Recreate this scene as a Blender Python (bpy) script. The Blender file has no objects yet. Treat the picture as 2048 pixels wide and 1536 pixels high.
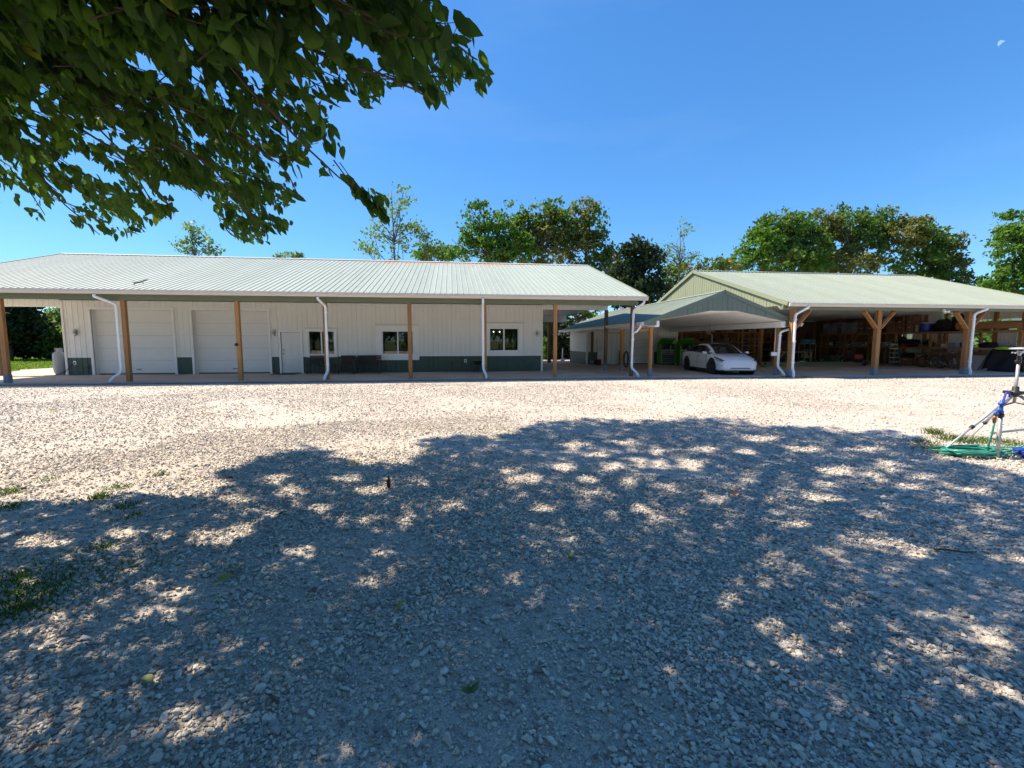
import bpy, bmesh, math, random
import numpy as np
from mathutils import Vector, Matrix
R = math.radians
rnd = random.Random(7)
rng = np.random.default_rng(11)
scene = bpy.context.scene
COL = scene.collection

# ---------------------------------------------------------------- camera, world, sun, exposure
YAW, PITCH, CAMH, FPX = R(7.6), R(5.46), 1.6, 900.0
cam_d = bpy.data.cameras.new('camera')
cam_d.lens = FPX / 2048 * 36.0
cam_d.sensor_width = 36.0
cam_d.clip_start = 0.05
cam_d.clip_end = 6000
cam = bpy.data.objects.new('camera', cam_d)
COL.objects.link(cam)
cam.location = (0, 0, CAMH)
cam.rotation_euler = (R(90) - PITCH, 0, -YAW)
scene.camera = cam

SUN = Vector((-2.042, 0.811, 2.953)).normalized()      # towards the sun
sun_el = math.asin(SUN.z)
sun_az = math.atan2(SUN.x, SUN.y)                      # from +Y towards +X
world = bpy.data.worlds.new('World')
scene.world = world
world.use_nodes = True
wn = world.node_tree
wn.nodes.clear()
wo = wn.nodes.new('ShaderNodeOutputWorld')
bg = wn.nodes.new('ShaderNodeBackground')
sky = wn.nodes.new('ShaderNodeTexSky')
sky.sky_type = 'NISHITA'
sky.sun_disc = False
sky.sun_elevation = sun_el
sky.sun_rotation = sun_az
sky.altitude = 0
sky.air_density = 1.0
sky.dust_density = 0.15
sky.ozone_density = 2.6
hsv = wn.nodes.new('ShaderNodeHueSaturation')
hsv.inputs['Saturation'].default_value = 1.38
gam = wn.nodes.new('ShaderNodeGamma')
gam.inputs[1].default_value = 0.70
lift = wn.nodes.new('ShaderNodeVectorMath'); lift.operation = 'MULTIPLY'; lift.inputs[1].default_value = (0.46, 0.72, 0.95)
bg.inputs[1].default_value = 0.13
wn.links.new(sky.outputs[0], gam.inputs[0])
wn.links.new(gam.outputs[0], hsv.inputs['Color'])
wn.links.new(hsv.outputs[0], lift.inputs[0])
# faint high cirrus
wtc = wn.nodes.new('ShaderNodeTexCoord'); wmp = wn.nodes.new('ShaderNodeMapping'); wmp.inputs['Scale'].default_value = (1.1, 1.6, 5.0); wmp.inputs['Rotation'].default_value = (0.12, 0.2, 0.4)
wnz = wn.nodes.new('ShaderNodeTexNoise'); wnz.inputs['Scale'].default_value = 1.3; wnz.inputs['Detail'].default_value = 7; wnz.inputs['Roughness'].default_value = 0.55
wmr = wn.nodes.new('ShaderNodeMapRange'); wmr.inputs[1].default_value = 0.52; wmr.inputs[2].default_value = 0.75; wmr.inputs[4].default_value = 0.09
wmx = wn.nodes.new('ShaderNodeMix'); wmx.data_type = 'RGBA'; wmx.inputs[7].default_value = (1.9, 2.3, 2.8, 1)
wn.links.new(wtc.outputs['Generated'], wmp.inputs[0]); wn.links.new(wmp.outputs[0], wnz.inputs[0]); wn.links.new(wnz.outputs[0], wmr.inputs[0])
wn.links.new(wmr.outputs[0], wmx.inputs[0]); wn.links.new(lift.outputs[0], wmx.inputs[6]); wn.links.new(wmx.outputs[2], bg.inputs[0])
wn.links.new(bg.outputs[0], wo.inputs[0])
sl = bpy.data.lights.new('sun', 'SUN')
sl.energy = 3.6
sl.angle = R(0.53)
sl.color = (1.0, 0.87, 0.69)
so = bpy.data.objects.new('sun', sl)
so.rotation_euler = (-SUN).to_track_quat('-Z', 'Y').to_euler()
COL.objects.link(so)
scene.view_settings.view_transform = 'Standard'
scene.view_settings.look = 'None'
scene.view_settings.exposure = 1.45
scene.view_settings.gamma = 1
scene.cycles.max_bounces = 7
scene.cycles.transparent_max_bounces = 12

# ---------------------------------------------------------------- camera model for measuring
_fw = np.array([math.sin(YAW)*math.cos(PITCH), math.cos(YAW)*math.cos(PITCH), -math.sin(PITCH)])
_rt = np.array([math.cos(YAW), -math.sin(YAW), 0.0])
_up = np.cross(_rt, _fw)
_C = np.array([0, 0, CAMH])
def ray(x, y): return _fw + _rt*(x-1024)/FPX + _up*(768-y)/FPX
def onZ(x, y, z=0.0): d = ray(x, y); return _C + d*((z-CAMH)/d[2])
def onY(x, y, Y): d = ray(x, y); return _C + d*(Y/d[1])
def onX(x, y, X): d = ray(x, y); return _C + d*(X/d[0])
def project(P):
    v = P - _C
    z = v @ _fw
    zz = np.where(np.abs(z) < 1e-6, 1e-6, z)
    return 1024 + FPX*(v @ _rt)/zz, 768 - FPX*(v @ _up)/zz, z

# ---------------------------------------------------------------- mesh helpers
class MB:
    def __init__(self): self.v = []; self.f = []; self.sm = []
    def add(self, vs, fs, smooth=False):
        b = len(self.v); self.v += [tuple(p) for p in vs]
        self.f += [tuple(i+b for i in f) for f in fs]; self.sm += [smooth]*len(fs); return self
    def box(self, x0, x1, y0, y1, z0, z1):
        vs = [(x, y, z) for z in (z0, z1) for y in (y0, y1) for x in (x0, x1)]
        return self.add(vs, [(0,2,3,1),(4,5,7,6),(0,1,5,4),(2,6,7,3),(0,4,6,2),(1,3,7,5)])
    def bar(self, p, q, w, h=None, up=(0,0,1)):
        h = h or w; p = Vector(p); q = Vector(q); d = (q-p).normalized(); up = Vector(up)
        if abs(d.dot(up)) > 0.98: up = Vector((0,1,0))
        s = d.cross(up).normalized(); u = s.cross(d).normalized()
        vs = [e + s*a*w/2 + u*b*h/2 for e in (p, q) for a, b in ((-1,-1),(1,-1),(1,1),(-1,1))]
        return self.add(vs, [(0,1,2,3),(7,6,5,4),(0,4,5,1),(1,5,6,2),(2,6,7,3),(3,7,4,0)])
    def tube(self, pts, r, n=8, cap=True, smooth=True):
        pts = [Vector(p) for p in pts]; m = len(pts)
        rs = r if isinstance(r, (list, tuple)) else [r]*m
        prev = None; rings = []
        for i, p in enumerate(pts):
            d = (pts[min(i+1, m-1)] - pts[max(i-1, 0)]).normalized()
            if prev is None:
                a = Vector((0,0,1)) if abs(d.z) < 0.9 else Vector((1,0,0)); s = d.cross(a).normalized()
            else:
                s = (prev - d*prev.dot(d)).normalized()
            prev = s; u = d.cross(s)
            rings.append([p + (s*math.cos(2*math.pi*k/n) + u*math.sin(2*math.pi*k/n))*rs[i] for k in range(n)])
        vs = [v for rg in rings for v in rg]; fs = []
        for i in range(m-1):
            for k in range(n):
                k2 = (k+1) % n; fs.append((i*n+k, i*n+k2, (i+1)*n+k2, (i+1)*n+k))
        self.add(vs, fs, smooth)
        if cap:
            b = len(self.v) - len(vs)
            self.f += [tuple(b+k for k in range(n))[::-1], tuple(b+(m-1)*n+k for k in range(n))]; self.sm += [False, False]
        return self
    def cyl(self, p, q, r, n=12, r2=None): return self.tube([p, q], [r, r if r2 is None else r2], n)
    def lathe(self, c, prof, n=16, axis='z', smooth=True):
        vs = []
        for (r_, h) in prof:
            for k in range(n):
                a = 2*math.pi*k/n; x, y = r_*math.cos(a), r_*math.sin(a)
                vs.append({'z': (c[0]+x, c[1]+y, c[2]+h), 'x': (c[0]+h, c[1]+x, c[2]+y), 'y': (c[0]+x, c[1]+h, c[2]+y)}[axis])
        fs = [(i*n+k, i*n+(k+1) % n, (i+1)*n+(k+1) % n, (i+1)*n+k) for i in range(len(prof)-1) for k in range(n)]
        return self.add(vs, fs, smooth)
    def prism(self, poly, axis, a0, a1):
        # poly: list of 2-D points; axis is the direction of extrusion
        def P(u, v, a): return {'y': (u, a, v), 'x': (a, u, v), 'z': (u, v, a)}[axis]
        n = len(poly); vs = [P(u, v, a0) for u, v in poly] + [P(u, v, a1) for u, v in poly]
        fs = [tuple(range(n))[::-1], tuple(range(n, 2*n))] + [(i, (i+1) % n, n+(i+1) % n, n+i) for i in range(n)]
        return self.add(vs, fs)
    def build(self, name, mat, parent=None, recalc=True, bevel=0, loc=None):
        me = bpy.data.meshes.new(name); me.from_pydata(self.v, [], self.f)
        me.polygons.foreach_set('use_smooth', self.sm)
        if recalc or bevel:
            bm = bmesh.new(); bm.from_mesh(me)
            if bevel: bmesh.ops.bevel(bm, geom=bm.edges[:], offset=bevel, segments=1, affect='EDGES', clamp_overlap=True)
            if recalc: bmesh.ops.recalc_face_normals(bm, faces=bm.faces[:])
            bm.to_mesh(me); bm.free()
        me.materials.append(mat); me.update()
        o = bpy.data.objects.new(name, me); COL.objects.link(o)
        if parent is not None: o.parent = parent
        if loc is not None: o.location = loc
        return o

def inst(src, name, parent, loc=(0,0,0), rot=(0,0,0), scale=None):
    o = bpy.data.objects.new(name, src.data); COL.objects.link(o); o.parent = parent
    o.location = loc; o.rotation_euler = rot
    if scale: o.scale = scale
    return o
def tag(o, label=None, cat=None, group=None, kind=None):
    if label: o['label'] = label
    if cat: o['category'] = cat
    if group: o['group'] = group
    if kind: o['kind'] = kind
    return o
def thing(name, label, cat, loc=(0,0,0), rz=0, group=None):
    o = bpy.data.objects.new(name, None); COL.objects.link(o); o.empty_display_size = 0.2
    o.location = loc; o.rotation_euler = (0, 0, rz); return tag(o, label, cat, group)
def children(o): return [c for c in COL.objects if c.parent == o]
def copy_tree(o, loc, rz, label, kids=None):
    c = o.copy(); COL.objects.link(c); c.location = loc; c.rotation_euler = (0, 0, rz); c['label'] = label
    for ch in children(o):
        k = ch.copy(); COL.objects.link(k); k.parent = c
        for g in children(ch):
            q = g.copy(); COL.objects.link(q); q.parent = k
    return c

# ---------------------------------------------------------------- materials
def mat(name, c, rough=0.6, var=0.0, vscale=3.0, bump=0.0, bscale=40.0, metal=0.0, spec=0.5, stretch=(1,1,1), c2=None, c2scale=1.5, c2lo=0.5, c2hi=0.6, coat=0.0, rand=0.0):
    m = bpy.data.materials.new(name); m.use_nodes = True; nt = m.node_tree; N = nt.nodes; L = nt.links
    b = N['Principled BSDF']; b.inputs['Roughness'].default_value = rough; b.inputs['Metallic'].default_value = metal
    b.inputs['Specular IOR Level'].default_value = spec; b.inputs['Coat Weight'].default_value = coat
    tc = N.new('ShaderNodeTexCoord'); mp = N.new('ShaderNodeMapping'); L.new(tc.outputs['Object'], mp.inputs[0]); mp.inputs['Scale'].default_value = stretch
    col = N.new('ShaderNodeRGB'); col.outputs[0].default_value = (*c, 1); cur = col.outputs[0]
    if c2:
        n2 = N.new('ShaderNodeTexNoise'); n2.inputs['Scale'].default_value = c2scale; n2.inputs['Detail'].default_value = 6; L.new(mp.outputs[0], n2.inputs[0])
        mr = N.new('ShaderNodeMapRange'); mr.inputs[1].default_value = c2lo; mr.inputs[2].default_value = c2hi; L.new(n2.outputs[0], mr.inputs[0])
        mx = N.new('ShaderNodeMix'); mx.data_type = 'RGBA'; L.new(mr.outputs[0], mx.inputs[0]); L.new(cur, mx.inputs[6]); mx.inputs[7].default_value = (*c2, 1); cur = mx.outputs[2]
    if var:
        n1 = N.new('ShaderNodeTexNoise'); n1.inputs['Scale'].default_value = vscale; n1.inputs['Detail'].default_value = 8; n1.inputs['Roughness'].default_value = 0.65; L.new(mp.outputs[0], n1.inputs[0])
        mr = N.new('ShaderNodeMapRange'); mr.inputs[1].default_value = 0.25; mr.inputs[2].default_value = 0.75; mr.inputs[3].default_value = 1-var; mr.inputs[4].default_value = 1+var; L.new(n1.outputs[0], mr.inputs[0])
        vm = N.new('ShaderNodeVectorMath'); vm.operation = 'SCALE'; L.new(cur, vm.inputs[0]); L.new(mr.outputs[0], vm.inputs['Scale']); cur = vm.outputs[0]
    if rand:
        oi = N.new('ShaderNodeObjectInfo'); mr = N.new('ShaderNodeMapRange'); mr.inputs[3].default_value = 1-rand; mr.inputs[4].default_value = 1+rand; L.new(oi.outputs['Random'], mr.inputs[0])
        vm = N.new('ShaderNodeVectorMath'); vm.operation = 'SCALE'; L.new(cur, vm.inputs[0]); L.new(mr.outputs[0], vm.inputs['Scale']); cur = vm.outputs[0]
    L.new(cur, b.inputs['Base Color'])
    if bump:
        nb = N.new('ShaderNodeTexNoise'); nb.inputs['Scale'].default_value = bscale; nb.inputs['Detail'].default_value = 5; L.new(mp.outputs[0], nb.inputs[0])
        bp = N.new('ShaderNodeBump'); bp.inputs['Strength'].default_value = bump; bp.inputs['Distance'].default_value = 0.02; L.new(nb.outputs[0], bp.inputs['Height']); L.new(bp.outputs[0], b.inputs['Normal'])
    return m
def wood(name, c, stretch):
    m = mat(name, c, rough=0.7, var=0.28, vscale=1.0, stretch=stretch, bump=0.25, bscale=3.0, rand=0.12, c2=tuple(k*0.55 for k in c), c2scale=0.8, c2lo=0.55, c2hi=0.8)
    return m
def emis(name, c, s):
    m = bpy.data.materials.new(name); m.use_nodes = True; b = m.node_tree.nodes['Principled BSDF']
    b.inputs['Base Color'].default_value = (*c, 1); b.inputs['Emission Color'].default_value = (*c, 1); b.inputs['Emission Strength'].default_value = s; return m
def glass(name, tint=(0.85, 0.9, 0.9), rough=0.0):
    m = bpy.data.materials.new(name); m.use_nodes = True; b = m.node_tree.nodes['Principled BSDF']
    b.inputs['Base Color'].default_value = (*tint, 1); b.inputs['Transmission Weight'].default_value = 1; b.inputs['Roughness'].default_value = rough; b.inputs['IOR'].default_value = 1.5; return m

def thin_glass(name, tint, refl=0.06, fres=0.3):
    m = bpy.data.materials.new(name); m.use_nodes = True; nt = m.node_tree; N = nt.nodes; L = nt.links; N.clear()
    out = N.new('ShaderNodeOutputMaterial'); tr_ = N.new('ShaderNodeBsdfTransparent'); tr_.inputs[0].default_value = (*tint, 1)
    gl = N.new('ShaderNodeBsdfGlossy'); gl.inputs['Roughness'].default_value = 0.02
    lw = N.new('ShaderNodeLayerWeight'); lw.inputs[0].default_value = 0.3; mr = N.new('ShaderNodeMapRange'); mr.inputs[3].default_value = refl; mr.inputs[4].default_value = refl+fres
    L.new(lw.outputs['Facing'], mr.inputs[0]); ms = N.new('ShaderNodeMixShader'); L.new(mr.outputs[0], ms.inputs[0]); L.new(tr_.outputs[0], ms.inputs[1]); L.new(gl.outputs[0], ms.inputs[2]); L.new(ms.outputs[0], out.inputs[0])
    return m
def roof_mat(name, c, rust=0.0):
    m = mat(name, c, rough=0.6, var=0.07, vscale=1.2, spec=0.3, bump=0.0, rand=0.045)
    nt = m.node_tree; N = nt.nodes; L = nt.links; b = N['Principled BSDF']
    # dusty streaks down the slope (and rust by the ridge on the old roof)
    tc = N.new('ShaderNodeTexCoord'); geo = N.new('ShaderNodeNewGeometry')
    mp = N.new('ShaderNodeMapping'); mp.inputs['Scale'].default_value = (5, 0.5, 0.5); L.new(geo.outputs['Position'], mp.inputs[0])
    n = N.new('ShaderNodeTexNoise'); n.inputs['Scale'].default_value = 1; n.inputs['Detail'].default_value = 6; L.new(mp.outputs[0], n.inputs[0])
    mr = N.new('ShaderNodeMapRange'); mr.inputs[1].default_value = 0.3; mr.inputs[2].default_value = 0.8; mr.inputs[3].default_value = 0.94; mr.inputs[4].default_value = 1.06; L.new(n.outputs[0], mr.inputs[0])
    src = b.inputs['Base Color'].links[0].from_socket
    vm = N.new('ShaderNodeVectorMath'); vm.operation = 'SCALE'; L.new(src, vm.inputs[0]); L.new(mr.outputs[0], vm.inputs['Scale']); cur = vm.outputs[0]
    if rust:
        sx = N.new('ShaderNodeSeparateXYZ'); L.new(geo.outputs['Position'], sx.inputs[0])
        m2 = N.new('ShaderNodeMapping'); m2.inputs['Scale'].default_value = (1.9, 1.3, 1.3); L.new(geo.outputs['Position'], m2.inputs[0])
        n3 = N.new('ShaderNodeTexNoise'); n3.inputs['Scale'].default_value = 1.0; n3.inputs['Detail'].default_value = 5; n3.inputs['Roughness'].default_value = .7; L.new(m2.outputs[0], n3.inputs[0])
        a = N.new('ShaderNodeMapRange'); a.inputs[1].default_value = 25.2; a.inputs[2].default_value = 27.0; a.inputs[3].default_value = -0.22; a.inputs[4].default_value = 0.10; L.new(sx.outputs['Y'], a.inputs[0])
        g = N.new('ShaderNodeMapRange'); g.inputs[1].default_value = 3.5; g.inputs[2].default_value = 9.0; g.inputs[3].default_value = 0.11; g.inputs[4].default_value = -0.12
        ax = N.new('ShaderNodeMath'); ax.operation = 'SUBTRACT'; ax.inputs[1].default_value = -0.5; L.new(sx.outputs['X'], ax.inputs[0])
        ab = N.new('ShaderNodeMath'); ab.operation = 'ABSOLUTE'; L.new(ax.outputs[0], ab.inputs[0]); L.new(ab.outputs[0], g.inputs[0])
        s1 = N.new('ShaderNodeMath'); s1.operation = 'ADD'; L.new(n3.outputs[0], s1.inputs[0]); L.new(a.outputs[0], s1.inputs[1])
        s2 = N.new('ShaderNodeMath'); s2.operation = 'ADD'; L.new(s1.outputs[0], s2.inputs[0]); L.new(g.outputs[0], s2.inputs[1])
        th = N.new('ShaderNodeMapRange'); th.inputs[1].default_value = 0.60; th.inputs[2].default_value = 0.66; th.inputs[4].default_value = 0.75; L.new(s2.outputs[0], th.inputs[0])
        mx = N.new('ShaderNodeMix'); mx.data_type = 'RGBA'; L.new(th.outputs[0], mx.inputs[0]); L.new(cur, mx.inputs[6]); mx.inputs[7].default_value = (0.42, 0.22, 0.11, 1); cur = mx.outputs[2]
    L.new(cur, b.inputs['Base Color'])
    return m

def leaf_mat(name, c, c2, trans=0.35, rough=0.5, dead_or_lit=None):
    m = bpy.data.materials.new(name); m.use_nodes = True; nt = m.node_tree; N = nt.nodes; L = nt.links; N.clear()
    out = N.new('ShaderNodeOutputMaterial'); at = N.new('ShaderNodeAttribute'); at.attribute_name = 'tint'
    mx = N.new('ShaderNodeMix'); mx.data_type = 'RGBA'; mx.inputs[6].default_value = (*c, 1); mx.inputs[7].default_value = (*c2, 1); L.new(at.outputs['Fac'], mx.inputs[0]); cur = mx.outputs[2]
    if dead_or_lit:
        mr = N.new('ShaderNodeMapRange'); mr.inputs[1].default_value = 0.93; mr.inputs[2].default_value = 0.97; L.new(at.outputs['Fac'], mr.inputs[0])
        m3 = N.new('ShaderNodeMix'); m3.data_type = 'RGBA'; L.new(mr.outputs[0], m3.inputs[0]); L.new(cur, m3.inputs[6]); m3.inputs[7].default_value = (*dead_or_lit, 1); cur = m3.outputs[2]
    p = N.new('ShaderNodeBsdfPrincipled'); p.inputs['Roughness'].default_value = rough; p.inputs['Specular IOR Level'].default_value = 0.15; L.new(cur, p.inputs['Base Color'])
    t = N.new('ShaderNodeBsdfTranslucent'); br = N.new('ShaderNodeVectorMath'); br.operation = 'MULTIPLY'; br.inputs[1].default_value = (1.5, 1.7, 0.5); L.new(cur, br.inputs[0]); L.new(br.outputs[0], t.inputs[0])
    ms = N.new('ShaderNodeMixShader'); ms.inputs[0].default_value = trans; L.new(p.outputs[0], ms.inputs[1]); L.new(t.outputs[0], ms.inputs[2]); L.new(ms.outputs[0], out.inputs[0])
    return m

M = {}
M['roof_old'] = roof_mat('roof_sage_metal', (0.31, 0.362, 0.325), rust=1)
M['roof_new'] = roof_mat('roof_light_green_metal', (0.245, 0.285, 0.235))
M['siding_green'] = mat('green_siding_paint', (0.25, 0.275, 0.18), 0.45, var=0.05)
M['siding_gable'] = mat('dull_green_siding_paint', (0.13, 0.17, 0.14), 0.45, var=0.05)
M['fascia_green'] = mat('olive_fascia_paint', (0.15, 0.18, 0.125), 0.5, var=0.06)
M['wains'] = mat('dark_green_wainscot_paint', (0.055, 0.095, 0.075), 0.5, var=0.12)
M['white_siding'] = mat('white_siding_paint', (0.83, 0.82, 0.78), 0.45, var=0.04, vscale=1.3)
M['white'] = mat('white_trim_paint', (0.87, 0.87, 0.85), 0.45, var=0.03)
M['gutter'] = mat('white_gutter_enamel', (0.62, 0.56, 0.50), 0.35, var=0.05)
M['door_white'] = mat('white_door_paint', (0.82, 0.81, 0.78), 0.5, var=0.03)
M['wood_post'] = wood('pine_post_wood', (0.37, 0.175, 0.06), (9, 9, 0.7))
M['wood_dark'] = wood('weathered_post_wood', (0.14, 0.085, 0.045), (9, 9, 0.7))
M['wood_x'] = wood('pine_lumber_x', (0.34, 0.17, 0.07), (0.7, 9, 9))
M['wood_y'] = wood('pine_lumber_y', (0.34, 0.17, 0.07), (9, 0.7, 9))
M['wood_green'] = wood('treated_lumber', (0.20, 0.19, 0.09), (0.7, 9, 9))
M['ply'] = mat('plywood', (0.17, 0.09, 0.045), 0.7, var=0.2, vscale=2)
M['post_base'] = mat('grey_post_boot', (0.20, 0.22, 0.26), 0.7, var=0.15)
M['concrete'] = mat('concrete_slab', (0.50, 0.41, 0.335), 0.85, var=0.14, vscale=0.9, bump=0.15, bscale=30, c2=(0.42, 0.345, 0.285), c2scale=0.35)
M['edge_shade'] = mat('edge_shade_brown', (0.19, 0.115, 0.075), 0.95, var=0.3, vscale=6, bump=0.4)  # brown tone of the painted shade line at the slabs
M['black'] = mat('black_plastic', (0.02, 0.02, 0.022), 0.45, var=0.1)
M['rubber'] = mat('tyre_rubber', (0.03, 0.03, 0.032), 0.8, var=0.15, vscale=20)
M['dark_metal'] = mat('dark_bronze_metal', (0.045, 0.035, 0.03), 0.5, var=0.1)
M['brown_wicker'] = mat('dark_brown_slats', (0.035, 0.022, 0.018), 0.6, var=0.15)
M['steel'] = mat('brushed_aluminium', (0.55, 0.55, 0.55), 0.42, metal=0.45, var=0.1, vscale=12)
M['galv'] = mat('galvanised_pipe', (0.42, 0.42, 0.42), 0.5, metal=0.6, var=0.2, vscale=14)
M['glass'] = glass('window_glass')
M['interior'] = mat('dim_room_wall', (0.16, 0.13, 0.11), 0.9, var=0.1)
M['tank'] = mat('grey_tank_paint', (0.42, 0.43, 0.43), 0.45, var=0.08)
M['green_paint'] = mat('bright_green_enamel', (0.07, 0.30, 0.025), 0.4, var=0.08)
M['lime_trim'] = mat('pale_green_edge', (0.25, 0.42, 0.16), 0.45, var=0.05)
M['red'] = mat('red_paint', (0.28, 0.03, 0.025), 0.45, var=0.1)
M['card'] = mat('brown_cardboard', (0.20, 0.105, 0.06), 0.85, var=0.12, rand=0.25)
M['card_tape'] = mat('pale_label_paper', (0.5, 0.47, 0.42), 0.7, var=0.1)
M['bin_clear'] = mat('cloudy_plastic', (0.22, 0.24, 0.27), 0.4, var=0.25, vscale=5, rand=0.3)
M['bin_blue'] = mat('light_blue_plastic', (0.06, 0.22, 0.36), 0.45, var=0.1)
M['blue'] = mat('royal_blue_plastic', (0.012, 0.05, 0.36), 0.35, var=0.08)
M['blue_metal'] = mat('hydrant_blue_paint', (0.02, 0.08, 0.36), 0.4, var=0.08)
M['tarp'] = mat('black_tarp', (0.012, 0.014, 0.02), 0.6, var=0.2, bump=0.4, bscale=12)
M['hose'] = mat('green_garden_hose', (0.04, 0.27, 0.19), 0.4, var=0.12, vscale=9)
M['brass'] = mat('old_brass', (0.30, 0.13, 0.06), 0.5, metal=0.5, var=0.2)
M['grey_panel'] = mat('pale_grey_board', (0.34, 0.33, 0.35), 0.7, var=0.05)
M['hivis'] = mat('high_visibility_fabric', (0.42, 0.75, 0.02), 0.8, var=0.15)
M['bark'] = mat('grey_brown_bark', (0.13, 0.105, 0.085), 0.9, var=0.35, vscale=5, bump=0.7, bscale=14, stretch=(2, 2, 0.6))
M['twig'] = mat('brown_twig_bark', (0.10, 0.065, 0.045), 0.85, var=0.25, vscale=9)
M['lamp_metal'] = mat('satin_nickel', (0.36, 0.34, 0.31), 0.35, metal=0.8, var=0.05)
M['lamp_glass'] = mat('frosted_lamp_glass', (0.75, 0.74, 0.72), 0.3)
M['car_white'] = mat('white_car_paint', (0.72, 0.74, 0.78), 0.22, coat=1.0, spec=0.5)
M['car_glass'] = mat('dark_car_glass', (0.010, 0.012, 0.013), 0.08, spec=0.25)
M['car_dark'] = mat('dark_wheel_cover', (0.035, 0.035, 0.04), 0.4, metal=0.3, var=0.1)
M['lens'] = mat('headlamp_lens', (0.07, 0.075, 0.08), 0.12, spec=0.9)
M['seat_white'] = mat('white_car_seat', (0.5, 0.5, 0.5), 0.6)
M['slot'] = mat('black_slot_plastic', (0.015, 0.014, 0.013), 0.7)  # even near-black plastic for the car's slots, seams and trim

# ---------------------------------------------------------------- value noise
_lat = np.random.default_rng(5).random((256, 256))
def vnoise(x, y):
    x = np.asarray(x, float); y = np.asarray(y, float)
    xi = np.floor(x).astype(int); yi = np.floor(y).astype(int); fx = x-xi; fy = y-yi
    fx = fx*fx*(3-2*fx); fy = fy*fy*(3-2*fy)
    g = lambda i, j: _lat[i % 256, j % 256]
    return (g(xi, yi)*(1-fx)+g(xi+1, yi)*fx)*(1-fy)+(g(xi, yi+1)*(1-fx)+g(xi+1, yi+1)*fx)*fy
def fnoise(x, y): return 0.55*vnoise(x, y)+0.3*vnoise(x*2.1+7, y*2.1+3)+0.15*vnoise(x*4.3+1, y*4.3+9)

# ---------------------------------------------------------------- ground
def gravel_mat(name, stone):
    m = bpy.data.materials.new(name); m.use_nodes = True; nt = m.node_tree; N = nt.nodes; L = nt.links
    b = N['Principled BSDF']; b.inputs['Roughness'].default_value = 0.9; b.inputs['Specular IOR Level'].default_value = 0.25
    geo = N.new('ShaderNodeNewGeometry')
    def noise(s, d=5, r=0.6):
        n = N.new('ShaderNodeTexNoise'); n.inputs['Scale'].default_value = s; n.inputs['Detail'].default_value = d; n.inputs['Roughness'].default_value = r; L.new(geo.outputs['Position'], n.inputs[0]); return n.outputs[0]
    def mapr(s, a, b_, c, d):
        r_ = N.new('ShaderNodeMapRange'); r_.inputs[1].default_value = a; r_.inputs[2].default_value = b_; r_.inputs[3].default_value = c; r_.inputs[4].default_value = d; L.new(s, r_.inputs[0]); return r_.outputs[0]
    def ramp(s, stops):
        r_ = N.new('ShaderNodeValToRGB'); e = r_.color_ramp.elements
        e[0].position = stops[0][0]; e[0].color = (*stops[0][1], 1); e[1].position = stops[-1][0]; e[1].color = (*stops[-1][1], 1)
        for p, c in stops[1:-1]:
            q = e.new(p); q.color = (*c, 1)
        L.new(s, r_.inputs[0]); return r_.outputs[0]
    def scale(c, s):
        v = N.new('ShaderNodeVectorMath'); v.operation = 'SCALE'; L.new(c, v.inputs[0]); L.new(s, v.inputs['Scale']); return v.outputs[0]
    pal = [(0.0, (0.24, 0.225, 0.215)), (0.2, (0.40, 0.375, 0.35)), (0.5, (0.575, 0.515, 0.445)), (0.8, (0.665, 0.60, 0.515)), (0.93, (0.56, 0.45, 0.34)), (1.0, (0.76, 0.71, 0.65))]
    if stone:
        oi = N.new('ShaderNodeObjectInfo'); c = ramp(oi.outputs['Random'], pal)
        L.new(scale(c, mapr(noise(60), .3, .7, .85, 1.12)), b.inputs['Base Color'])
        bp = N.new('ShaderNodeBump'); bp.inputs['Strength'].default_value = 0.3; bp.inputs['Distance'].default_value = 0.004; L.new(noise(220, 3), bp.inputs['Height']); L.new(bp.outputs[0], b.inputs['Normal'])
        return m
    vo = N.new('ShaderNodeTexVoronoi'); vo.inputs['Scale'].default_value = 115; vo.inputs['Randomness'].default_value = 1; L.new(geo.outputs['Position'], vo.inputs[0])
    sx = N.new('ShaderNodeSeparateXYZ'); L.new(vo.outputs['Color'], sx.inputs[0])
    c = ramp(sx.outputs[0], pal)
    # dust bed in the trodden, sparse patches
    bed = N.new('ShaderNodeRGB'); bed.outputs[0].default_value = (0.49, 0.43, 0.37, 1)
    mx = N.new('ShaderNodeMix'); mx.data_type = 'RGBA'; L.new(mapr(noise(0.55, 5), 0.46, 0.62, 0.15, 0.85), mx.inputs[0]); L.new(c, mx.inputs[6]); L.new(bed.outputs[0], mx.inputs[7])
    col = scale(mx.outputs[2], mapr(noise(0.25, 4), .3, .7, .9, 1.1))
    col = scale(col, mapr(noise(24, 3, .8), .35, .65, .90, 1.07))
    # brownish soil showing on the far verge
    so_ = N.new('ShaderNodeRGB'); so_.outputs[0].default_value = (0.33, 0.24, 0.15, 1)
    m2 = N.new('ShaderNodeMix'); m2.data_type = 'RGBA'; L.new(mapr(noise(0.8, 7, .7), 0.58, 0.72, 0.0, 0.7), m2.inputs[0]); L.new(col, m2.inputs[6]); L.new(so_.outputs[0], m2.inputs[7])
    L.new(m2.outputs[2], b.inputs['Base Color'])
    bp = N.new('ShaderNodeBump'); bp.inputs['Strength'].default_value = 1.0; bp.inputs['Distance'].default_value = 0.005; bp.invert = True
    L.new(vo.outputs['Distance'], bp.inputs['Height'])
    b2 = N.new('ShaderNodeBump'); b2.inputs['Strength'].default_value = 0.5; b2.inputs['Distance'].default_value = 0.01; L.new(noise(150, 3), b2.inputs['Height']); L.new(bp.outputs[0], b2.inputs['Normal']); L.new(b2.outputs[0], b.inputs['Normal'])
    return m
M['gravel'] = gravel_mat('gravel_bed', False)
M['stone'] = gravel_mat('limestone_chips', True)
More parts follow.
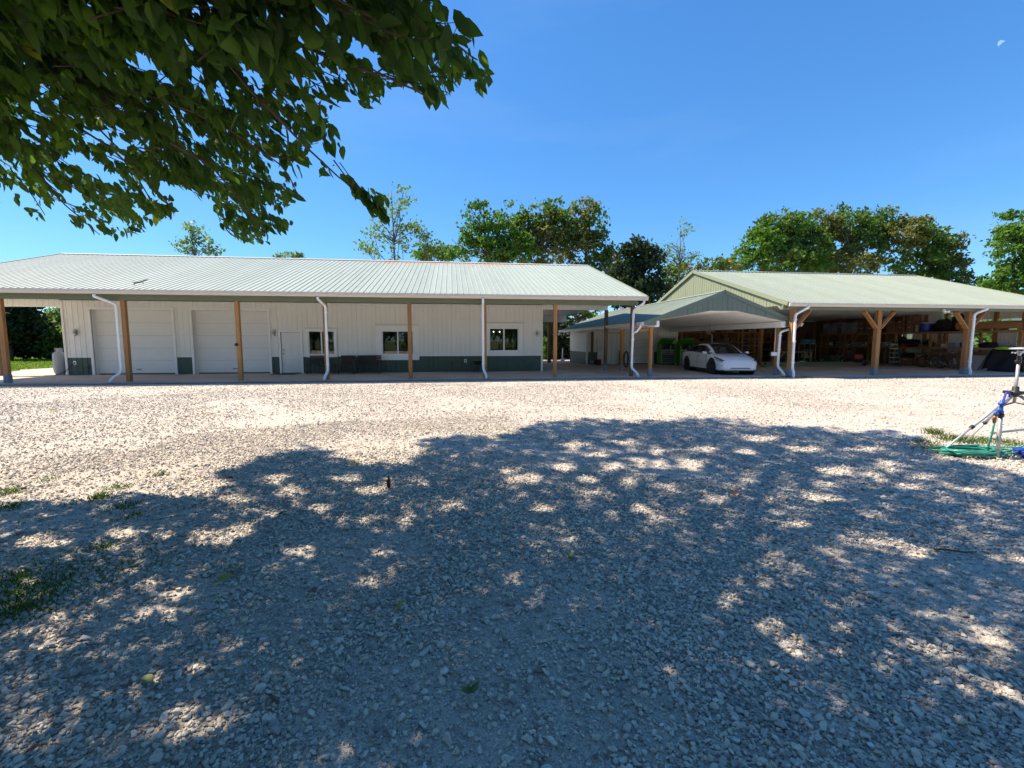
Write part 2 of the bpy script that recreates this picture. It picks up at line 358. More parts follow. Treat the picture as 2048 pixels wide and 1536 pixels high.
M['grass_ground'] = mat('meadow_green', (0.085, 0.13, 0.022), 0.95, var=0.35, vscale=0.7, c2=(0.20, 0.16, 0.07), c2scale=0.3, c2lo=.55, c2hi=.7, bump=.5, bscale=9)

g = MB(); g.add([(-1500, -1500, -0.02), (1500, -1500, -0.02), (1500, 1500, -0.02), (-1500, 1500, -0.02)], [(0, 1, 2, 3)])
tag(g.build('ground', M['grass_ground']), 'green meadow ground running to the horizon', kind='structure')
nx, ny = 120, 110
xs = np.linspace(-23.3, 60, nx); ys = np.linspace(-30, 60, ny)
vs = []
for j, y in enumerate(ys):
    for i, x in enumerate(xs):
        xx = x + (0.5*math.sin(y*0.8)+0.3*math.sin(y*2.1+1) if i == 0 else 0)
        z = 0.0
        vs.append((xx, y, z))
fs = [(j*nx+i, j*nx+i+1, (j+1)*nx+i+1, (j+1)*nx+i) for j in range(ny-1) for i in range(nx-1)]
g = MB(); g.add(vs, fs, True)
tag(g.build('gravel_yard', M['gravel'], recalc=False), 'pale limestone gravel yard in front of the metal buildings', kind='structure')

# concrete slabs (each a real step above the gravel)
g = MB(); g.box(-20.75, 8.45, 18.55, 36.2, -0.1, 0.05)
tag(g.build('concrete_slab', M['concrete']), kind='structure')
g = MB(); g.box(8.45, 15.6, 18.2, 29.0, -0.1, 0.047); g.box(8.45, 15.6, 29.0, 34.6, -0.1, 0.047)
tag(g.build('concrete_slab', M['concrete']), kind='structure')
g = MB(); g.box(15.6, 29.6, 17.62, 33.6, -0.1, 0.05)
tag(g.build('concrete_slab', M['concrete']), kind='structure')
# dark strip that paints the shade line along the slab fronts
g = MB()
n = 80
top = []; bot = []
for i in range(n+1):
    x = -23 + i*(52.0/n); yb = 18.55 if x < 8.45 else (18.2 if x < 15.6 else 17.62)
    bot.append((x, yb-0.22-0.14*fnoise(np.array(x*1.3), np.array(3.3)), 0.004)); top.append((x, yb+0.02, 0.006))
g.add(bot+top, [(i, i+1, n+2+i, n+1+i) for i in range(n)])
tag(g.build('slab_edge_shade', M['edge_shade'], recalc=False), kind='structure')

# individual stones: points made here, turned into faceted chips by geometry nodes
TRACKS = [(*onZ(1420, 1110)[:2], *onZ(1640, 1400)[:2], .22), (*onZ(1700, 1120)[:2], *onZ(2040, 1300)[:2], .18)]
def stone_points():
    out = []
    def ring(d0, d1, dens, s0, s1, ang=62):
        a = R(ang); area = (d1*d1-d0*d0)*a
        n = int(area*dens)
        r = np.sqrt(rng.uniform(d0*d0, d1*d1, n)); t = rng.uniform(-a, a, n)+YAW
        x = r*np.sin(t); y = r*np.cos(t)
        s = rng.lognormal(0, 0.46, n)*rng.uniform(s0, s1, n)
        k = fnoise(x*0.55+20, y*0.55+40)+0.25*fnoise(x*1.7, y*1.7)
        for (ax_, ay_, bx_, by_, w_) in TRACKS:
            dx, dy = bx_-ax_, by_-ay_; L2 = dx*dx+dy*dy; t0 = np.clip(((x-ax_)*dx+(y-ay_)*dy)/L2, -.6, 1.6); dd = np.hypot(x-ax_-t0*dx, y-ay_-t0*dy); k = k+.26*np.exp(-(dd/w_)**2)
        keep = (k < 0.70+rng.normal(0, .05, n)) | (rng.random(n) < 0.30)
        keep &= (y < 17.5)
        x, y, s = x[keep], y[keep], s[keep]
        out.append(np.stack([x, y, s], 1))
    ring(0.9, 3.2, 9000, .0036, .0084)
    ring(3.2, 5.5, 4800, .0050, .0092)
    ring(5.5, 9.5, 1600, .0068, .0105)
    ring(9.5, 17.0, 420, .0085, .012)
    ring(17.0, 28, 170, .010, .014)
    return np.concatenate(out)
P = stone_points()
n = len(P)
S = P[:, 2]
S[S > 0.024] = 0.012
me = bpy.data.meshes.new('gravel_stones'); me.vertices.add(n)
co = np.stack([P[:, 0], P[:, 1], S*rng.uniform(0.15, 0.9, n)], 1)
me.vertices.foreach_set('co', co.ravel())
a = me.attributes.new('rot', 'FLOAT_VECTOR', 'POINT')
a.data.foreach_set('vector', np.stack([rng.normal(0, .35, n), rng.normal(0, .35, n), rng.uniform(0, 6.28, n)], 1).ravel())
a = me.attributes.new('scl', 'FLOAT_VECTOR', 'POINT')
a.data.foreach_set('vector', np.stack([S*rng.uniform(1.0, 1.55, n), S*rng.uniform(.75, 1.1, n), S*rng.uniform(.45, .8, n)], 1).ravel())
a = me.attributes.new('idx', 'INT', 'POINT'); a.data.foreach_set('value', rng.integers(0, 10, n).astype(np.int32))
me.update(); me.materials.append(M['stone'])
so_obj = bpy.data.objects.new('gravel_stones', me); COL.objects.link(so_obj)
tag(so_obj, 'loose grey and cream limestone chips covering the near yard', kind='stuff')
ng = bpy.data.node_groups.new('stones', 'GeometryNodeTree')
ng.interface.new_socket('Geometry', in_out='INPUT', socket_type='NodeSocketGeometry')
ng.interface.new_socket('Geometry', in_out='OUTPUT', socket_type='NodeSocketGeometry')
N = ng.nodes; L = ng.links
gi = N.new('NodeGroupInput'); go = N.new('NodeGroupOutput')
join = N.new('GeometryNodeGeometryToInstance')
for k in range(10):
    pt = N.new('GeometryNodePoints'); pt.inputs['Count'].default_value = 13 + k % 4
    rv = N.new('FunctionNodeRandomValue'); rv.data_type = 'FLOAT_VECTOR'; rv.inputs[0].default_value = (-1, -1, -1); rv.inputs[1].default_value = (1, 1, 1); rv.inputs['Seed'].default_value = 31*k+5
    nm = N.new('ShaderNodeVectorMath'); nm.operation = 'NORMALIZE'; L.new(rv.outputs[0], nm.inputs[0]); L.new(nm.outputs[0], pt.inputs['Position'])
    ch = N.new('GeometryNodeConvexHull'); L.new(pt.outputs[0], ch.inputs[0])
    sm = N.new('GeometryNodeSetMaterial'); sm.inputs['Material'].default_value = M['stone']; L.new(ch.outputs[0], sm.inputs[0])
    L.new(sm.outputs[0], join.inputs[0])
ip = N.new('GeometryNodeInstanceOnPoints'); ip.inputs['Pick Instance'].default_value = True
def named(nm_, t):
    a_ = N.new('GeometryNodeInputNamedAttribute'); a_.data_type = t; a_.inputs[0].default_value = nm_; return a_.outputs[0]
L.new(gi.outputs[0], ip.inputs['Points']); L.new(join.outputs[0], ip.inputs['Instance'])
L.new(named('idx', 'INT'), ip.inputs['Instance Index'])
e2r = N.new('FunctionNodeEulerToRotation'); L.new(named('rot', 'FLOAT_VECTOR'), e2r.inputs[0]); L.new(e2r.outputs[0], ip.inputs['Rotation'])
L.new(named('scl', 'FLOAT_VECTOR'), ip.inputs['Scale'])
L.new(ip.outputs[0], go.inputs[0])
md = so_obj.modifiers.new('stones', 'NODES'); md.node_group = ng
print('stones', n)

# ---------------------------------------------------------------- ribbed metal panels
RIB = 0.2286
def rib_profile(a, b, h=0.02, base=0.05, top=0.022, phase=0.0):
    pts = [(a, 0.0)]
    k0 = math.floor((a-phase)/RIB)-1; k1 = math.ceil((b-phase)/RIB)+1
    for k in range(k0, k1+1):
        c = phase+k*RIB
        for u, z in ((c-base/2, 0), (c-top/2, h), (c+top/2, h), (c+base/2, 0)):
            if a+1e-4 < u < b-1e-4: pts.append((u, z))
    pts.append((b, 0.0)); return pts
def siding(parent, m, O, U, Nn, a0, a1, z0, z1, name='siding_panel', h=0.019, top=None, bot=None, step=0.9144):
    # vertical ribbed cladding on the plane through O: horizontal axis U, outward normal Nn; top/bot: functions of a
    O = Vector(O); U = Vector(U); Nn = Vector(Nn); thin = name in ('siding_panel', 'wainscot_panel', 'header_panel', 'wall_sheet')
    k = math.floor(a0/step); 
    while k*step < a1-1e-6:
        a = max(a0, k*step); b = min(a1, (k+1)*step); k += 1
        if b-a < 0.01: continue
        pr = rib_profile(a, b, h*.75, .040, .014) if thin else rib_profile(a, b, h*.7, .04, .018)
        if top or bot:  # add points where the outline bends
            ex = [q for q in BENDS if a < q < b]
            for q in ex:
                zz = np.interp(q, [p[0] for p in pr], [p[1] for p in pr]); pr.append((q, float(zz)))
            pr.sort()
        mb = MB(); n = len(pr)
        vs = []
        for u, d in pr:
            zb = bot(u) if bot else z0; vs.append(O+U*u+Nn*(d+0.002)+Vector((0, 0, zb-O.z)))
        for u, d in pr:
            zt = top(u) if top else z1; vs.append(O+U*u+Nn*(d+0.002)+Vector((0, 0, zt-O.z)))
        # back skin so the sheet has thickness
        mb.add(vs, [(i, i+1, n+i+1, n+i) for i in range(n-1)])
        p0, p1 = vs[0]-Nn*0.002, vs[n-1]-Nn*0.002; q0, q1 = vs[n]-Nn*0.002, vs[2*n-1]-Nn*0.002
        mb.add([vs[0], p0, q0, vs[n]], [(0, 1, 2, 3)]); mb.add([vs[n-1], p1, q1, vs[2*n-1]], [(0, 1, 2, 3)])
        mb.build(name, m, parent, recalc=False)
BENDS = []
def roof_panel_mesh(w, L_, m, parent, name='roof_panel', h=0.0175):
    # local: x across, y up the slope, z out of the roof
    pr = rib_profile(0, w, h, phase=0.03); n = len(pr); mb = MB()
    nseg = 4
    vs = []
    for s in range(nseg+1):
        y = L_*s/nseg
        vs += [(u, y, z) for u, z in pr]
    fs = [(s*n+i, s*n+i+1, (s+1)*n+i+1, (s+1)*n+i) for s in range(nseg) for i in range(n-1)]
    mb.add(vs, fs)
    mb.add([(0, 0, -.012), (w, 0, -.012), (w, L_, -.012), (0, L_, -.012)], [(0, 3, 2, 1)])
    mb.add([(u, 0, z) for u, z in pr]+[(w, 0, -.012), (0, 0, -.012)], [tuple(range(n+2))[::-1]])
    return mb.build(name, m, parent, recalc=False)
def roof_slope(parent, m, origin, along, up, length, L_, panels=None):
    # rows of sheets of one roof slope; `along` unit vector on the eave, `up` unit vector up the slope
    along = Vector(along); up = Vector(up); nrm = along.cross(up).normalized()
    cnt = panels or round(length/0.9144); w = length/cnt
    rot = Matrix((along, up, nrm)).transposed().to_euler()
    first = None
    for k in range(cnt):
        loc = Vector(origin)+along*(k*w)+nrm*(rnd.uniform(0, .0015))
        if first is None:
            first = roof_panel_mesh(w, L_, m, parent); first.location = loc; first.rotation_euler = rot
        else: inst(first, 'roof_panel', parent, loc, rot)
def gutter(parent, p0, p1, out, name='gutter', size=0.13):
    # K-style gutter running p0 -> p1 (top inner edge), `out` unit vector away from the roof
    p0 = Vector(p0); p1 = Vector(p1); out = Vector(out); s = size
    pr = [(0, 0), (0, -s*1.15), (s*.62, -s*1.15), (s*.78, -s*.62), (s*1.0, -s*.45), (s*1.0, 0), (s*.93, 0), (s*.93, -s*.40), (s*.70, -s*.56), (s*.56, -s*1.08), (s*.06, -s*1.08), (s*.06, 0)]
    n = len(pr)
    vs = [p+out*u+Vector((0, 0, v)) for p in (p0, p1) for u, v in pr]
    mb = MB(); mb.add(vs, [(i, (i+1) % n, n+(i+1) % n, n+i) for i in range(n)])
    for p in (p0, p1):
        mb.add([p+out*u+Vector((0, 0, v)) for u, v in pr[:6]], [(0, 1, 2, 3, 4, 5)])
    return mb.build(name, M['gutter'], parent)
def downspout(parent, pts, w=0.115, name='downspout'):
    w *= .72
    # rectangular pipe with soft bends
    P_ = [Vector(p) for p in pts]; q = [P_[0]]
    for i in range(1, len(P_)-1):
        a, b, c = P_[i-1], P_[i], P_[i+1]; d0 = (a-b).normalized(); d1 = (c-b).normalized(); rr = min(.1, (a-b).length*.4, (c-b).length*.4)
        for t in (0, .33, .67, 1):
            q.append((b+d0*rr)*(1-t)**2 + b*2*t*(1-t) + (b+d1*rr)*t*t)
    q.append(P_[-1])
    mb = MB(); mb.tube(q, w*0.62, n=8, smooth=True)
    si = max(range(len(P_)-1), key=lambda i: (P_[i]-P_[i+1]).length)
    for f in (0.1, 0.5, .9):
        a, b = P_[si], P_[si+1]
        if (a-b).length < .8: break
        c = a.lerp(b, f); mb.box(c.x-w*.68, c.x+w*.68, c.y-w*.66, c.y+w*.66, c.z-.015, c.z+.015)
    return mb.build(name, M['white'], parent)
def post(parent, x, y, z0, z1, w, m, boot=True, name='post', twin=False):
    mb = MB(); mb.box(x-w/2, x+w/2, y-w/2, y+w/2, z0, z1); o = mb.build(name, m, parent, bevel=.006)
    if boot:
        b = MB(); b.box(x-w/2-.012, x+w/2+.012, y-w/2-.012, y+w/2+.012, z0, z0+.30); b.build('post_boot', M['post_base'], o, bevel=.006)
    return o

# ================================================================ main building
SL = 0.05
mainb = thing('main_building', 'long white workshop with sage metal roof, two garage doors and a deep front porch', 'building', (-17.3, 22.9, 0))
def rel(o, base):
    return o
mainb.location = (0, 0, 0)
EX0, EX1, EY, RY, EZ, RZ = -20.3, 8.3, 18.6, 27.3, 3.50, 6.20
sl_len = math.hypot(RY-EY, RZ-EZ); upv = Vector((0, (RY-EY)/sl_len, (RZ-EZ)/sl_len))
roof_slope(mainb, M['roof_old'], (EX0, EY, EZ), (1, 0, 0), upv, EX1-EX0, sl_len, 31)
upb = Vector((0, -(RY-EY)/sl_len, (RZ-EZ)/sl_len))
roof_slope(mainb, M['roof_old'], (EX1, 2*RY-EY, EZ), (-1, 0, 0), upb, EX1-EX0, sl_len, 31)
mb = MB()   # ridge cap
nseg = 60
for s in (1, -1):
    mb.add([(EX0-.03, RY, RZ+.045), (EX1+.03, RY, RZ+.045), (EX1+.03, RY-s*.2, RZ-.022), (EX0-.03, RY-s*.2, RZ-.022)], [(0, 1, 2, 3)])
    mb.add([(EX0-.03, RY-s*.2, RZ-.022), (EX1+.03, RY-s*.2, RZ-.022), (EX1+.03, RY-s*.2, RZ-.04), (EX0-.03, RY-s*.2, RZ-.04)], [(0, 1, 2, 3)])
mb.build('ridge_cap', M['gutter'], mainb)
for X, s in ((EX0, -1), (EX1, 1)):      # rake trims
    for sy in (1, -1):
        mb = MB(); y0 = RY-sy*(RY-EY)
        mb.bar((X+s*.02, y0, EZ-.05), (X+s*.02, RY, RZ-.05), .05, .17); mb.build('rake_trim', M['siding_green'], mainb)
gutter(mainb, (EX0, EY, EZ-.015), (EX1+.03, EY, EZ-.015), (0, -1, 0), size=.145)
mb = MB(); mb.box(EX0+.05, 8.05, 18.93, 19.07, 3.14, 3.43); mb.build('fascia_beam', M['fascia_green'], mainb)
# closure strip seen as little scallops under the gutter
mb = MB(); mb.box(EX0+.05, 8.25, 18.64, 18.9, 3.405, 3.43); mb.build('soffit_strip', M['fascia_green'], mainb)
# ceilings
mb = MB(); mb.box(EX0+.1, 8.15, 19.1, 22.75, 3.5, 3.53); mb.build('porch_ceiling', M['white_siding'], mainb)
mb = MB(); mb.box(EX0+.1, 8.15, 23.05, 35.6, 3.42, 3.45); mb.build('side_ceiling', M['white_siding'], mainb)
# openings in the front wall: (x0,x1,z0,z1)
WY = 22.9
doors = [(-16.17, -12.80, 0.05, 3.02), (-11.94, -8.64, 0.05, 3.02)]
edoor = (-8.10, -7.20, 0.05, 2.02)
wins = [(-6.86, -5.62, 0.92, 2.10), (-3.41, -1.87, 0.92, 2.11), (1.88, 3.40, 1.08, 2.26)]
ops = sorted(doors+[edoor]+wins)
def front_regions(x0, x1, zlo, zhi):
    res = []; cur = x0
    for o in ops:
        a, b, c, d = o
        if a > cur: res.append((cur, a, zlo, zhi))
        if c > zlo and min(c, zhi) > zlo+.001: res.append((a, b, zlo, min(c, zhi)))
        if d < zhi and max(d, zlo) < zhi-.001: res.append((a, b, max(d, zlo), zhi))
        cur = b
    if cur < x1: res.append((cur, x1, zlo, zhi))
    return res
core = MB()
for a, b, c, d in front_regions(-17.3, 4.6, .05, 3.4): core.box(a, b, WY, WY+.14, c, d)
core.box(-17.3, -17.16, WY+.14, 31.7, .05, 3.4); core.box(4.46, 4.6, WY+.14, 31.7, .05, 3.4); core.box(-17.16, 4.46, 31.56, 31.7, .05, 3.4)
core.build('wall', M['interior'], mainb)
for a, b, c, d in front_regions(-17.3, 4.6, .87, 3.42): siding(mainb, M['white_siding'], (0, WY, 0), (1, 0, 0), (0, -1, 0), a, b, c, d)
for a, b, c, d in front_regions(-17.3, 4.6, .06, .85): siding(mainb, M['wains'], (0, WY, 0), (1, 0, 0), (0, -1, 0), a, b, c, d, name='wainscot_panel')
for X, nn in ((4.6, (1, 0, 0)), (-17.3, (-1, 0, 0))):
    siding(mainb, M['white_siding'], (X, 0, 0), (0, 1, 0), nn, WY, 31.7, .87, 3.4)
    siding(mainb, M['wains'], (X, 0, 0), (0, 1, 0), nn, WY, 31.7, .06, .85, name='wainscot_panel')
for a, b, c, d in front_regions(-17.3, 4.6, .845, .875):
    mb = MB(); mb.box(a, b, WY-.035, WY-.001, c, d); mb.build('ledge_trim', M['white'], mainb)
for X in (-17.35, 4.56):
    mb = MB(); mb.box(X, X+.09, WY-.045, WY+.02, .06, 3.4); mb.build('corner_trim', M['white_siding'], mainb)
# headers that carry the side porches
core = MB(); core.box(4.66, 8.1, WY+.0, WY+.22, 3.2, 3.56); core.box(EX0+.1, -17.36, WY, WY+.22, 3.13, 3.56); core.build('header_beam', M['white_siding'], mainb)
siding(mainb, M['white_siding'], (0, WY, 0), (1, 0, 0), (0, -1, 0), 4.66, 8.1, 3.2, 3.56, name='header_panel')
siding(mainb, M['white_siding'], (0, WY, 0), (1, 0, 0), (0, -1, 0), EX0+.1, -17.36, 3.13, 3.56, name='header_panel')
core = MB(); core.box(4.66, 8.1, 31.5, 31.7, 2.95, 3.42); core.box(EX0+.1, -17.36, 31.5, 31.7, 3.2, 3.42); core.build('header_beam', M['white_siding'], mainb)
siding(mainb, M['white_siding'], (0, 31.5, 0), (1, 0, 0), (0, -1, 0), 4.66, 8.1, 2.95, 3.42, name='header_panel')
# gable ends above ceilings
for X, nn in ((8.12, (1, 0, 0)), (-20.12, (-1, 0, 0))):
    BENDS = [RY]
    f = lambda y: EZ-.06+(RZ-EZ)*(1-abs(y-RY)/(RY-EY))
    siding(mainb, M['siding_green'], (X, 0, 0), (0, 1, 0), nn, EY+.3, 2*RY-EY-.3, 3.4, 0, top=f, bot=lambda y: 3.42, name='gable_panel')
BENDS = []
# posts
for x, boot in ((-16.36, 1), (-12.27, 0), (-8.27, 0), (-5.0, 0), (-1.7, 0), (1.38, 0), (4.4, 0), (7.85, 0)):
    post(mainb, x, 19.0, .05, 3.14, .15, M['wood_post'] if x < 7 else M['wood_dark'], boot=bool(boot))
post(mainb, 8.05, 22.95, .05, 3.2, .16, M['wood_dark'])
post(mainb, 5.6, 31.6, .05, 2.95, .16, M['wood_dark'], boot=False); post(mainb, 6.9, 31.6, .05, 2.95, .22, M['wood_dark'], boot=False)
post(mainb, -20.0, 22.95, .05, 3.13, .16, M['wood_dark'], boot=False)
# downspouts
for x, sg in ((-12.62, 1), (-5.1, 2), (1.28, 0)):
    if sg == 2: pts = [(x-.02, 18.5, 3.3), (x-.02, 18.5, 3.22), (x+.16, 18.86, 2.98), (x+.16, 18.86, .40), (x+.12, 18.6, .22), (x+.10, 18.5, .05)]
    elif sg: pts = [(x-.28, 18.5, 3.3), (x-.28, 18.5, 3.22), (x+.18, 18.86, 2.98), (x+.18, 18.86, .42), (x+.03, 18.6, .22), (x-.02, 18.5, .05)]
    else: pts = [(x, 18.5, 3.34), (x, 18.5, 3.2), (x+.02, 18.86, 3.0), (x+.02, 18.86, .42), (x+.12, 18.6, .2), (x+.12, 18.5, .05)]
    downspout(mainb, pts)
downspout(mainb, [(8.15, 18.5, 3.34), (8.15, 18.5, 3.22), (7.83, 18.84, 2.92), (7.80, 18.84, .42), (7.95, 18.6, .22), (7.97, 18.45, .05)])
# garage doors
for a, b, c, d in doors:
    mb = MB()
    mb.box(a-.10, a, WY-.06, WY+.03, c, d+.10); mb.box(b, b+.10, WY-.06, WY+.03, c, d+.10); mb.box(a, b, WY-.06, WY+.03, d, d+.10)
    fr = mb.build('garage_door', M['white'], mainb)
    hgt = (d-c-.05)/5
    for k in range(5):
        s = MB(); s.box(a+.01, b-.01, WY+.22, WY+.27, c+.05+k*hgt+.003, c+.05+(k+1)*hgt-.003); s.build('door_section', M['door_white'], fr, bevel=.0015)
    s = MB(); s.box((a+b)/2-.10, (a+b)/2+.10, WY+.19, WY+.215, c+.22, c+.25); s.build('handle', M['dark_metal'], fr)
    s = MB(); s.box(a+.01, b-.01, WY+.225, WY+.265, c, c+.045); s.build('bottom_seal', M['black'], fr)
    s = MB(); s.box(a-.001, a+.008, WY+.03, WY+.28, c, d); s.box(b-.008, b+.001, WY+.03, WY+.28, c, d); s.box(a, b, WY+.03, WY+.28, d-.008, d+.001); s.build('jamb', M['door_white'], fr)
# front entry door
a, b, c, d = edoor
mb = MB(); mb.box(a-.09, a, WY-.05, WY+.06, c, d+.09); mb.box(b, b+.09, WY-.05, WY+.06, c, d+.09); mb.box(a, b, WY-.05, WY+.06, d, d+.09)
ed = mb.build('entry_door', M['white'], mainb)
def door_leaf(parent, a, b, c, d, Y, m, knob_left=True, shift=0):
    s = MB(); s.box(a+.012, b-.012, Y+.02, Y+.06, c+.03, d-.012)
    lf = s.build('door_leaf', m, parent)
    w = b-a; s = MB()
    for (u0, u1) in ((.16, .46), (.54, .84)):
        for (v0, v1) in ((.08, .36), (.42, .74), (.80, .93)):
            x0, x1, z0, z1 = a+w*u0, a+w*u1, c+(d-c)*v0, c+(d-c)*v1
            for q in ((x0, x1, z0, z0+.018), (x0, x1, z1-.018, z1), (x0, x0+.018, z0+.018, z1-.018), (x1-.018, x1, z0+.018, z1-.018)): s.box(q[0], q[1], Y+.010, Y+.0195, q[2], q[3])
    s.build('raised_panel', m, parent)
    kx = a+.09 if knob_left else b-.09
    s = MB(); s.lathe((kx, Y+.02, c+.95), [(0.001, -.07), (.032, -.065), (.034, -.04), (.015, -.03), (.015, 0)], 12, 'y'); s.lathe((kx, Y+.02, c+1.12), [(0.001, -.03), (.03, -.028), (.03, 0)], 12, 'y'); s.build('handle', M['lamp_metal'], parent)
door_leaf(ed, a, b, c, d, WY, M['door_white'])
s = MB(); s.box(a, b, WY-.06, WY+.05, c, c+.028); s.build('threshold', M['dark_metal'], ed)
# windows
def window(parent, a, b, c, d, Y, board=0.0, mull=None):
    f = MB(); t = .05
    f.box(a, a+t, Y-.03, Y+.09, c, d); f.box(b-t, b, Y-.03, Y+.09, c, d); f.box(a+t, b-t, Y-.03, Y+.09, c, c+t); f.box(a+t, b-t, Y-.03, Y+.09, d-t, d)
    w = f.build('window', M['white'], parent)
    mx_ = (a+b)/2
    s = MB(); s.box(mx_-.03, mx_+.03, Y-.015, Y+.06, c+t, d-t); s.build('sash', M['white'], w)
    for u0, u1, yy in ((a+t, mx_-.03, .05), (mx_+.03, b-t, .02)):
        s = MB(); s.box(u0, u1, Y+yy, Y+yy+.006, c+t, d-t); s.build('pane', M['glass'], w)
    if board:
        e = board; s = MB(); y0, y1 = Y-.07, Y-.0225
        s.box(a-e, b+e, y0, y1, d+.001, d+e); s.box(a-e, b+e, y0, y1, c-e, c-.001); s.box(a-e, a-.001, y0, y1, c-.001, d+.001); s.box(b+.001, b+e, y0, y1, c-.001, d+.001)
        s.build('surround_board', M['white'], w)
        s = MB(); s.box(a-e-.03, b+e+.03, Y-.10, Y-.02, d+e, d+e+.03); s.build('drip_cap', M['gutter'], w)
    return w
window(mainb, *wins[0], WY, .10); window(mainb, *wins[1], WY, .26); window(mainb, *wins[2], WY, .24)
# room behind the windows: floor, back partition, ceiling
mb = MB(); mb.box(-7.4, 4.45, 28.9, 29.0, .05, 3.3); mb.box(-7.4, -7.3, 23.1, 28.9, .05, 3.3); mb.build('partition', M['interior'], mainb)
# small parts fixed to the wall
def wall_lamp(parent, x, y, z, dirv=-1):
    s = MB(); s.box(x-.045, x+.045, y-.03, y, z-.10, z+.10); w = s.build('wall_lamp', M['lamp_metal'], parent)
    s = MB(); s.lathe((x, y-.09, z), [(.062, -.07), (.066, -.06), (.066, .06), (.062, .07)], 14); s.build('sleeve', M['lamp_metal'], w)
    s = MB(); s.lathe((x, y-.09, z), [(.001, .13), (.05, .13), (.056, .07), (.056, -.07), (.05, -.13), (.001, -.13)], 14); s.build('lamp_glass', M['lamp_glass'], w)
    s = MB(); s.lathe((x, y-.09, z), [(.001, .145), (.062, .14), (.062, .125), (.001, .12)], 14); s.lathe((x, y-.09, z), [(.001, -.12), (.062, -.125), (.062, -.14), (.001, -.145)], 14); s.build('lamp_cap', M['lamp_metal'], w)
for x in (-16.8, -8.38, 4.36): wall_lamp(mainb, x, WY-.02, 1.98)
def outlet(parent, x, y, z, m='white'):
    s = MB(); s.box(x-.06, x+.06, y-.07, y-.005, z-.085, z+.085); o = s.build('outlet_box', M[m], parent, bevel=.008)
    s = MB(); s.box(x-.025, x+.03, y-.078, y-.071, z-.04, z+.03); s.build('socket', M['black'], o)
outlet(mainb, -16.95, WY, .61); outlet(mainb, .68, WY, .60); outlet(mainb, -16.45, WY, .42, 'wains'); outlet(mainb, .0, WY, .50, 'wains'); outlet(mainb, 4.0, WY, .42, 'wains')
s = MB(); s.lathe((-8.33, 18.9, 1.46), [(.001, -.05), (.06, -.045), (.06, .045), (.001, .05)], 10, 'y'); s.build('thermometer', M['black'], mainb)
# flood lamp under the beam end
def flood(parent, x, y, z):
    s = MB(); s.box(x-.06, x+.06, y-.02, y+.04, z-.05, z+.05); f = s.build('flood_lamp', M['white'], parent)
    for sg in (-1, 1): 
        s = MB(); s.lathe((x+sg*.09, y-.08, z-.06), [(.02, .06), (.045, 0), (.055, -.07), (.001, -.075)], 12, 'y'); s.build('lamp_head', M['white'], f)
flood(mainb, 7.35, 18.95, 3.0)

# things standing against the building
def lathe_thing(): pass
t = thing('propane_tank', 'tall grey propane cylinder standing at the left corner of the white workshop', 'gas tank', (-17.72, 23.05, SL))
s = MB(); s.lathe((0, 0, 0), [(.001, .06), (.15, .06), (.20, .10), (.225, .2), (.225, .90), (.20, 1.0), (.13, 1.06), (.001, 1.07)], 24); s.build('cylinder', M['tank'], t)
s = MB(); s.lathe((0, 0, 0), [(.17, 0), (.17, .1), (.16, .1), (.16, 0)], 20); s.build('foot_ring', M['tank'], t)
s = MB(); 
for k in range(16):
    if k % 8 in (2, 3): continue
    a0, a1 = 2*math.pi*k/16, 2*math.pi*(k+1)/16
    s.add([(.13*math.cos(q), .13*math.sin(q), z) for z in (1.04, 1.22) for q in (a0, a1)], [(0, 1, 3, 2)])
s.lathe((0, 0, 0), [(.13, 1.22), (.135, 1.225), (.13, 1.235), (.122, 1.225)], 16)
s.build('collar', M['tank'], t); s = MB(); s.lathe((0, 0, 1.07), [(.03, 0), (.03, .05), (.05, .06), (.05, .08), (.001, .085)], 10); s.build('valve', M['brass'], t)
s = MB(); s.tube([(-16.95, 22.8, .58), (-17.0, 22.7, .5), (-17.15, 22.66, .30), (-17.35, 22.6, .14), (-17.6, 22.5, .07), (-18.2, 22.35, .062), (-19.0, 22.3, .062)], .014, 6)
tag(s.build('power_cord', M['black']), 'black cord plugged in at the wall and drooping past the propane cylinder', 'cord')
t = thing('door_mat', 'dark mat lying before the white entry door', 'mat', (-7.75, 22.3, SL))
s = MB(); s.box(-.55, .55, -.38, .38, .001, .018); s.build('mat_pad', M['black'], t, bevel=.004)
def patio_seat(name, label, cat, x, y, w, grp=None):
    t = thing(name, label, cat, (x, y, SL), 0, grp)
    for sx in (-1, 1):
        u = sx*(w/2-.03)
        s = MB(); s.bar((u, -.30, 0), (u, -.30, .62), .045); s.build('leg', M['dark_metal'], t)
        s = MB(); s.bar((u, .26, 0), (u, .33, .86), .045); s.build('leg', M['dark_metal'], t)
        s = MB(); s.box(u-.03, u+.03, -.34, .30, .62, .65); s.build('armrest', M['dark_metal'], t)
        s = MB(); s.box(u-.018, u+.018, -.28, .27, .10, .13); s.build('runner', M['dark_metal'], t)
    for k in range(7):
        s = MB(); s.box(-w/2+.06, w/2-.06, -.30+k*.08, -.235+k*.08, .39, .415); s.build('slat', M['brown_wicker'], t)
    for k in range(6):
        z = .46+k*.068; s = MB(); s.box(-w/2+.06, w/2-.06, .262+k*.006, .284+k*.006, z, z+.058); s.build('slat', M['brown_wicker'], t)
    return t
patio_seat('patio_chair', 'dark brown armchair beside the entry door under the small window', 'chair', -6.35, 22.25, .72, 'dark patio chairs by the wall')
patio_seat('patio_chair', 'dark brown armchair between the downspout and the bench', 'chair', -4.95, 22.3, .72, 'dark patio chairs by the wall')
patio_seat('patio_bench', 'dark brown two seat slatted bench left of the wide window', 'bench', -3.98, 22.3, 1.15)
t = thing('side_table', 'small dark side table between two brown armchairs', 'table', (-5.7, 22.1, SL))
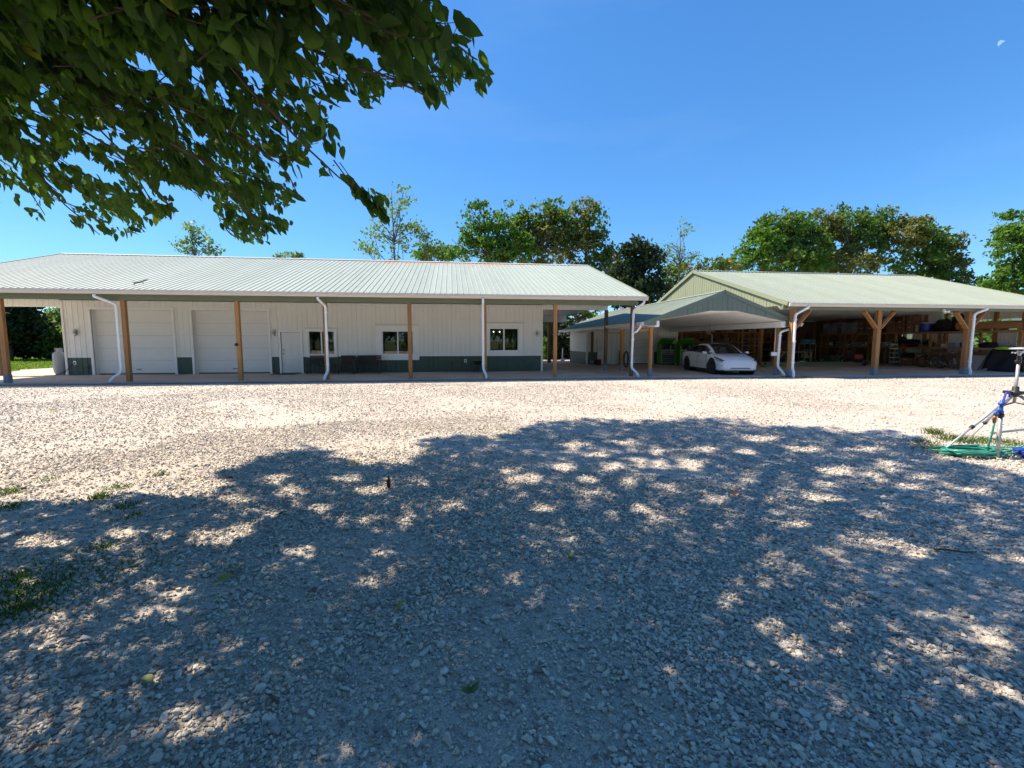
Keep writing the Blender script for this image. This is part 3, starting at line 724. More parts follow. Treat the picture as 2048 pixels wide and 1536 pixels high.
s = MB(); s.box(-.25, .25, -.25, .25, .42, .45); s.build('table_top', M['dark_metal'], t)
for sx in (-1, 1):
    for sy in (-1, 1): s = MB(); s.bar((sx*.21, sy*.21, 0), (sx*.21, sy*.21, .42), .035); s.build('leg', M['dark_metal'], t)
t = thing('fire_bowl', 'black metal kettle grill low against the green wainscot behind a downspout', 'grill', (1.28, 22.35, SL))
s = MB(); s.lathe((0, 0, 0), [(.001, .34), (.12, .36), (.22, .44), (.26, .54), (.31, .56), (.31, .58), (.24, .60), (.001, .62)], 18); s.build('bowl', M['black'], t)
for k in range(3):
    a_ = k*2.094+.4; s = MB(); s.bar((.15*math.cos(a_), .15*math.sin(a_), .4), (.27*math.cos(a_), .27*math.sin(a_), 0), .03); s.build('leg', M['black'], t)
s = MB(); s.lathe((0, 0, .14), [(.001, 0), (.17, 0), (.17, .02), (.001, .02)], 14); s.build('lower_shelf', M['black'], t)
# lit ceiling fixture and red chair seen through the right window
t = thing('pendant_lamp', 'three lit round bulbs seen inside the right hand window', 'lamp', (2.27, 24.6, 2.1))
s = MB(); s.bar((-.42, 0, .1), (.42, 0, .1), .03); s.bar((0, 0, .1), (0, 0, 1.2), .02); s.build('rail', M['dark_metal'], t)
M['bulb'] = emis('warm_bulb', (1.0, .78, .5), 1.6)
for x in (-.33, 0, .33): s = MB(); s.lathe((x, 0, 0), [(.001, .035), (.024, .028), (.035, 0), (.024, -.028), (.001, -.035)], 10); s.build('bulb', M['bulb'], t)
t = thing('red_chair', 'red upholstered chair inside the right hand window', 'chair', (2.3, 24.2, SL))
s = MB(); s.box(-.2, .2, .15, .2, 1.0, 1.5); s.build('backrest', M['red'], t, bevel=.015)
s = MB(); s.box(-.22, .22, -.2, .2, .82, .9); s.build('seat', M['red'], t, bevel=.015)
for sx in (-1, 1):
    for sy in (-1, 1): s = MB(); s.bar((sx*.18, sy*.17, 0), (sx*.18, sy*.17, .82), .03); s.build('leg', M['dark_metal'], t)
t = thing('neon_strip', 'violet glowing strip inside the wide window behind a post', 'light', (-1.78, 23.5, 1.15))
s = MB(); s.box(-.03, .03, 0, .03, -.2, .3); s.build('tube', emis('violet_tube', (.12, .05, 1.0), 1.6), t)
s = MB(); s.box(-.05, .05, .031, .05, -.25, .35); s.build('backing', M['black'], t)
def onroof(px, py):
    k_ = (RZ-EZ)/(RY-EY); d = ray(px, py); t_ = (EZ-EY*k_-CAMH+.03)/(d[2]-k_*d[1]); return Vector(_C+d*t_)
s = MB(); s.tube([onroof(269, 566), onroof(279, 564), onroof(288, 561), onroof(297, 558)], [.022, .02, .017, .007], 5)
s.tube([onroof(269, 566), onroof(267, 569)], .013, 4); s.tube([onroof(284, 562), onroof(286, 566)], .012, 4); s.tube([onroof(270, 566), onroof(265, 563)], .011, 4)
tag(s.build('fallen_twig', M['twig']), 'bare broken twig lying on the sage roof above the first downspout', 'twig')

# ================================================================ middle building with the carport gable
mid = thing('carport_building', 'lower building with a green gabled carport over the white car', 'building', (0, 0, 0))
KX, KZ, KE, KF, KB = 11.72, 3.76, 2.40, 18.35, 33.4
KL, KR = 8.1, 15.42
sL = math.hypot(KX-KL, KZ-KE)
roof_slope(mid, M['roof_new'], (KL, KB, KE), (0, -1, 0), Vector((KX-KL, 0, KZ-KE))/sL, KB-KF, sL, 16)
sR = math.hypot(KR-KX, KZ-KE)
roof_slope(mid, M['roof_new'], (KR, KF, KE), (0, 1, 0), Vector((KX-KR, 0, KZ-KE))/sR, KB-KF, sR, 16)
mb = MB()
for s_ in (1, -1): mb.add([(KX, KF-.03, KZ+.04), (KX, KB, KZ+.04), (KX+s_*.2, KB, KZ-.035), (KX+s_*.2, KF-.03, KZ-.035)], [(0, 1, 2, 3)])
mb.build('ridge_cap', M['roof_new'], mid)
for xe in (KL, KR):
    mb = MB(); mb.bar((xe, KF-.03, KE-.06), (KX, KF-.03, KZ-.06), .05, .16); mb.build('rake_trim', M['siding_gable'], mid)
gutter(mid, (KL, KF-.02, KE), (KL, KB, KE), (-1, 0, 0), size=.13); gutter(mid, (KR, KB, KE), (KR, KF-.02, KE), (1, 0, 0), size=.13)
def topz(x): return KE-.03+(KZ-KE)*(1-(KX-x)/(KX-KL)) if x < KX else KE-.03+(KZ-KE)*(1-(x-KX)/(KR-KX))
def botz(x):
    return float(np.interp(x, [8.1, 8.66, 8.67, 11.1, 12.35, 14.68, 14.69, 15.42], [2.26, 2.26, 2.46, 2.90, 2.90, 2.46, 2.26, 2.26]))
BENDS = [8.66, 8.67, 11.1, KX, 12.35, 14.68, 14.69]
siding(mid, M['siding_gable'], (0, KF, 0), (1, 0, 0), (0, -1, 0), 8.22, 15.3, 0, 0, top=topz, bot=lambda x: min(botz(x), topz(x)-.01), name='gable_panel', h=.018)
BENDS = []
mb = MB(); poly = [(8.22, 2.26), (8.66, 2.26), (8.66, 2.46), (11.1, 2.90), (12.35, 2.90), (14.69, 2.46), (14.69, 2.26), (15.3, 2.26), (15.3, topz(15.3)), (KX, topz(KX)), (8.22, topz(8.22))]
mb.prism(poly, 'y', KF+.004, KF+.05); mb.build('gable_backing', M['white_siding'], mid)
# vaulted white ceiling in ribbed sheets
pr = [(8.67, 2.462), (11.1, 2.902), (12.35, 2.902), (14.68, 2.462)]
y = KF+.06
while y < 28.7:
    y1 = min(y+.9, 28.8); mb = MB()
    vs = []; rows = []
    k = 0
    yy = y
    prof = [(y, 0), (y+.1, 0), (y+.12, .018), (y+.15, .018), (y+.17, 0), (y+.40, 0), (y+.42, .018), (y+.45, .018), (y+.47, 0), (y+.7, 0), (y+.72, .018), (y+.75, .018), (y+.77, 0), (y1, 0)]
    prof = [p for p in prof if p[0] <= y1]
    m_ = len(prof)
    for (x_, z_) in pr: vs += [(x_, p, z_-d) for p, d in prof]
    mb.add(vs, [(i*m_+j, i*m_+j+1, (i+1)*m_+j+1, (i+1)*m_+j) for i in range(3) for j in range(m_-1)])
    mb.build('ceiling_panel', M['white_siding'], mid, recalc=False); y = y1
mb = MB(); mb.box(8.62, 8.82, KF+.06, 28.8, 2.2, 2.455); mb.build('boxed_beam', M['white'], mid)
mb = MB(); mb.box(14.53, 14.75, KF+.06, 28.8, 2.2, 2.455); mb.build('boxed_beam', M['white'], mid)
mb = MB(); mb.box(8.2, 8.6, KF+.06, 33.2, 2.262, 2.28); mb.build('soffit_strip', M['white_siding'], mid)
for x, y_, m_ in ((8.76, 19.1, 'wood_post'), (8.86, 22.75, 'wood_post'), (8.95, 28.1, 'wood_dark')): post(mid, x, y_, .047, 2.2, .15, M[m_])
post(mid, 14.66, 18.75, .047, 2.2, .16, M['wood_post'])
mb = MB(); mb.box(8.0, 8.78, 22.7, 22.74, 1.98, 2.06); mb.build('tie_board', M['wood_x'], mid)
mb = MB(); mb.box(7.9, 8.70, 19.08, 19.12, 2.02, 2.13); mb.build('tie_board', M['wood_x'], mid)
# enclosed part
core = MB(); core.box(8.85, 8.95, 28.95, 33.2, .047, 2.3); core.box(8.85, 9.63, 28.85, 28.95, .047, 2.6); core.box(9.63, 10.55, 28.85, 28.95, 2.0, 2.6); core.box(10.55, 10.95, 28.85, 28.95, .047, 2.6); core.box(10.95, 13.40, 28.85, 28.95, 2.2, 2.9); core.box(13.40, 15.1, 28.85, 28.95, .047, 2.9); core.box(15.0, 15.1, 28.95, 33.2, .047, 2.3); core.box(8.95, 15.0, 33.1, 33.2, .047, 2.3)
core.build('wall', M['interior'], mid)
siding(mid, M['white_siding'], (8.85, 0, 0), (0, 1, 0), (-1, 0, 0), 28.9, 33.2, .87, 2.28)
siding(mid, M['wains'], (8.85, 0, 0), (0, 1, 0), (-1, 0, 0), 28.9, 33.2, .06, .85, name='wainscot_panel')
for a, b, c, d in ((8.9, 9.55, .87, 2.6), (9.55, 10.62, 2.08, 2.7), (10.62, 10.87, .06, 2.85), (10.87, 13.48, 2.28, 2.9), (13.48, 15.08, .87, 2.9)): siding(mid, M['white_siding'], (0, 28.85, 0), (1, 0, 0), (0, -1, 0), a, b, c, d)
for a, b in ((8.9, 9.55), (13.48, 15.08)): siding(mid, M['wains'], (0, 28.85, 0), (1, 0, 0), (0, -1, 0), a, b, .06, .85, name='wainscot_panel')
for q_ in ((8.78, 8.90, 28.79, 28.84, .05, 2.3), (15.06, 15.14, 28.79, 28.84, .05, 2.6)):
    mb = MB(); mb.box(*q_); mb.build('corner_trim', M['white'], mid)
mb = MB(); mb.box(9.55, 9.63, 28.79, 28.9, .05, 2.08); mb.box(10.54, 10.62, 28.79, 28.9, .05, 2.08); mb.box(9.63, 10.54, 28.79, 28.9, 2.0, 2.08); ed2 = mb.build('side_door', M['white'], mid)
door_leaf(ed2, 9.63, 10.54, .05, 2.0, 28.82, M['door_white'])
mb = MB(); mb.box(10.87, 10.95, 28.78, 28.9, .05, 2.28); mb.box(13.40, 13.48, 28.78, 28.9, .05, 2.28); mb.box(10.95, 13.40, 28.78, 28.9, 2.2, 2.28); gd2 = mb.build('garage_door', M['white'], mid)
for k in range(4):
    s = MB(); s.box(10.96, 13.39, 28.93, 28.97, .10+k*.524+.004, .10+(k+1)*.524-.004); s.build('door_section', M['door_white'], gd2, bevel=.005)
s = MB(); s.box(10.96, 13.39, 28.935, 28.965, .05, .098); s.build('bottom_seal', M['black'], gd2)
wall_lamp(mid, 9.1, 28.78, 1.95)
s = MB(); s.box(11.0, 11.14, 28.6, 28.72, .05, .95); s.build('dark_conduit_box', M['black'], mid)
for x0, dx in ((13.9, .0), (14.15, .12)):     # conduits hanging from the ceiling
    pass
s = MB(); s.tube([(14.45, 23.9, 2.5), (14.45, 23.9, 2.05), (14.62, 23.9, 1.93), (14.62, 23.9, 1.2)], .02, 6); s.build('conduit', M['gutter'], mid)
s = MB(); s.tube([(14.28, 23.9, 2.5), (14.28, 23.9, 2.08), (14.42, 23.9, 1.96)], .02, 6); s.build('conduit', M['gutter'], mid)
s = MB(); s.box(14.56, 14.70, 23.84, 23.92, 1.0, 1.2); s.build('outlet_box', M['white'], mid, bevel=.01)
s = MB(); s.tube([(14.42, 18.6, 2.2), (14.42, 18.6, 1.0)], .018, 6); s.build('conduit', M['gutter'], mid)
s = MB(); s.box(14.30, 14.56, 18.58, 18.67, .93, 1.1); s.build('outlet_box', M['white'], mid, bevel=.01)
downspout(mid, [(8.02, 18.5, 2.3), (8.02, 18.5, 2.22), (7.92, 18.62, 2.02), (7.84, 18.74, 1.95)], .10)
downspout(mid, [(15.35, 18.45, 2.3), (15.35, 18.45, 2.24), (14.60, 18.52, 2.0), (14.56, 18.52, .45), (14.62, 18.3, .25), (14.62, 18.12, .05)], .12)
t = thing('red_bucket', 'red bucket on the slab beside the side door', 'bucket', (9.35, 28.0, .047))
s = MB(); s.lathe((0, 0, 0), [(.001, 0.001), (.17, 0.001), (.21, .36), (.22, .36), (.22, .38), (.2, .38), (.165, .02), (.001, .02)], 16); s.build('pail', M['red'], t)
s = MB(); s.tube([(.21*math.cos(a_), .02, .36-.13*math.sin(a_)) for a_ in np.linspace(0, math.pi, 9)], .006, 5); s.build('handle', M['steel'], t)
t = thing('hose_hank', 'dark cable coil hanging on the post by the second carport bay', 'cable', (8.97, 22.62, .7))
s = MB()
for k in range(4): s.tube([(.05+.11*math.cos(a_)+.01*k, -.03*k, -.05+.42*math.sin(a_)) for a_ in np.linspace(0, 2*math.pi, 19)], .016, 5)
s.build('coil', M['black'], t)
t = thing('white_standpipe', 'short white pipe with round foot behind the front porch post', 'pipe', (8.45, 33.9, SL))
s = MB(); s.cyl((0, 0, .1), (0, 0, 1.0), .05, 10); s.build('pipe', M['white'], t); s = MB(); s.lathe((0, 0, 0), [(.16, 0), (.18, .1), (.12, .2), (.001, .22)], 12); s.build('foot', M['white'], t)

# ================================================================ open storage pavilion
pav = thing('storage_pavilion', 'open sided storage pavilion with light green roof and braced timber posts', 'shed', (0, 0, 0))
PX0, PX1, PE, PR, PEZ, PRZ = 14.3, 29.3, 17.75, 25.6, 3.23, 5.75
sp = math.hypot(PR-PE, PRZ-PEZ)
roof_slope(pav, M['roof_new'], (PX0, PE, PEZ), (1, 0, 0), Vector((0, PR-PE, PRZ-PEZ))/sp, PX1-PX0, sp, 16)
roof_slope(pav, M['roof_new'], (PX1, 2*PR-PE, PEZ), (-1, 0, 0), Vector((0, PE-PR, PRZ-PEZ))/sp, PX1-PX0, sp, 16)
mb = MB()
for s_ in (1, -1): mb.add([(PX0-.03, PR, PRZ+.045), (PX1+.03, PR, PRZ+.045), (PX1+.03, PR-s_*.2, PRZ-.02), (PX0-.03, PR-s_*.2, PRZ-.02)], [(0, 1, 2, 3)])
mb.build('ridge_cap', M['roof_new'], pav)
for X, s_ in ((PX0, -1), (PX1, 1)):
    for sy in (1, -1):
        mb = MB(); y0 = PR-sy*(PR-PE); mb.bar((X+s_*.025, y0, PEZ-.04), (X+s_*.025, PR, PRZ-.04), .06, .17); mb.build('rake_trim', M['siding_green'], pav)
gutter(pav, (PX0, PE, PEZ-.01), (PX1, PE, PEZ-.01), (0, -1, 0), size=.125)
mb = MB(); mb.box(PX0-.12, PX1-.1, 17.90, 18.0, 2.96, 3.17); mb.build('fascia_beam', M['fascia_green'], pav)
mb = MB(); mb.box(PX0+.1, PX1-.1, PE+.02, 17.88, 3.13, 3.16); mb.build('soffit_strip', M['fascia_green'], pav)
BENDS = [PR]
f = lambda y_: PEZ-.08+(PRZ-PEZ)*(1-abs(y_-PR)/(PR-PE))
siding(pav, M['siding_green'], (PX0+.06, 0, 0), (0, 1, 0), (-1, 0, 0), PE+.06, 2*PR-PE-.1, 0, 0, top=f, bot=lambda y_: 2.98 if y_ < 18.4 else 3.16, name='gable_panel')
siding(pav, M['siding_green'], (PX1-.06, 0, 0), (0, 1, 0), (1, 0, 0), PE+.06, 2*PR-PE-.1, 0, 0, top=f, bot=lambda y_: 3.16, name='gable_panel')
BENDS = []
mb = MB(); mb.prism([(PE+.1, 3.2), (2*PR-PE-.1, 3.2), (PR, PRZ-.1)], 'x', PX0+.065, PX0+.12); mb.prism([(PE+.1, 3.2), (2*PR-PE-.1, 3.2), (PR, PRZ-.1)], 'x', PX1-.12, PX1-.065); mb.build('gable_backing', M['white_siding'], pav)
# ceiling sheets
x = PX0+.13
while x < PX1-.2:
    x1 = min(x+1.83, PX1-.15); mb = MB(); mb.box(x+.006, x1-.006, 18.05, 33.3, 3.205, 3.22); mb.build('ceiling_panel', M['white_siding'], pav); x = x1
mb = MB(); mb.box(PX0+.13, PX1-.15, 18.05, 33.3, 3.225, 3.235); mb.build('ceiling_deck', M['black'], pav)
# braced posts
def ypost(x, br):
    w = .2; post(pav, x, 18.12, .05, 2.96, w, M['wood_post'])
    for sg in br:
        mb = MB(); mb.bar((x+sg*.09, 18.12, 2.18), (x+sg*.75, 18.12, 2.93), .10, .17, up=(0, 1, 0)); mb.bar((x+sg*.10, 18.06, 2.16), (x+sg*.76, 18.06, 2.92), .05, .14, up=(0, 1, 0)); mb.build('brace', M['wood_post'], pav)
ypost(float(onY(1580, 740, 18.12)[0]), (1,)); ypost(19.08, (-1, 1)); ypost(float(onY(1932, 690, 18.12)[0]), (-1, 1)); ypost(28.9, (-1,))
dx_ = lambda px, Y: float(onY(px, 700, Y)[0])
downspout(pav, [(dx_(1612, 17.66), 17.66, 3.1), (dx_(1612, 17.66), 17.66, 3.04), (dx_(1587, 17.9), 17.9, 2.75), (dx_(1587, 17.9), 17.9, .42), (dx_(1590, 17.75), 17.75, .25), (dx_(1590, 17.6), 17.6, .05)], .12)
downspout(pav, [(dx_(1966, 17.66), 17.66, 3.1), (dx_(1966, 17.66), 17.66, 3.04), (dx_(1942, 17.9), 17.9, 2.84), (dx_(1942, 17.9), 17.9, .40), (dx_(1945, 17.75), 17.75, .22), (dx_(1945, 17.62), 17.62, .05)], .12)
flood(pav, 22.15, 17.86, 2.98)
# end wall: studs, sheathing and openings; back wall boarded
RWX = 29.05
for y_ in np.arange(18.3, 33.3, 1.22):
    mb = MB(); mb.box(RWX, RWX+.14, y_, y_+.14, .05, 3.2); mb.build('stud', M['wood_post'], pav)
for y0, y1, z0, z1 in ((18.1, 19.1, .05, 3.2), (19.9, 20.9, 1.25, 2.2), (22.3, 25.3, 1.5, 2.2), (26.0, 33.3, .05, 3.2), (19.1, 24.0, .05, 1.2), (24.0, 26.0, .05, 1.35), (19.1, 22.6, 2.78, 3.2), (23.6, 26.0, 2.2, 3.2)):
    siding(pav, M['ply'] if y0 == 26.0 else M['white_siding'], (RWX+.16, 0, 0), (0, 1, 0), (-1, 0, 0), y0, y1, z0, z1, name='wall_sheet')
    mb = MB(); mb.box(RWX+.161, RWX+.2, y0, y1, z0, z1); mb.build('wall_sheet', M['siding_green'], pav)
mb = MB(); mb.box(28.55, 28.68, 18.2, 19.0, .05, 3.1); mb.build('white_post_wrap', M['white_siding'], pav)
for k in range(13):
    x0 = 15.2+k*1.12; mb = MB(); mb.box(x0, x0+1.11, 33.32, 33.36, .05, 3.2); mb.build('back_board', M['ply'], pav)

# ================================================================ timber storage rack along the end wall
rack = thing('storage_rack', 'long two level timber storage rack along the end wall of the pavilion', 'rack', (0, 0, 0))
RX0, RX1 = 28.3, 28.98
RY0, RY1 = 19.15, 31.6
for y_ in (19.15, 21.3, 23.45, 25.6, 27.5, 29.4, 31.5):
    for x_ in (RX0, RX1-.09):
        w_ = .14 if y_ in (23.45, 19.15) else .09
        s = MB(); s.box(x_, x_+.09, y_-w_/2, y_+w_/2, .05, 2.085); s.build('upright', M['wood_post'], rack, bevel=.004)
    for z_ in (1.12, 2.03):
        s = MB(); s.box(RX0+.09, RX1-.09, y_-.02, y_+.02, z_, z_+.09); s.build('bearer', M['wood_x'], rack)
ys_ = (19.08, 22.3, 25.6, 28.8, 31.6)
for z_ in (1.17, 2.09):
    for a_, b_ in zip(ys_[:-1], ys_[1:]):
        for x_ in (RX0-.04, RX1-.04):
            s = MB(); s.box(x_, x_+.038, a_+.002, b_-.002, z_-.045, z_+.045); s.build('rail', M['wood_y'], rack)
        for k in range(3):
            s = MB(); s.box(RX0+.004+k*.213, RX0+.210+k*.213, a_+.002, b_-.002, z_+.047, z_+.065); s.build('shelf_board', M['wood_y'], rack)
TOP, MID, FL = 2.156, 1.236, .05
def carton(label, x, y, z, dx, dy, dz, m='card', grp='cardboard boxes on the storage rack', nm='cardboard_box', tape=True, rz=0):
    t = thing(nm, label, 'box' if 'box' in nm else 'bin', (x, y, z), rz, grp)
    s = MB(); s.box(-dx/2, dx/2, -dy/2, dy/2, 0, dz); s.build('carton_body', M[m], t, bevel=.008)
    for sy in (-1, 1):   # top flaps
        s = MB(); s.box(-dx/2+.004, dx/2-.004, min(sy*.004, sy*dy/2), max(sy*.004, sy*dy/2), dz+.001, dz+.006); s.build('flap', M[m], t)
    if tape:
        s = MB(); s.box(-dx/2-.003, -dx/2-.0005, -dy*.12, dy*.2, dz*.72, dz*.86); s.build('paper_label', M['card_tape'], t)
    return t
def bin_(label, x, y, z, dx, dy, dz, m='bin_clear', lid='bin_clear', grp='plastic storage bins on the rack', rz=0, nm='storage_bin'):
    t = thing(nm, label, 'bin', (x, y, z), rz, grp)
    s = MB(); a = .93
    vs = [(sx*dx/2*k, sy*dy/2*k, zz) for k, zz in ((a, 0), (1, dz*.9)) for sy in (-1, 1) for sx in (-1, 1)]
    s.add(vs, [(0,2,3,1),(4,5,7,6),(0,1,5,4),(2,6,7,3),(0,4,6,2),(1,3,7,5)]); s.build('tub', M[m], t, bevel=.01)
    s = MB(); s.box(-dx/2-.015, dx/2+.015, -dy/2-.015, dy/2+.015, dz*.9+.001, dz); s.build('lid', M[lid], t, bevel=.008)
    return t
cx = 28.62
# tops of the rack, reading from the open end inwards
def stack(ynm, y, hs, w, z=TOP):
    zz = z
    for i, h in enumerate(hs):
        pos = ['bottom', 'second', 'third', 'topmost'][i] if i < len(hs)-1 or len(hs) == 1 else 'topmost'
        if len(hs) == 1: pos = 'single'
        carton(f'brown cardboard box, {pos} in the stack {ynm}', cx+rnd.uniform(-.03, .03), y, zz, .55, w, h, rz=rnd.uniform(-.03, .03), tape=rnd.random() < .6); zz += h+.008
stack('right beside the blue drum', 24.75, [.36, .33, .28], .42)
stack('one place inward from the blue drum stack', 25.4, [.38, .34], .50)
stack('behind the middle braced post', 26.0, [.38, .34], .50)
stack('on the inner side of the middle braced post', 27.45, [.4, .45], .75)
stack('between the two inner uprights', 28.15, [.4, .3, .2], .45)
carton('small box with a white label on top near the square opening', cx, 24.5, TOP+1.0, .35, .25, .1)
t = thing('plastic_drum', 'royal blue ribbed drum with pale lid on the top shelf', 'drum', (cx, 24.0, TOP))
s = MB(); s.lathe((0, 0, 0), [(.001, .001), (.24, .001), (.27, .05), (.255, .2), (.275, .25), (.26, .3), (.285, .5), (.285, .52), (.001, .53)], 20); s.build('drum_body', M['blue'], t)
s = MB(); s.lathe((0, 0, .532), [(.31, -.03), (.315, .01), (.28, .03), (.001, .04)], 20); s.build('lid', M['card_tape'], t)
t = thing('narrow_white_carton', 'narrow cream carton standing left of the blue drum', 'box', (28.35, 24.33, TOP))
s = MB(); s.box(-.05, .05, -.06, .06, 0, .42); s.build('carton_body', M['grey_panel'], t)
def blob(name, label, cat, c, r, m, seed, seg=16, flat=True, grp=None, amp=.35):
    rr = random.Random(seed); s = MB(); vs = []; n1, n2 = 10, seg
    ph = [rr.uniform(0, 6.28) for _ in range(6)]
    for i in range(n1+1):
        th = math.pi*i/n1
        for k in range(n2):
            a_ = 2*math.pi*k/n2
            q = 1+amp*.4*(math.sin(2*a_+ph[0]+th*2)+.6*math.sin(5*a_+ph[1]-th*3)+.5*math.sin(7*th+ph[2]+a_))
            z = math.cos(th)*r[2]*q
            if z < -r[2]*.6: z = -r[2]*.6
            vs.append((math.sin(th)*math.cos(a_)*r[0]*q, math.sin(th)*math.sin(a_)*r[1]*q, z+r[2]*.6))
    s.add(vs, [(i*n2+k, i*n2+(k+1) % n2, (i+1)*n2+(k+1) % n2, (i+1)*n2+k) for i in range(n1) for k in range(n2)], True)
    o = s.build(name, m, None, loc=c); return tag(o, label, cat, grp)
blob('tarp_bundle', 'large black tarp bundle on the top shelf right of the blue drum', 'tarp', (28.75, 23.0, TOP), (.3, .75, .42), M['tarp'], 3)
blob('tarp_bundle', 'peaked black tarp mound nearest the stacked lumber', 'tarp', (28.75, 22.35, TOP+.1), (.28, .35, .5), M['tarp'], 9)
t = thing('lumber_pack', 'banded pack of clean pine boards raised on blocks on the top shelf', 'lumber', (28.6, 20.55, TOP))
for k in range(4):
    s = MB(); s.box(-.3, .3, -1.35+k*.85, -1.25+k*.85, 0, .09); s.build('spacer_block', M['wood_x'], t)
for l in range(5):
    for c_ in range(4):
        o_ = rnd.uniform(-.05, .05); s = MB(); s.box(-.34+c_*.17+.003, -.34+(c_+1)*.17-.003, -1.5+o_+(0 if l < 4 else .4), 1.55+o_, .092+l*.078, .092+l*.078+.074); s.build('board', M['wood_y'], t)
s = MB(); s.box(-.36, .36, -1.62, -1.515, .1, .42); s.build('end_cap', M['card'], t)
# two rows of cloudy bins further in
names = ['first', 'second', 'third', 'fourth', 'fifth', 'sixth', 'seventh', 'eighth']
for k in range(7):
    y_ = 28.7+k*.42
    for r_ in range(2):
        if k == 5 and r_ == 1: continue
        bin_(f'cloudy storage bin in the {"lower" if r_ == 0 else "upper"} row on the top shelf, {names[k]} from the cardboard stacks', cx, y_, TOP+r_*.40, .56, .39, .385, lid=rnd.choice(['bin_clear', 'card_tape', 'tarp']))
# middle shelf
items = [(19.6, .3, 'red'), (20.3, .22, 'tarp'), (21.0, .25, 'blue')]
for i, (y_, w_, lab, m_) in enumerate([(21.75, .34, 'navy blue storage bin with a white lid on the middle shelf behind the downspout post', 'blue'), (22.35, .45, 'pale storage bin crammed beside the navy one on the middle shelf', 'bin_clear'), (26.6, .5, 'grey storage bin on the middle shelf behind the braced post', 'bin_clear'), (27.1, .4, 'frosted storage bin on the middle shelf beside the inner upright', 'bin_clear'), (28.6, .45, 'cloudy storage bin low on the middle shelf past the leaning planks', 'bin_clear'), (29.9, .5, 'cloudy storage bin far along the middle shelf', 'bin_clear')]):
    bin_(lab, cx, y_, MID, .5, w_, .30, m=m_, lid='card_tape')
carton('small brown box on the middle shelf by the thick upright', cx, 23.1, MID, .4, .3, .26)
carton('low yellowish box under the ladder top on the middle shelf', cx, 24.0, MID, .4, .5, .13, m='ply')
blob('duffel_bag', 'long black bag slumped on the middle shelf behind the step ladder', 'bag', (28.6, 24.75, MID), (.25, .6, .27), M['tarp'], 5)
blob('duffel_bag', 'round black bag at the thick upright on the middle shelf', 'bag', (28.65, 23.8, MID), (.22, .3, .28), M['tarp'], 6)
blob('junk_pile', 'tangled dark clutter piled at the inner end of the middle shelf', 'clutter', (28.6, 25.35, MID), (.2, .25, .38), M['tarp'], 8)
blob('cloth_bundle', 'dark folded cloth heap on the middle shelf at the open end', 'cloth', (28.62, 20.7, MID), (.22, .45, .18), M['tarp'], 12)
t = thing('board_offcuts', 'thin pale and red offcuts spread flat on the middle shelf at the open end', 'boards', (28.6, 19.9, MID))
for k in range(7):
    s = MB(); s.bar((-.2+k*.06, -.7+.1*(k % 3), .012+k*.016), (-.15+k*.05, .75-.09*k, .012+k*.017), .07, .014); s.build('offcut', M[['grey_panel', 'red', 'wood_y', 'black', 'blue', 'card_tape', 'wood_y'][k]], t)
def can(label, y, r, h, m, dx=0, nm='paint_can', z=MID):
    t = thing(nm, label, 'can', (28.48+dx, y, z), 0, 'cans and jugs on the middle shelf')
    s = MB(); s.lathe((0, 0, 0), [(.001, .001), (r, .001), (r, h*.93), (r*.96, h*.95), (r*.97, h), (r*.85, h), (r*.85, h*.97), (.001, h*.97)], 16); s.build('can_body', M[m], t)
    s = MB(); s.lathe((0, 0, 0), [(r+.001, h*.3), (r+.003, h*.32), (r+.003, h*.75), (r+.001, h*.77)], 16); s.build('paper_label', M['card_tape'], t)
for lab_, y_, r_, h_, m_ in (('squat steel can just inward of the thick upright', 25.95, .09, .2, 'steel'), ('red can beside the squat steel can', 26.2, .08, .22, 'red'), ('tall white jug left of the braced post on the middle shelf', 27.75, .10, .32, 'grey_panel'), ('green can beside the tall white jug', 28.0, .09, .2, 'green_paint'), ('blue can by the fourth upright from the open end', 29.15, .09, .2, 'blue'), ('silver pail behind the leaning planks', 29.45, .13, .28, 'steel'), ('small black can past the silver pail', 30.3, .08, .18, 'black'), ('white pail second from the inner end of the shelf', 30.7, .13, .32, 'grey_panel'), ('red can at the inner end of the middle shelf', 31.1, .09, .22, 'red'), ('pale tub beside the black bag on the middle shelf', 22.85, .10, .18, 'card_tape')): can(lab_, y_, r_, h_, m_)
t = thing('tool_box', 'red metal tool box on the middle shelf left of the step ladder top', 'tool box', (28.5, 25.05, MID))
s = MB(); s.box(-.12, .12, -.22, .22, 0, .16); s.build('box_body', M['red'], t, bevel=.01)
s = MB(); s.prism([(-.12, .162), (.12, .162), (.06, .22), (-.06, .22)], 'y', -.22, .22); s.build('lid', M['red'], t); s = MB(); s.tube([(0, -.08, .22), (0, -.08, .26), (0, .08, .26), (0, .08, .22)], .008, 6); s.build('handle', M['steel'], t)
for k_, (y_, z_, ln_) in enumerate(((22.6, 2.05, .5), (26.9, 2.05, .7), (30.2, 2.05, .6))):
    s = MB(); s.tube([(28.22, y_, z_), (28.18, y_+.05, z_-ln_*.5), (28.2, y_+.14, z_-ln_), (28.2, y_+.24, z_-ln_*.5), (28.22, y_+.26, z_)], .014, 6); tag(s.build('hanging_cord', M[['black', 'card_tape', 'hose'][k_]]), ['black cord looped from the shelf edge behind the bicycles', 'pale rope looped from the shelf edge by the braced post', 'green cord looped from the shelf edge deep inside the bay'][k_], 'cord')
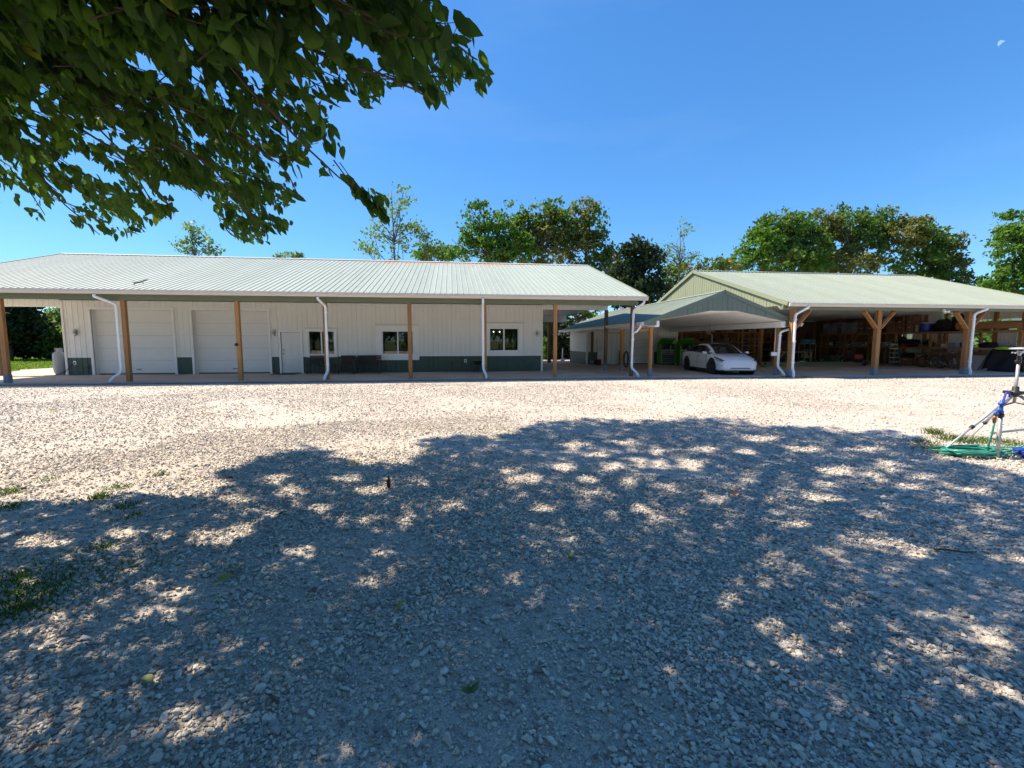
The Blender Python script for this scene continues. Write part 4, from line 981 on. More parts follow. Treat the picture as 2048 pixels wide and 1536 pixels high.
for k_, (y_, ln_, m_) in enumerate(((27.0, 1.5, 'wood_y'), (27.25, 1.35, 'dark_metal'), (30.9, 1.6, 'wood_y'), (26.35, 1.45, 'wood_y'))):
    t = thing('long_handled_tool', ['shovel leaning in front of the rack near the mower', 'iron rake leaning beside the shovel', 'broom at the inner end of the rack', 'spade nearest the step ladder'][k_], 'tool', (27.95, y_, FL))
    s = MB(); s.cyl((0, 0, .18), (.28, .05, ln_), .016, 8); s.build('shaft', M[m_], t)
    s = MB(); s.add([(-.03, -.09, 0), (-.03, .09, 0), (.03, .11, .2), (.03, -.11, .2), (-.01, -.09, 0), (-.01, .09, 0), (.05, .11, .2), (.05, -.11, .2)], [(0, 1, 2, 3), (7, 6, 5, 4), (0, 4, 5, 1), (1, 5, 6, 2), (2, 6, 7, 3), (3, 7, 4, 0)]); s.build('blade', M['steel'], t)
# under the shelves
for i, (y0, y1, lab) in enumerate([(21.35, 23.35, 'sheet of brown plywood standing on edge behind the bicycles'), (19.9, 21.2, 'sheet of brown plywood behind the pale board')]):
    s = MB(); s.box(28.22, 28.245, y0, y1, .06, 1.02); tag(s.build('plywood_sheet', M['ply']), lab, 'plywood', 'plywood sheets under the rack')
carton('large brown box on the floor behind the rear bicycle wheel', 28.62, 24.0, FL, .5, .7, .8); carton('wide cardboard box on the floor under the step ladder', 28.62, 24.9, FL, .5, .75, .5)
carton('dark flat box on top of the wide floor box', 28.62, 24.9, FL+.51, .5, .7, .3, m='tarp', tape=False)
for k in range(4): bin_(['grey', 'dull', 'smoky', 'dusky'][k]+f' storage bin on the floor under the rack, {names[k]} inward from the red mower', 28.62, 28.6+k*.8, FL, .55, .7, .55, m='bin_clear', lid='tarp')
t = thing('grey_board', 'pale grey board leaning against the rack', 'board', (0, 0, 0))
t.location = (27.75, 20.6, FL)
s = MB(); s.add([(-.12, -.62, .0), (-.12, .62, 0), (.42, .62, .78), (.42, -.62, .78), (-.10, -.62, .0), (-.10, .62, 0), (.44, .62, .78), (.44, -.62, .78)], [(0, 1, 2, 3), (7, 6, 5, 4), (0, 4, 5, 1), (1, 5, 6, 2), (2, 6, 7, 3), (3, 7, 4, 0)]); s.build('sheet', M['grey_panel'], t)
t = thing('tarp_screen', 'large black fabric panel leaning at the open end of the rack', 'screen', (27.55, 19.3, FL))
s = MB(); n_ = 10; vs = []
for j in range(n_+1):
    for i in range(n_+1):
        u, v = i/n_, j/n_; vs.append((.1+.55*v+.03*math.sin(u*9+v*4), -.55+1.5*u-.12*v*(u-.5), 1.12*v))
s.add(vs, [(j*(n_+1)+i, j*(n_+1)+i+1, (j+1)*(n_+1)+i+1, (j+1)*(n_+1)+i) for j in range(n_) for i in range(n_)], True)
f_ = s.build('fabric', M['tarp'], t, recalc=False); md_ = f_.modifiers.new('s', 'SOLIDIFY'); md_.thickness = .02
s = MB(); s.bar((-.05, .98, 0), (.6, .88, 1.1), .03); s.bar((.05, -.57, 0), (.66, -.5, 1.1), .03); s.build('edge_batten', M['black'], t)
blob('safety_vest', 'lime high visibility vest tossed over the black fabric panel', 'vest', (28.1, 19.55, FL+1.1), (.10, .42, .09), M['hivis'], 21, amp=.5)
blob('grey_rag', 'pale grey cloth beside the lime vest', 'cloth', (28.15, 19.05, FL+1.12), (.1, .2, .12), M['grey_panel'], 22, amp=.5)
s = MB(); s.bar((28.2, 18.95, 1.0), (28.26, 19.6, 1.55), .025); tag(s.build('wooden_handle', M['wood_y']), 'thin yellow wooden handle leaning by the last upright', 'handle')

# bicycles
def bicycle(label, loc, rz, frame, wheelm, white=False):
    t = thing('bicycle', label, 'bicycle', loc, rz, 'bicycles parked in front of the rack')
    r = .33
    for wx in (-.52, .52):
        s = MB(); s.tube([(wx+r*math.cos(a_), 0, r+.0+r*math.sin(a_)) for a_ in np.linspace(0, 2*math.pi, 33)], .022, 6, cap=False); w = s.build('wheel', M['rubber'], t, loc=None)
        s = MB(); s.tube([(wx+(r-.03)*math.cos(a_), 0, r+(r-.03)*math.sin(a_)) for a_ in np.linspace(0, 2*math.pi, 33)], .009, 5, cap=False); s.build('rim', wheelm, w)
        s = MB()
        for k in range(16): a_ = k*math.pi/8; s.bar((wx, .01*(-1)**k, r), (wx+(r-.03)*math.cos(a_), 0, r+(r-.03)*math.sin(a_)), .003)
        s.build('spokes', M['steel'], w)
        s = MB(); s.cyl((wx, -.05, r), (wx, .05, r), .02, 8); s.build('hub', M['steel'], w)
    bb, seat, head, hd2 = (-.08, 0, .30), (-.24, 0, .74), (.36, 0, .74), (.40, 0, .62)
    s = MB()
    for a_, b_, r_ in ((bb, seat, .017), (bb, hd2, .02), (seat, head, .017), ((-.52, .03, r), bb, .011), ((-.52, -.03, r), bb, .011), ((-.52, .03, r), seat, .009), ((-.52, -.03, r), seat, .009), (hd2, (.33, 0, .84), .02)): s.cyl(a_, b_, r_, 8)
    s.build('frame', frame, t)
    s = MB(); s.cyl(hd2, (.44, .05, .55), .014, 6); s.cyl((.44, .05, .55), (.52, .05, r), .012, 6); s.cyl((.44, -.05, .55), (.52, -.05, r), .012, 6); s.cyl(hd2, (.44, -.05, .55), .014, 6); s.build('fork', M['steel'] if white else frame, t)
    s = MB(); s.cyl((.33, 0, .84), (.38, 0, .93), .013, 6); s.tube([(.28, -.30, .98), (.38, -.2, .94), (.39, 0, .93), (.38, .2, .94), (.28, .30, .98)], .012, 6); s.build('handlebar', M['steel'] if white else M['black'], t)
    s = MB(); s.cyl(seat, (-.27, 0, .86), .012, 6); s.build('seat_post', M['steel'], t)
    s = MB(); s.add([(-.42, -.08, .88), (-.42, .08, .88), (-.3, .05, .89), (-.12, .015, .88), (-.12, -.015, .88), (-.3, -.05, .89), (-.42, -.07, .84), (-.42, .07, .84), (-.12, 0, .86)], [(0, 1, 2, 3, 4, 5), (0, 6, 7, 1), (1, 7, 8, 3, 2), (0, 5, 4, 8, 6), (6, 8, 7), (3, 8, 4)]); s.build('saddle', M['red'] if white else M['black'], t)
    s = MB(); s.lathe((bb[0], .04, bb[2]), [(.085, 0), (.09, .004), (.085, .008), (.04, .004)], 16, 'y'); s.bar((bb[0], .055, bb[2]), (bb[0]+.12, .06, bb[2]-.11), .016); s.bar((bb[0], -.055, bb[2]), (bb[0]-.12, -.06, bb[2]+.11), .016); s.build('crank', M['steel'], t)
bicycle('white rimmed bicycle with silver fork and red saddle, nearest the braced post', (27.35, 21.75, FL), R(-90), M['dark_metal'], M['grey_panel'], True)
bicycle('all black bicycle behind, its rear wheel toward the step ladder', (27.65, 22.75, FL), R(-92), M['black'], M['dark_metal'])
# ladders
def ladder(label, loc, rz, h, spread, m, w0=.28, w1=.16, mat_name='green_ladder', rungs=5):
    t = thing('step_ladder', label, 'ladder', loc, rz)
    for sy in (-1, 1):
        s = MB(); s.bar((-spread/2, sy*w0, 0), (-.03, sy*w1, h), .04, .07); s.build('rail', m, t)
        s = MB(); s.bar((spread/2, sy*w0, 0), (.03, sy*w1, h), .03, .05); s.build('rail', m, t)
    for k in range(1, rungs+1):
        f_ = k/(rungs+1); x_ = -spread/2+(spread/2-.03)*f_; w_ = w0+(w1-w0)*f_
        s = MB(); s.box(x_-.05, x_+.05, -w_, w_, h*f_-.012, h*f_+.012); s.build('step', M['steel'], t)
    s = MB(); s.box(-.12, .12, -w1-.03, w1+.03, h, h+.03); s.build('top_cap', m, t)
    return t
M['ladder_green'] = mat('green_fibreglass', (0.05, 0.13, 0.09), .5, var=.15)
M['ladder_grey'] = mat('grey_fibreglass', (0.18, 0.19, 0.18), .5, var=.15)
ladder('green step ladder standing open before the middle shelf', (27.35, 24.85, FL), R(60), 1.62, 1.0, M['ladder_green'])
ladder('tall grey step ladder in the dim inner bay', (24.6, 30.2, FL), R(60), 2.1, 1.2, M['ladder_grey'], rungs=7)
t = thing('leaning_planks', 'two pale planks leaning steeply against the rack', 'planks', (27.0, 28.3, FL))
for dy, r_ in ((0, 0), (.42, .03)):
    s = MB(); s.bar((0, .35+dy, .0), (1.25, -.35+dy, 2.25), .25, .04, up=(0, .3, 1)); s.build('plank', M['wood_green'] if dy == 0 else M['wood_y'], t)
t = thing('hand_truck', 'red two wheeled hand truck behind the mower', 'hand truck', (26.6, 27.2, FL), R(90))
s = MB()
for sx in (-.2, .2): s.cyl((sx, 0, .05), (sx, .15, 1.45), .018, 8)
for z_ in (.3, .7, 1.1, 1.45): s.cyl((-.2, .15*z_/1.45, z_), (.2, .15*z_/1.45, z_), .014, 8)
s.build('frame', M['red'], t); s = MB(); s.box(-.22, .22, -.25, .02, 0.0, .015); s.build('toe_plate', M['red'], t)
for sx in (-.27, .27): s = MB(); s.lathe((sx, .12, .13), [(.001, -.03), (.06, -.03), (.13, -.025), (.13, .025), (.06, .03), (.001, .03)], 16, 'x'); s.build('wheel', M['rubber'], t)
t = thing('riding_mower', 'red and black riding mower parked before the braced post', 'mower', (25.7, 25.9, FL), R(-115))
s = MB(); s.box(.15, .75, -.24, .24, .38, .72); s.build('hood', M['red'], t, bevel=.06)
s = MB(); s.box(-.6, .2, -.28, .28, .28, .42); s.build('chassis', M['black'], t, bevel=.02)
s = MB(); s.box(-.75, -.2, -.34, .34, .42, .56); s.build('rear_fender', M['red'], t, bevel=.04)
s = MB(); s.box(-.6, -.25, -.2, .2, .57, .66); s.box(-.68, -.60, -.2, .2, .62, .95); s.build('seat', M['black'], t, bevel=.02)
s = MB(); s.cyl((.15, 0, .6), (-.05, 0, .88), .02, 8); s.tube([(-.06+.06*math.cos(a_), .16*math.sin(a_), .88+.10*math.cos(a_)) for a_ in np.linspace(0, 6.283, 17)], .014, 6, cap=False); s.build('steering_wheel', M['black'], t)
for x_, r_, w_ in ((-.45, .24, .12), (.55, .18, .09)):
    for sy in (-1, 1):
        s = MB(); s.lathe((x_, sy*.36, r_), [(.001, -w_*.6), (r_*.5, -w_*.6), (r_*.55, -w_), (r_*.95, -w_), (r_, -w_*.5), (r_, w_*.5), (r_*.95, w_), (r_*.5, w_), (.001, w_*.6)], 18, 'y'); wh = s.build('wheel', M['rubber'], t)
        s = MB(); s.lathe((x_, sy*.36, r_), [(.001, -w_*1.05), (r_*.42, -w_*1.0), (r_*.42, w_), (.001, w_*1.05)], 14, 'y'); s.build('rim', M['card_tape'], wh)
s = MB(); s.box(-.15, .45, -.42, .42, .12, .26); s.build('mower_deck', M['red'], t, bevel=.05)
t = thing('table_saw_bench', 'pale timber work table with braced legs beyond the carport post', 'table', (21.2, 25.8, FL))
s = MB(); s.box(-1.2, 1.2, -.35, .35, .84, .88); s.build('table_top', M['wood_x'], t)
for sx in (-1.1, 1.1):
    for sy in (-.28, .28): s = MB(); s.box(sx-.045, sx+.045, sy-.045, sy+.045, 0, .84); s.build('leg', M['wood_green'], t)
for sx in (-1, 1): s = MB(); s.bar((sx*1.08, -.28, .45), (sx*.7, -.28, .83), .07, .04, up=(0, 1, 0)); s.build('brace', M['wood_green'], t)
t = thing('lumber_stack', 'low stack of greenish treated boards on the pavilion floor', 'lumber', (21.9, 25.0, FL), R(-2))
for l in range(3):
    for c_ in range(4 - (l == 2)):
        o_ = rnd.uniform(-.12, .12); s = MB(); s.box(-3.2+o_, 2.6+o_, -.32+c_*.16+.003, -.32+(c_+1)*.16-.003, .0+l*.092, .088+l*.092); s.build('board', M['wood_green'], t)
s = MB(); s.box(-.9, -.5, -.15, .1, .277, .33); s.build('white_package', M['card_tape'], t)
t = thing('lumber_stack', 'short offset treated boards beside the longer floor stack', 'lumber', (24.1, 25.0, FL), R(3))
for l in range(2):
    for c_ in range(2): s = MB(); s.box(-.6, 1.2, -.2+c_*.19+.003, -.2+(c_+1)*.19-.003, l*.092, .088+l*.092); s.build('board', M['wood_green'], t)
t = thing('wire_cart', 'silver wire shelf cart carrying light blue bins', 'cart', (25.2, 29.2, FL))
s = MB()
for sx in (-.45, .45):
    for sy in (-.25, .25): s.cyl((sx, sy, 0), (sx, sy, 1.35), .015, 6)
s.build('upright', M['steel'], t)
for z_ in (.35, .9, 1.33):
    s = MB(); s.box(-.46, .46, -.26, .26, z_, z_+.02); s.build('shelf', M['steel'], t)
for k, q in enumerate(('left', 'right')):
    bin_(f'light blue storage bin, {q} one on the wire cart', 24.98+k*.46, 29.2, FL+1.355, .42, .4, .32, m='bin_blue', lid='bin_blue', grp='light blue bins on the wire cart')
carton('small white carton on the lowest shelf of the wire cart', 25.0, 29.2, FL+.372, .3, .3, .3, m='grey_panel', tape=False)
carton('orange brown carton left of the light blue bins', 24.1, 30.6, FL, .8, .6, 1.45, tape=False)
# shelving on the back wall behind the car
rk = thing('wall_shelving', 'dark timber shelving along the rear wall behind the car', 'shelving', (0, 0, 0))
for x_ in (15.5, 17.4, 19.3, 21.1, 23.0, 24.9, 26.8):
    for y_ in (32.55, 33.2): s = MB(); s.box(x_, x_+.09, y_, y_+.09, .05, 2.6); s.build('upright', M['wood_post'], rk)
for z_ in (.45, .95, 1.52, 2.25):
    for x0 in (15.5, 19.34, 23.04): s = MB(); s.box(x0+.002, x0+3.7-.002, 32.51, 32.548, z_-.045, z_+.045); s.build('rail', M['wood_x'], rk)
    for x0 in (15.5, 19.34, 23.04): s = MB(); s.box(x0+.095, x0+3.6, 32.64, 33.2, z_+.0, z_+.02); s.build('shelf_board', M['ply'], rk)
labs = ['dull', 'stained', 'dented', 'plain', 'taped', 'squat', 'tall', 'small', 'faded', 'open', 'worn', 'square', 'dusty', 'dark', 'light', 'narrow', 'wide', 'creased']
q = 0
for z_ in (.47, .97, 1.54, 2.27):
    x = 15.75
    lvl = {.47: 'lowest', .97: 'second', 1.54: 'third', 2.27: 'top'}[z_]
    kk = 0
    while x < 27.3:
        w_ = rnd.uniform(.35, .7); h_ = rnd.uniform(.2, .42)
        if rnd.random() < .85:
            lab = f'{labs[q % len(labs)]} container on the {lvl} rear shelf, number {kk+1} counted from the carport'
            lab = f'{labs[q % len(labs)]} {"box" if q % 2 else "tub"} on the {lvl} shelf of the rear wall shelving, {["first","second","third","fourth","fifth","sixth","seventh","eighth","ninth","tenth","eleventh","twelfth","thirteenth","fourteenth","fifteenth","sixteenth","seventeenth","eighteenth","nineteenth","twentieth","last"][kk]} from the carport'
            if q % 2: carton(lab, x+w_/2, 32.92, z_, w_*.9, .45, h_, m=rnd.choice(['card', 'card', 'red', 'tarp']), grp='boxes on the rear shelving', tape=q % 3 == 0)
            else: bin_(lab, x+w_/2, 32.92, z_, w_*.9, .45, h_, m=rnd.choice(['bin_clear', 'bin_clear', 'blue', 'tarp', 'green_paint']), lid='tarp', grp='tubs on the rear shelving')
            q += 1; kk += 1
        x += w_+.05
# inner timber post and free standing ladder rack seen over the bonnet
s = MB(); s.box(20.2, 20.38, 27.4, 27.58, .05, 3.2); tag(s.build('timber_post', M['wood_post']), 'inner square timber post holding the pavilion ceiling', 'post')
t = thing('bunk_ladder_rack', 'tall narrow timber rack with crosspieces behind the right headlamp', 'rack', (20.2, 28.6, FL))
for sx in (-.62, .62):
    for sy in (-.2, .2): s = MB(); s.box(sx-.04, sx+.04, sy-.04, sy+.04, 0, 2.9); s.build('upright', M['wood_post'], t)
for z_ in (.3, .75, 1.2, 1.65, 2.1, 2.6): s = MB(); s.box(-.58, .58, -.24, -.2, z_, z_+.07); s.build('crosspiece', M['wood_x'], t)

# ---------------------------------------------------------------- green tool cabinets
def cabinet(label, x, y):
    t = thing('tool_cabinet', label, 'tool cabinet', (x, y, .047), R(0), 'green tool cabinets by the carport wall')
    w, d = .95, .62
    s = MB(); s.prism([(-d/2, .10), (d/2, .10), (d/2, 1.38), (-d/2+.12, 1.38), (-d/2, .98)], 'x', -w/2-.02, -w/2+.04); s.build('side_panel', M['green_paint'], t)
    s = MB(); s.prism([(-d/2, .10), (d/2, .10), (d/2, 1.38), (-d/2+.12, 1.38), (-d/2, .98)], 'x', w/2-.04, w/2+.02); s.build('side_panel', M['green_paint'], t)
    s = MB(); s.box(-w/2+.04, w/2-.04, d/2-.03, d/2, .10, 1.38); s.box(-w/2+.04, w/2-.04, -d/2+.03, d/2-.03, .1, .14); s.build('back_panel', M['black'], t)
    s = MB(); s.bar((0, d/2-.02, 1.36), (0, -d/2+.1, 1.72), w+.02, .035, up=(0, .6, .8)); s.build('open_lid', M['green_paint'], t)
    s = MB(); s.bar((0, -d/2+.1, 1.72), (0, -d/2+.04, 1.62), w+.02, .02, up=(0, 1, .2)); s.build('lid_lip', M['green_paint'], t)
    for k in range(4):
        z0 = .16+k*.13; s = MB(); s.box(-w/2+.06, w/2-.06, -d/2+.02, d/2-.04, z0, z0+.12); dr = s.build('drawer', M['black'], t)
        s = MB(); s.box(-w/2+.14, w/2-.14, -d/2-.005, -d/2+.018, z0+.085, z0+.10); s.build('handle', M['dark_metal'], dr)
    for k in range(2):
        for j in range(2):
            x0 = -w/2+.06+j*.42; z0 = .74+k*.11; s = MB(); s.box(x0, x0+.40, -d/2+.02, d/2-.04, z0, z0+.1); dr = s.build('drawer', M['black'], t)
            s = MB(); s.box(x0+.05, x0+.35, -d/2-.005, -d/2+.018, z0+.07, z0+.085); s.build('handle', M['steel'], dr)
    for z0 in (.115, .69, .965): s = MB(); s.box(-w/2+.035, w/2-.035, -d/2-.012, -d/2+.012, z0, z0+.03); s.build('edge_strip', M['lime_trim'], t)
    for sx in (-1, 1): s = MB(); s.box(sx*(w/2-.02)-.02, sx*(w/2-.02)+.02, -d/2-.014, -d/2+.01, .10, 1.05); s.build('edge_strip', M['lime_trim'], t)
    for k in range(6):
        s = MB(); x0 = -.36+k*.13; s.cyl((x0, 0, .98), (x0, 0, 1.05+.12*((k*7) % 3)), .035, 8); s.build('tool', M[['steel', 'red', 'black', 'grey_panel', 'blue', 'steel'][k]], t)
    for sx in (-1, 1):
        for sy in (-1, 1): s = MB(); s.lathe((sx*.38, sy*.22, .05), [(.001, -.02), (.05, -.02), (.05, .02), (.001, .02)], 12, 'x'); s.build('caster', M['rubber'], t)
    return t
cabinet('bright green tool cabinet with open lid, the one further from the car', 13.95, 28.0)
cabinet('bright green tool cabinet with open lid, partly hidden by the car', 15.05, 27.6)

# ---------------------------------------------------------------- white car
car = thing('parked_car', 'white electric crossover parked nose out under the green carport', 'car', (13.22, 21.09, .05), math.atan2(-.992, -.125))
ST = [  # x, half width, bottom, belt z, roof/hood edge y, roof z
    (-2.43, .62, .52, .92, .50, .98), (-2.40, .76, .36, .98, .56, 1.06), (-2.30, .86, .27, 1.02, .60, 1.13), (-2.05, .92, .22, 1.05, .60, 1.21), (-1.7, .95, .20, 1.06, .58, 1.34),
    (-1.3, .96, .19, 1.05, .60, 1.46), (-.8, .96, .18, 1.03, .62, 1.56), (-.2, .96, .18, 1.01, .62, 1.60), (.2, .96, .18, .99, .62, 1.575), (.6, .96, .18, .97, .63, 1.41), (.95, .955, .18, .955, .66, 1.20),
    (1.2, .95, .18, .94, .70, 1.03), (1.4, .945, .19, .90, .70, .985), (1.7, .93, .19, .83, .66, .925), (1.95, .905, .19, .76, .60, .855), (2.12, .86, .20, .69, .54, .775), (2.24, .77, .21, .62, .46, .70), (2.30, .66, .24, .56, .40, .62), (2.325, .5, .30, .50, .3, .54)]
ST = np.array(ST)
def cr(xs_, ys_, x):
    # monotone-ish smooth interpolation
    i = np.clip(np.searchsorted(xs_, x)-1, 0, len(xs_)-2); h = xs_[i+1]-xs_[i]; t_ = (x-xs_[i])/h
    dd = np.gradient(ys_, xs_); return (1+2*t_)*(1-t_)**2*ys_[i]+t_*(1-t_)**2*h*dd[i]+t_*t_*(3-2*t_)*ys_[i+1]+t_*t_*(t_-1)*h*dd[i+1]
xg = np.concatenate([np.linspace(-2.43, -2.2, 10), np.linspace(-2.17, 2.05, 130), np.linspace(2.07, 2.325, 18)])
sec = []; SEG = [5, 3, 6, 6, 5, 3, 10, 3, 8]
for x in xg:
    w, zb, bz, ry, rz = [float(cr(ST[:, 0], ST[:, k], x)) for k in range(1, 6)]
    mid_ = min(.62, (bz+zb)/2+.08)
    gh = rz-bz
    P0 = [(0, zb), (w*.86, zb), (w*.975, zb+.05), (w*.985, mid_-.13*min(1, (bz-zb)/.6)), (w, mid_+.05), (w*.965, bz-.05), (w*.93, bz)]
    P0 += [(max(ry+.02, .0), rz-.28*gh if gh < .12 else rz-.085), (ry-.06, rz-.05 if gh > .12 else rz-.1*gh), (0, rz)]
    pts = []
    for k in range(9):
        for j in range(SEG[k]):
            t_ = j/SEG[k]; y0, z0 = P0[k]; y1, z1 = P0[k+1]
            y_, z_ = y0+(y1-y0)*t_, z0+(z1-z0)*t_
            if k == 8: z_ = z0+(z1-z0)*math.sin(t_*math.pi/2)
            if k == 6 and gh > .12: y_ += .02*math.sin(t_*math.pi)
            pts.append((y_, z_))
    pts.append(P0[9]); sec.append([(y_, z_ if z_ < .5 else .5+(z_-.5)*.875) for y_, z_ in pts])
ns = len(sec[0]); segid = sum([[k]*SEG[k] for k in range(9)], []); segt = sum([[j/SEG[k] for j in range(SEG[k])] for k in range(9)], [])
parts_ = {k: MB() for k in ('body', 'windscreen', 'side_window', 'roof_glass', 'headlight')}
allv = []
for side in (-1, 1):
    for i, x in enumerate(xg):
        for (y_, z_) in sec[i]: allv.append((x, side*y_, z_))
fl = {k: [] for k in parts_}
nX = len(xg)
for si, side in enumerate((-1, 1)):
    b0 = si*nX*ns
    for i in range(nX-1):
        xm = (xg[i]+xg[i+1])/2
        for j in range(ns-1):
            y_ = (sec[i][j][0]+sec[i+1][j+1][0])/2; z_ = (sec[i][j][1]+sec[i+1][j+1][1])/2
            if y_ > .62 and any((xm-ax)**2+(z_-.37)**2 < .40**2 for ax in (-1.445, 1.445)): continue
            sg, st = segid[j], segt[j]
            k = 'body'
            if sg == 6 and -1.95 < xm < 1.02 and .06 < st < .86:
                k = 'side_window'
                if abs(xm-.86) < .10 and st > .15+.0: k = 'body' if st > .75-(1.02-xm)*1.2 else 'side_window'
            if sg >= 7 and .24 < xm < 1.22: k = 'windscreen' if (sg == 8 or xm > .3) else 'body'
            if sg == 7 and .24 < xm < 1.22: k = 'body'
            if sg == 8 and -1.15 < xm <= .22: k = 'roof_glass'
            if sg == 8 and -2.15 < xm <= -1.2: k = 'windscreen'
            if sg in (5, 6) and 1.55 < xm < 2.20 and y_ > .46:
                u = (2.17-xm)/.55
                if st > (.0 if sg == 5 else -1) and (sg == 5 or st < .38-.2*u): k = 'headlight'
            if sg == 4 and 1.80 < xm < 2.22 and y_ > .52 and st > .55: k = 'headlight'
            a_, b_ = b0+i*ns+j, b0+(i+1)*ns+j
            q_ = (a_, b_, b_+1, a_+1) if side == 1 else (a_, a_+1, b_+1, b_)
            fl[k].append(q_)
    # end caps
    fl['body'].append(tuple(b0+j for j in range(ns))); fl['body'].append(tuple(b0+(nX-1)*ns+j for j in range(ns)))
M['car_tint'] = thin_glass('tinted_windscreen', (.32, .36, .36), .03, .16)
cm = {'body': M['car_white'], 'windscreen': M['car_tint'], 'side_window': M['car_tint'], 'roof_glass': M['car_glass'], 'headlight': M['lens']}
def car_part(name, faces, m):
    used = sorted({v for f in faces for v in f}); mp_ = {v: i for i, v in enumerate(used)}
    s = MB(); s.add([allv[v] for v in used], [tuple(mp_[v] for v in f) for f in faces], True); return s.build(name, m, car, recalc=False)
body = car_part('body', fl['body'], cm['body'])
bmb = bmesh.new(); bmb.from_mesh(body.data); bmesh.ops.remove_doubles(bmb, verts=bmb.verts[:], dist=.001); bmesh.ops.recalc_face_normals(bmb, faces=bmb.faces[:]); bmb.to_mesh(body.data); bmb.free()
for k in ('windscreen', 'roof_glass'): car_part(k, fl[k], cm[k])
half = lambda fs_, s_: [f for f in fs_ if (f[0] >= nX*ns) == (s_ > 0)]
for s_ in (-1, 1):
    car_part('side_window', half(fl['side_window'], s_), cm['side_window']); car_part('headlight', half(fl['headlight'], s_), cm['headlight'])
    sgn = s_
    s = MB(); s.box(-.02, .06, sgn*.925-.012, sgn*.925+.012, 1.02, 1.50) if False else None
    s = MB(); DZ = -.07
    vs = [(0.95, sgn*.93, 1.03), (.78, sgn*.93, 1.03), (.76, sgn*1.10, 1.02), (.90, sgn*1.12, 1.02), (.95, sgn*.95, 1.11), (.80, sgn*.95, 1.11), (.77, sgn*1.10, 1.13), (.88, sgn*1.12, 1.12)]
    s.add([(a_, b_, c_+DZ) for a_, b_, c_ in vs], [(0, 1, 2, 3), (4, 5, 6, 7), (0, 1, 5, 4), (1, 2, 6, 5), (2, 3, 7, 6), (3, 0, 4, 7)]); s.build('mirror', M['car_white'], car, bevel=.018)
    for xc in (.02, -1.02):
        s = MB(); s.box(xc-.11, xc+.10, sgn*.968-.006, sgn*.968+.006, .80, .825); s.build('door_handle', M['slot'], car)
    s = MB()
    for xx in (.94, -.08, -1.12): s.box(xx-.004, xx+.004, min(sgn*.955, sgn*.9645), max(sgn*.955, sgn*.9645), .32, .88)
    s.build('door_seam', M['slot'], car)
    s = MB(); s.box(-.95, .95, sgn*.93-.02, sgn*.93+.015, .17, .235); s.build('sill', M['slot'], car, bevel=.01)
    s = MB(); s.box(2.13, 2.235, min(sgn*.60, sgn*.80), max(sgn*.60, sgn*.80), .42, .455); s.build('fog_slot', M['slot'], car)
    s = MB(); s.lathe((-1.445, sgn*.80, .355), [(.40, -.26*sgn), (.40, .135*sgn), (.43, .145*sgn)], 28, 'y'); s.lathe((1.445, sgn*.80, .355), [(.40, -.26*sgn), (.40, .13*sgn), (.43, .14*sgn)], 28, 'y'); s.build('wheel_well', M['slot'], car)
s = MB(); s.box(2.20, 2.332, -.46, .46, .29, .35); s.build('lower_intake', M['slot'], car, bevel=.02)
s = MB(); s.box(1.2, 2.18, -.78, .78, .165, .215); s.box(2.1, 2.24, -.70, .70, .165, .22); s.build('lower_lip', M['slot'], car, bevel=.015)
s = MB(); s.box(2.135, 2.15, -.03, .03, .765, .785); s.build('badge', M['steel'], car)
s = MB(); s.box(-2.0, 1.3, -.85, .85, .22, .62); s.build('cabin_floor', M['slot'], car)
s = MB(); s.box(.75, 1.12, -.75, .75, .62, .83); s.build('dashboard', M['slot'], car, bevel=.03)
for x_, y_ in ((.05, -.36), (.05, .36), (-.85, -.36), (-.85, .36)):
    s = MB(); s.box(x_-.05, x_+.42, y_-.24, y_+.24, .52, .66); s.bar((x_-.02, y_, .60), (x_-.24, y_, 1.08), .46, .12, up=(1, 0, 0)); s.bar((x_-.25, y_, 1.10), (x_-.29, y_, 1.24), .26, .1, up=(1, 0, 0)); s.build('seat', M['seat_white'], car, bevel=.03)
s = MB(); s.tube([(.62+.05*math.cos(a_), .36+.17*math.sin(a_), .88+.14*math.cos(a_)) for a_ in np.linspace(0, 6.283, 17)], .014, 6, cap=False); s.build('steering_wheel', M['slot'], car)
def car_wheel(x_, y_, steer):
    s = MB(); r_ = .355; w_ = .115
    s.lathe((0, 0, 0), [(.20, -w_*.8), (.24, -w_), (r_*.96, -w_), (r_, -w_*.7), (r_, w_*.7), (r_*.96, w_), (.24, w_), (.20, w_*.8)], 36, 'y'); wh = s.build('wheel', M['rubber'], car)
    s = MB()
    for sg in (-1, 1):
        s.lathe((0, 0, 0), [(.001, sg*w_*.62), (.08, sg*w_*.66), (.20, sg*w_*.52), (.245, sg*w_*.98), (.255, sg*w_*.9)], 30, 'y')
        for k in range(10):
            a_ = k*math.pi/5; s.bar((.06*math.cos(a_), sg*w_*.8, .06*math.sin(a_)), (.24*math.cos(a_+.2), sg*w_*.86, .24*math.sin(a_+.2)), .03, .02, up=(0, 1, 0))
    s.build('rim', M['car_dark'], wh)
    wh.location = (x_, y_, r_); wh.rotation_euler = (0, 0, steer); return wh
car_wheel(-1.445, -.82, 0); car_wheel(-1.445, .82, 0); car_wheel(1.445, -.81, R(24)); car_wheel(1.445, .81, R(24))

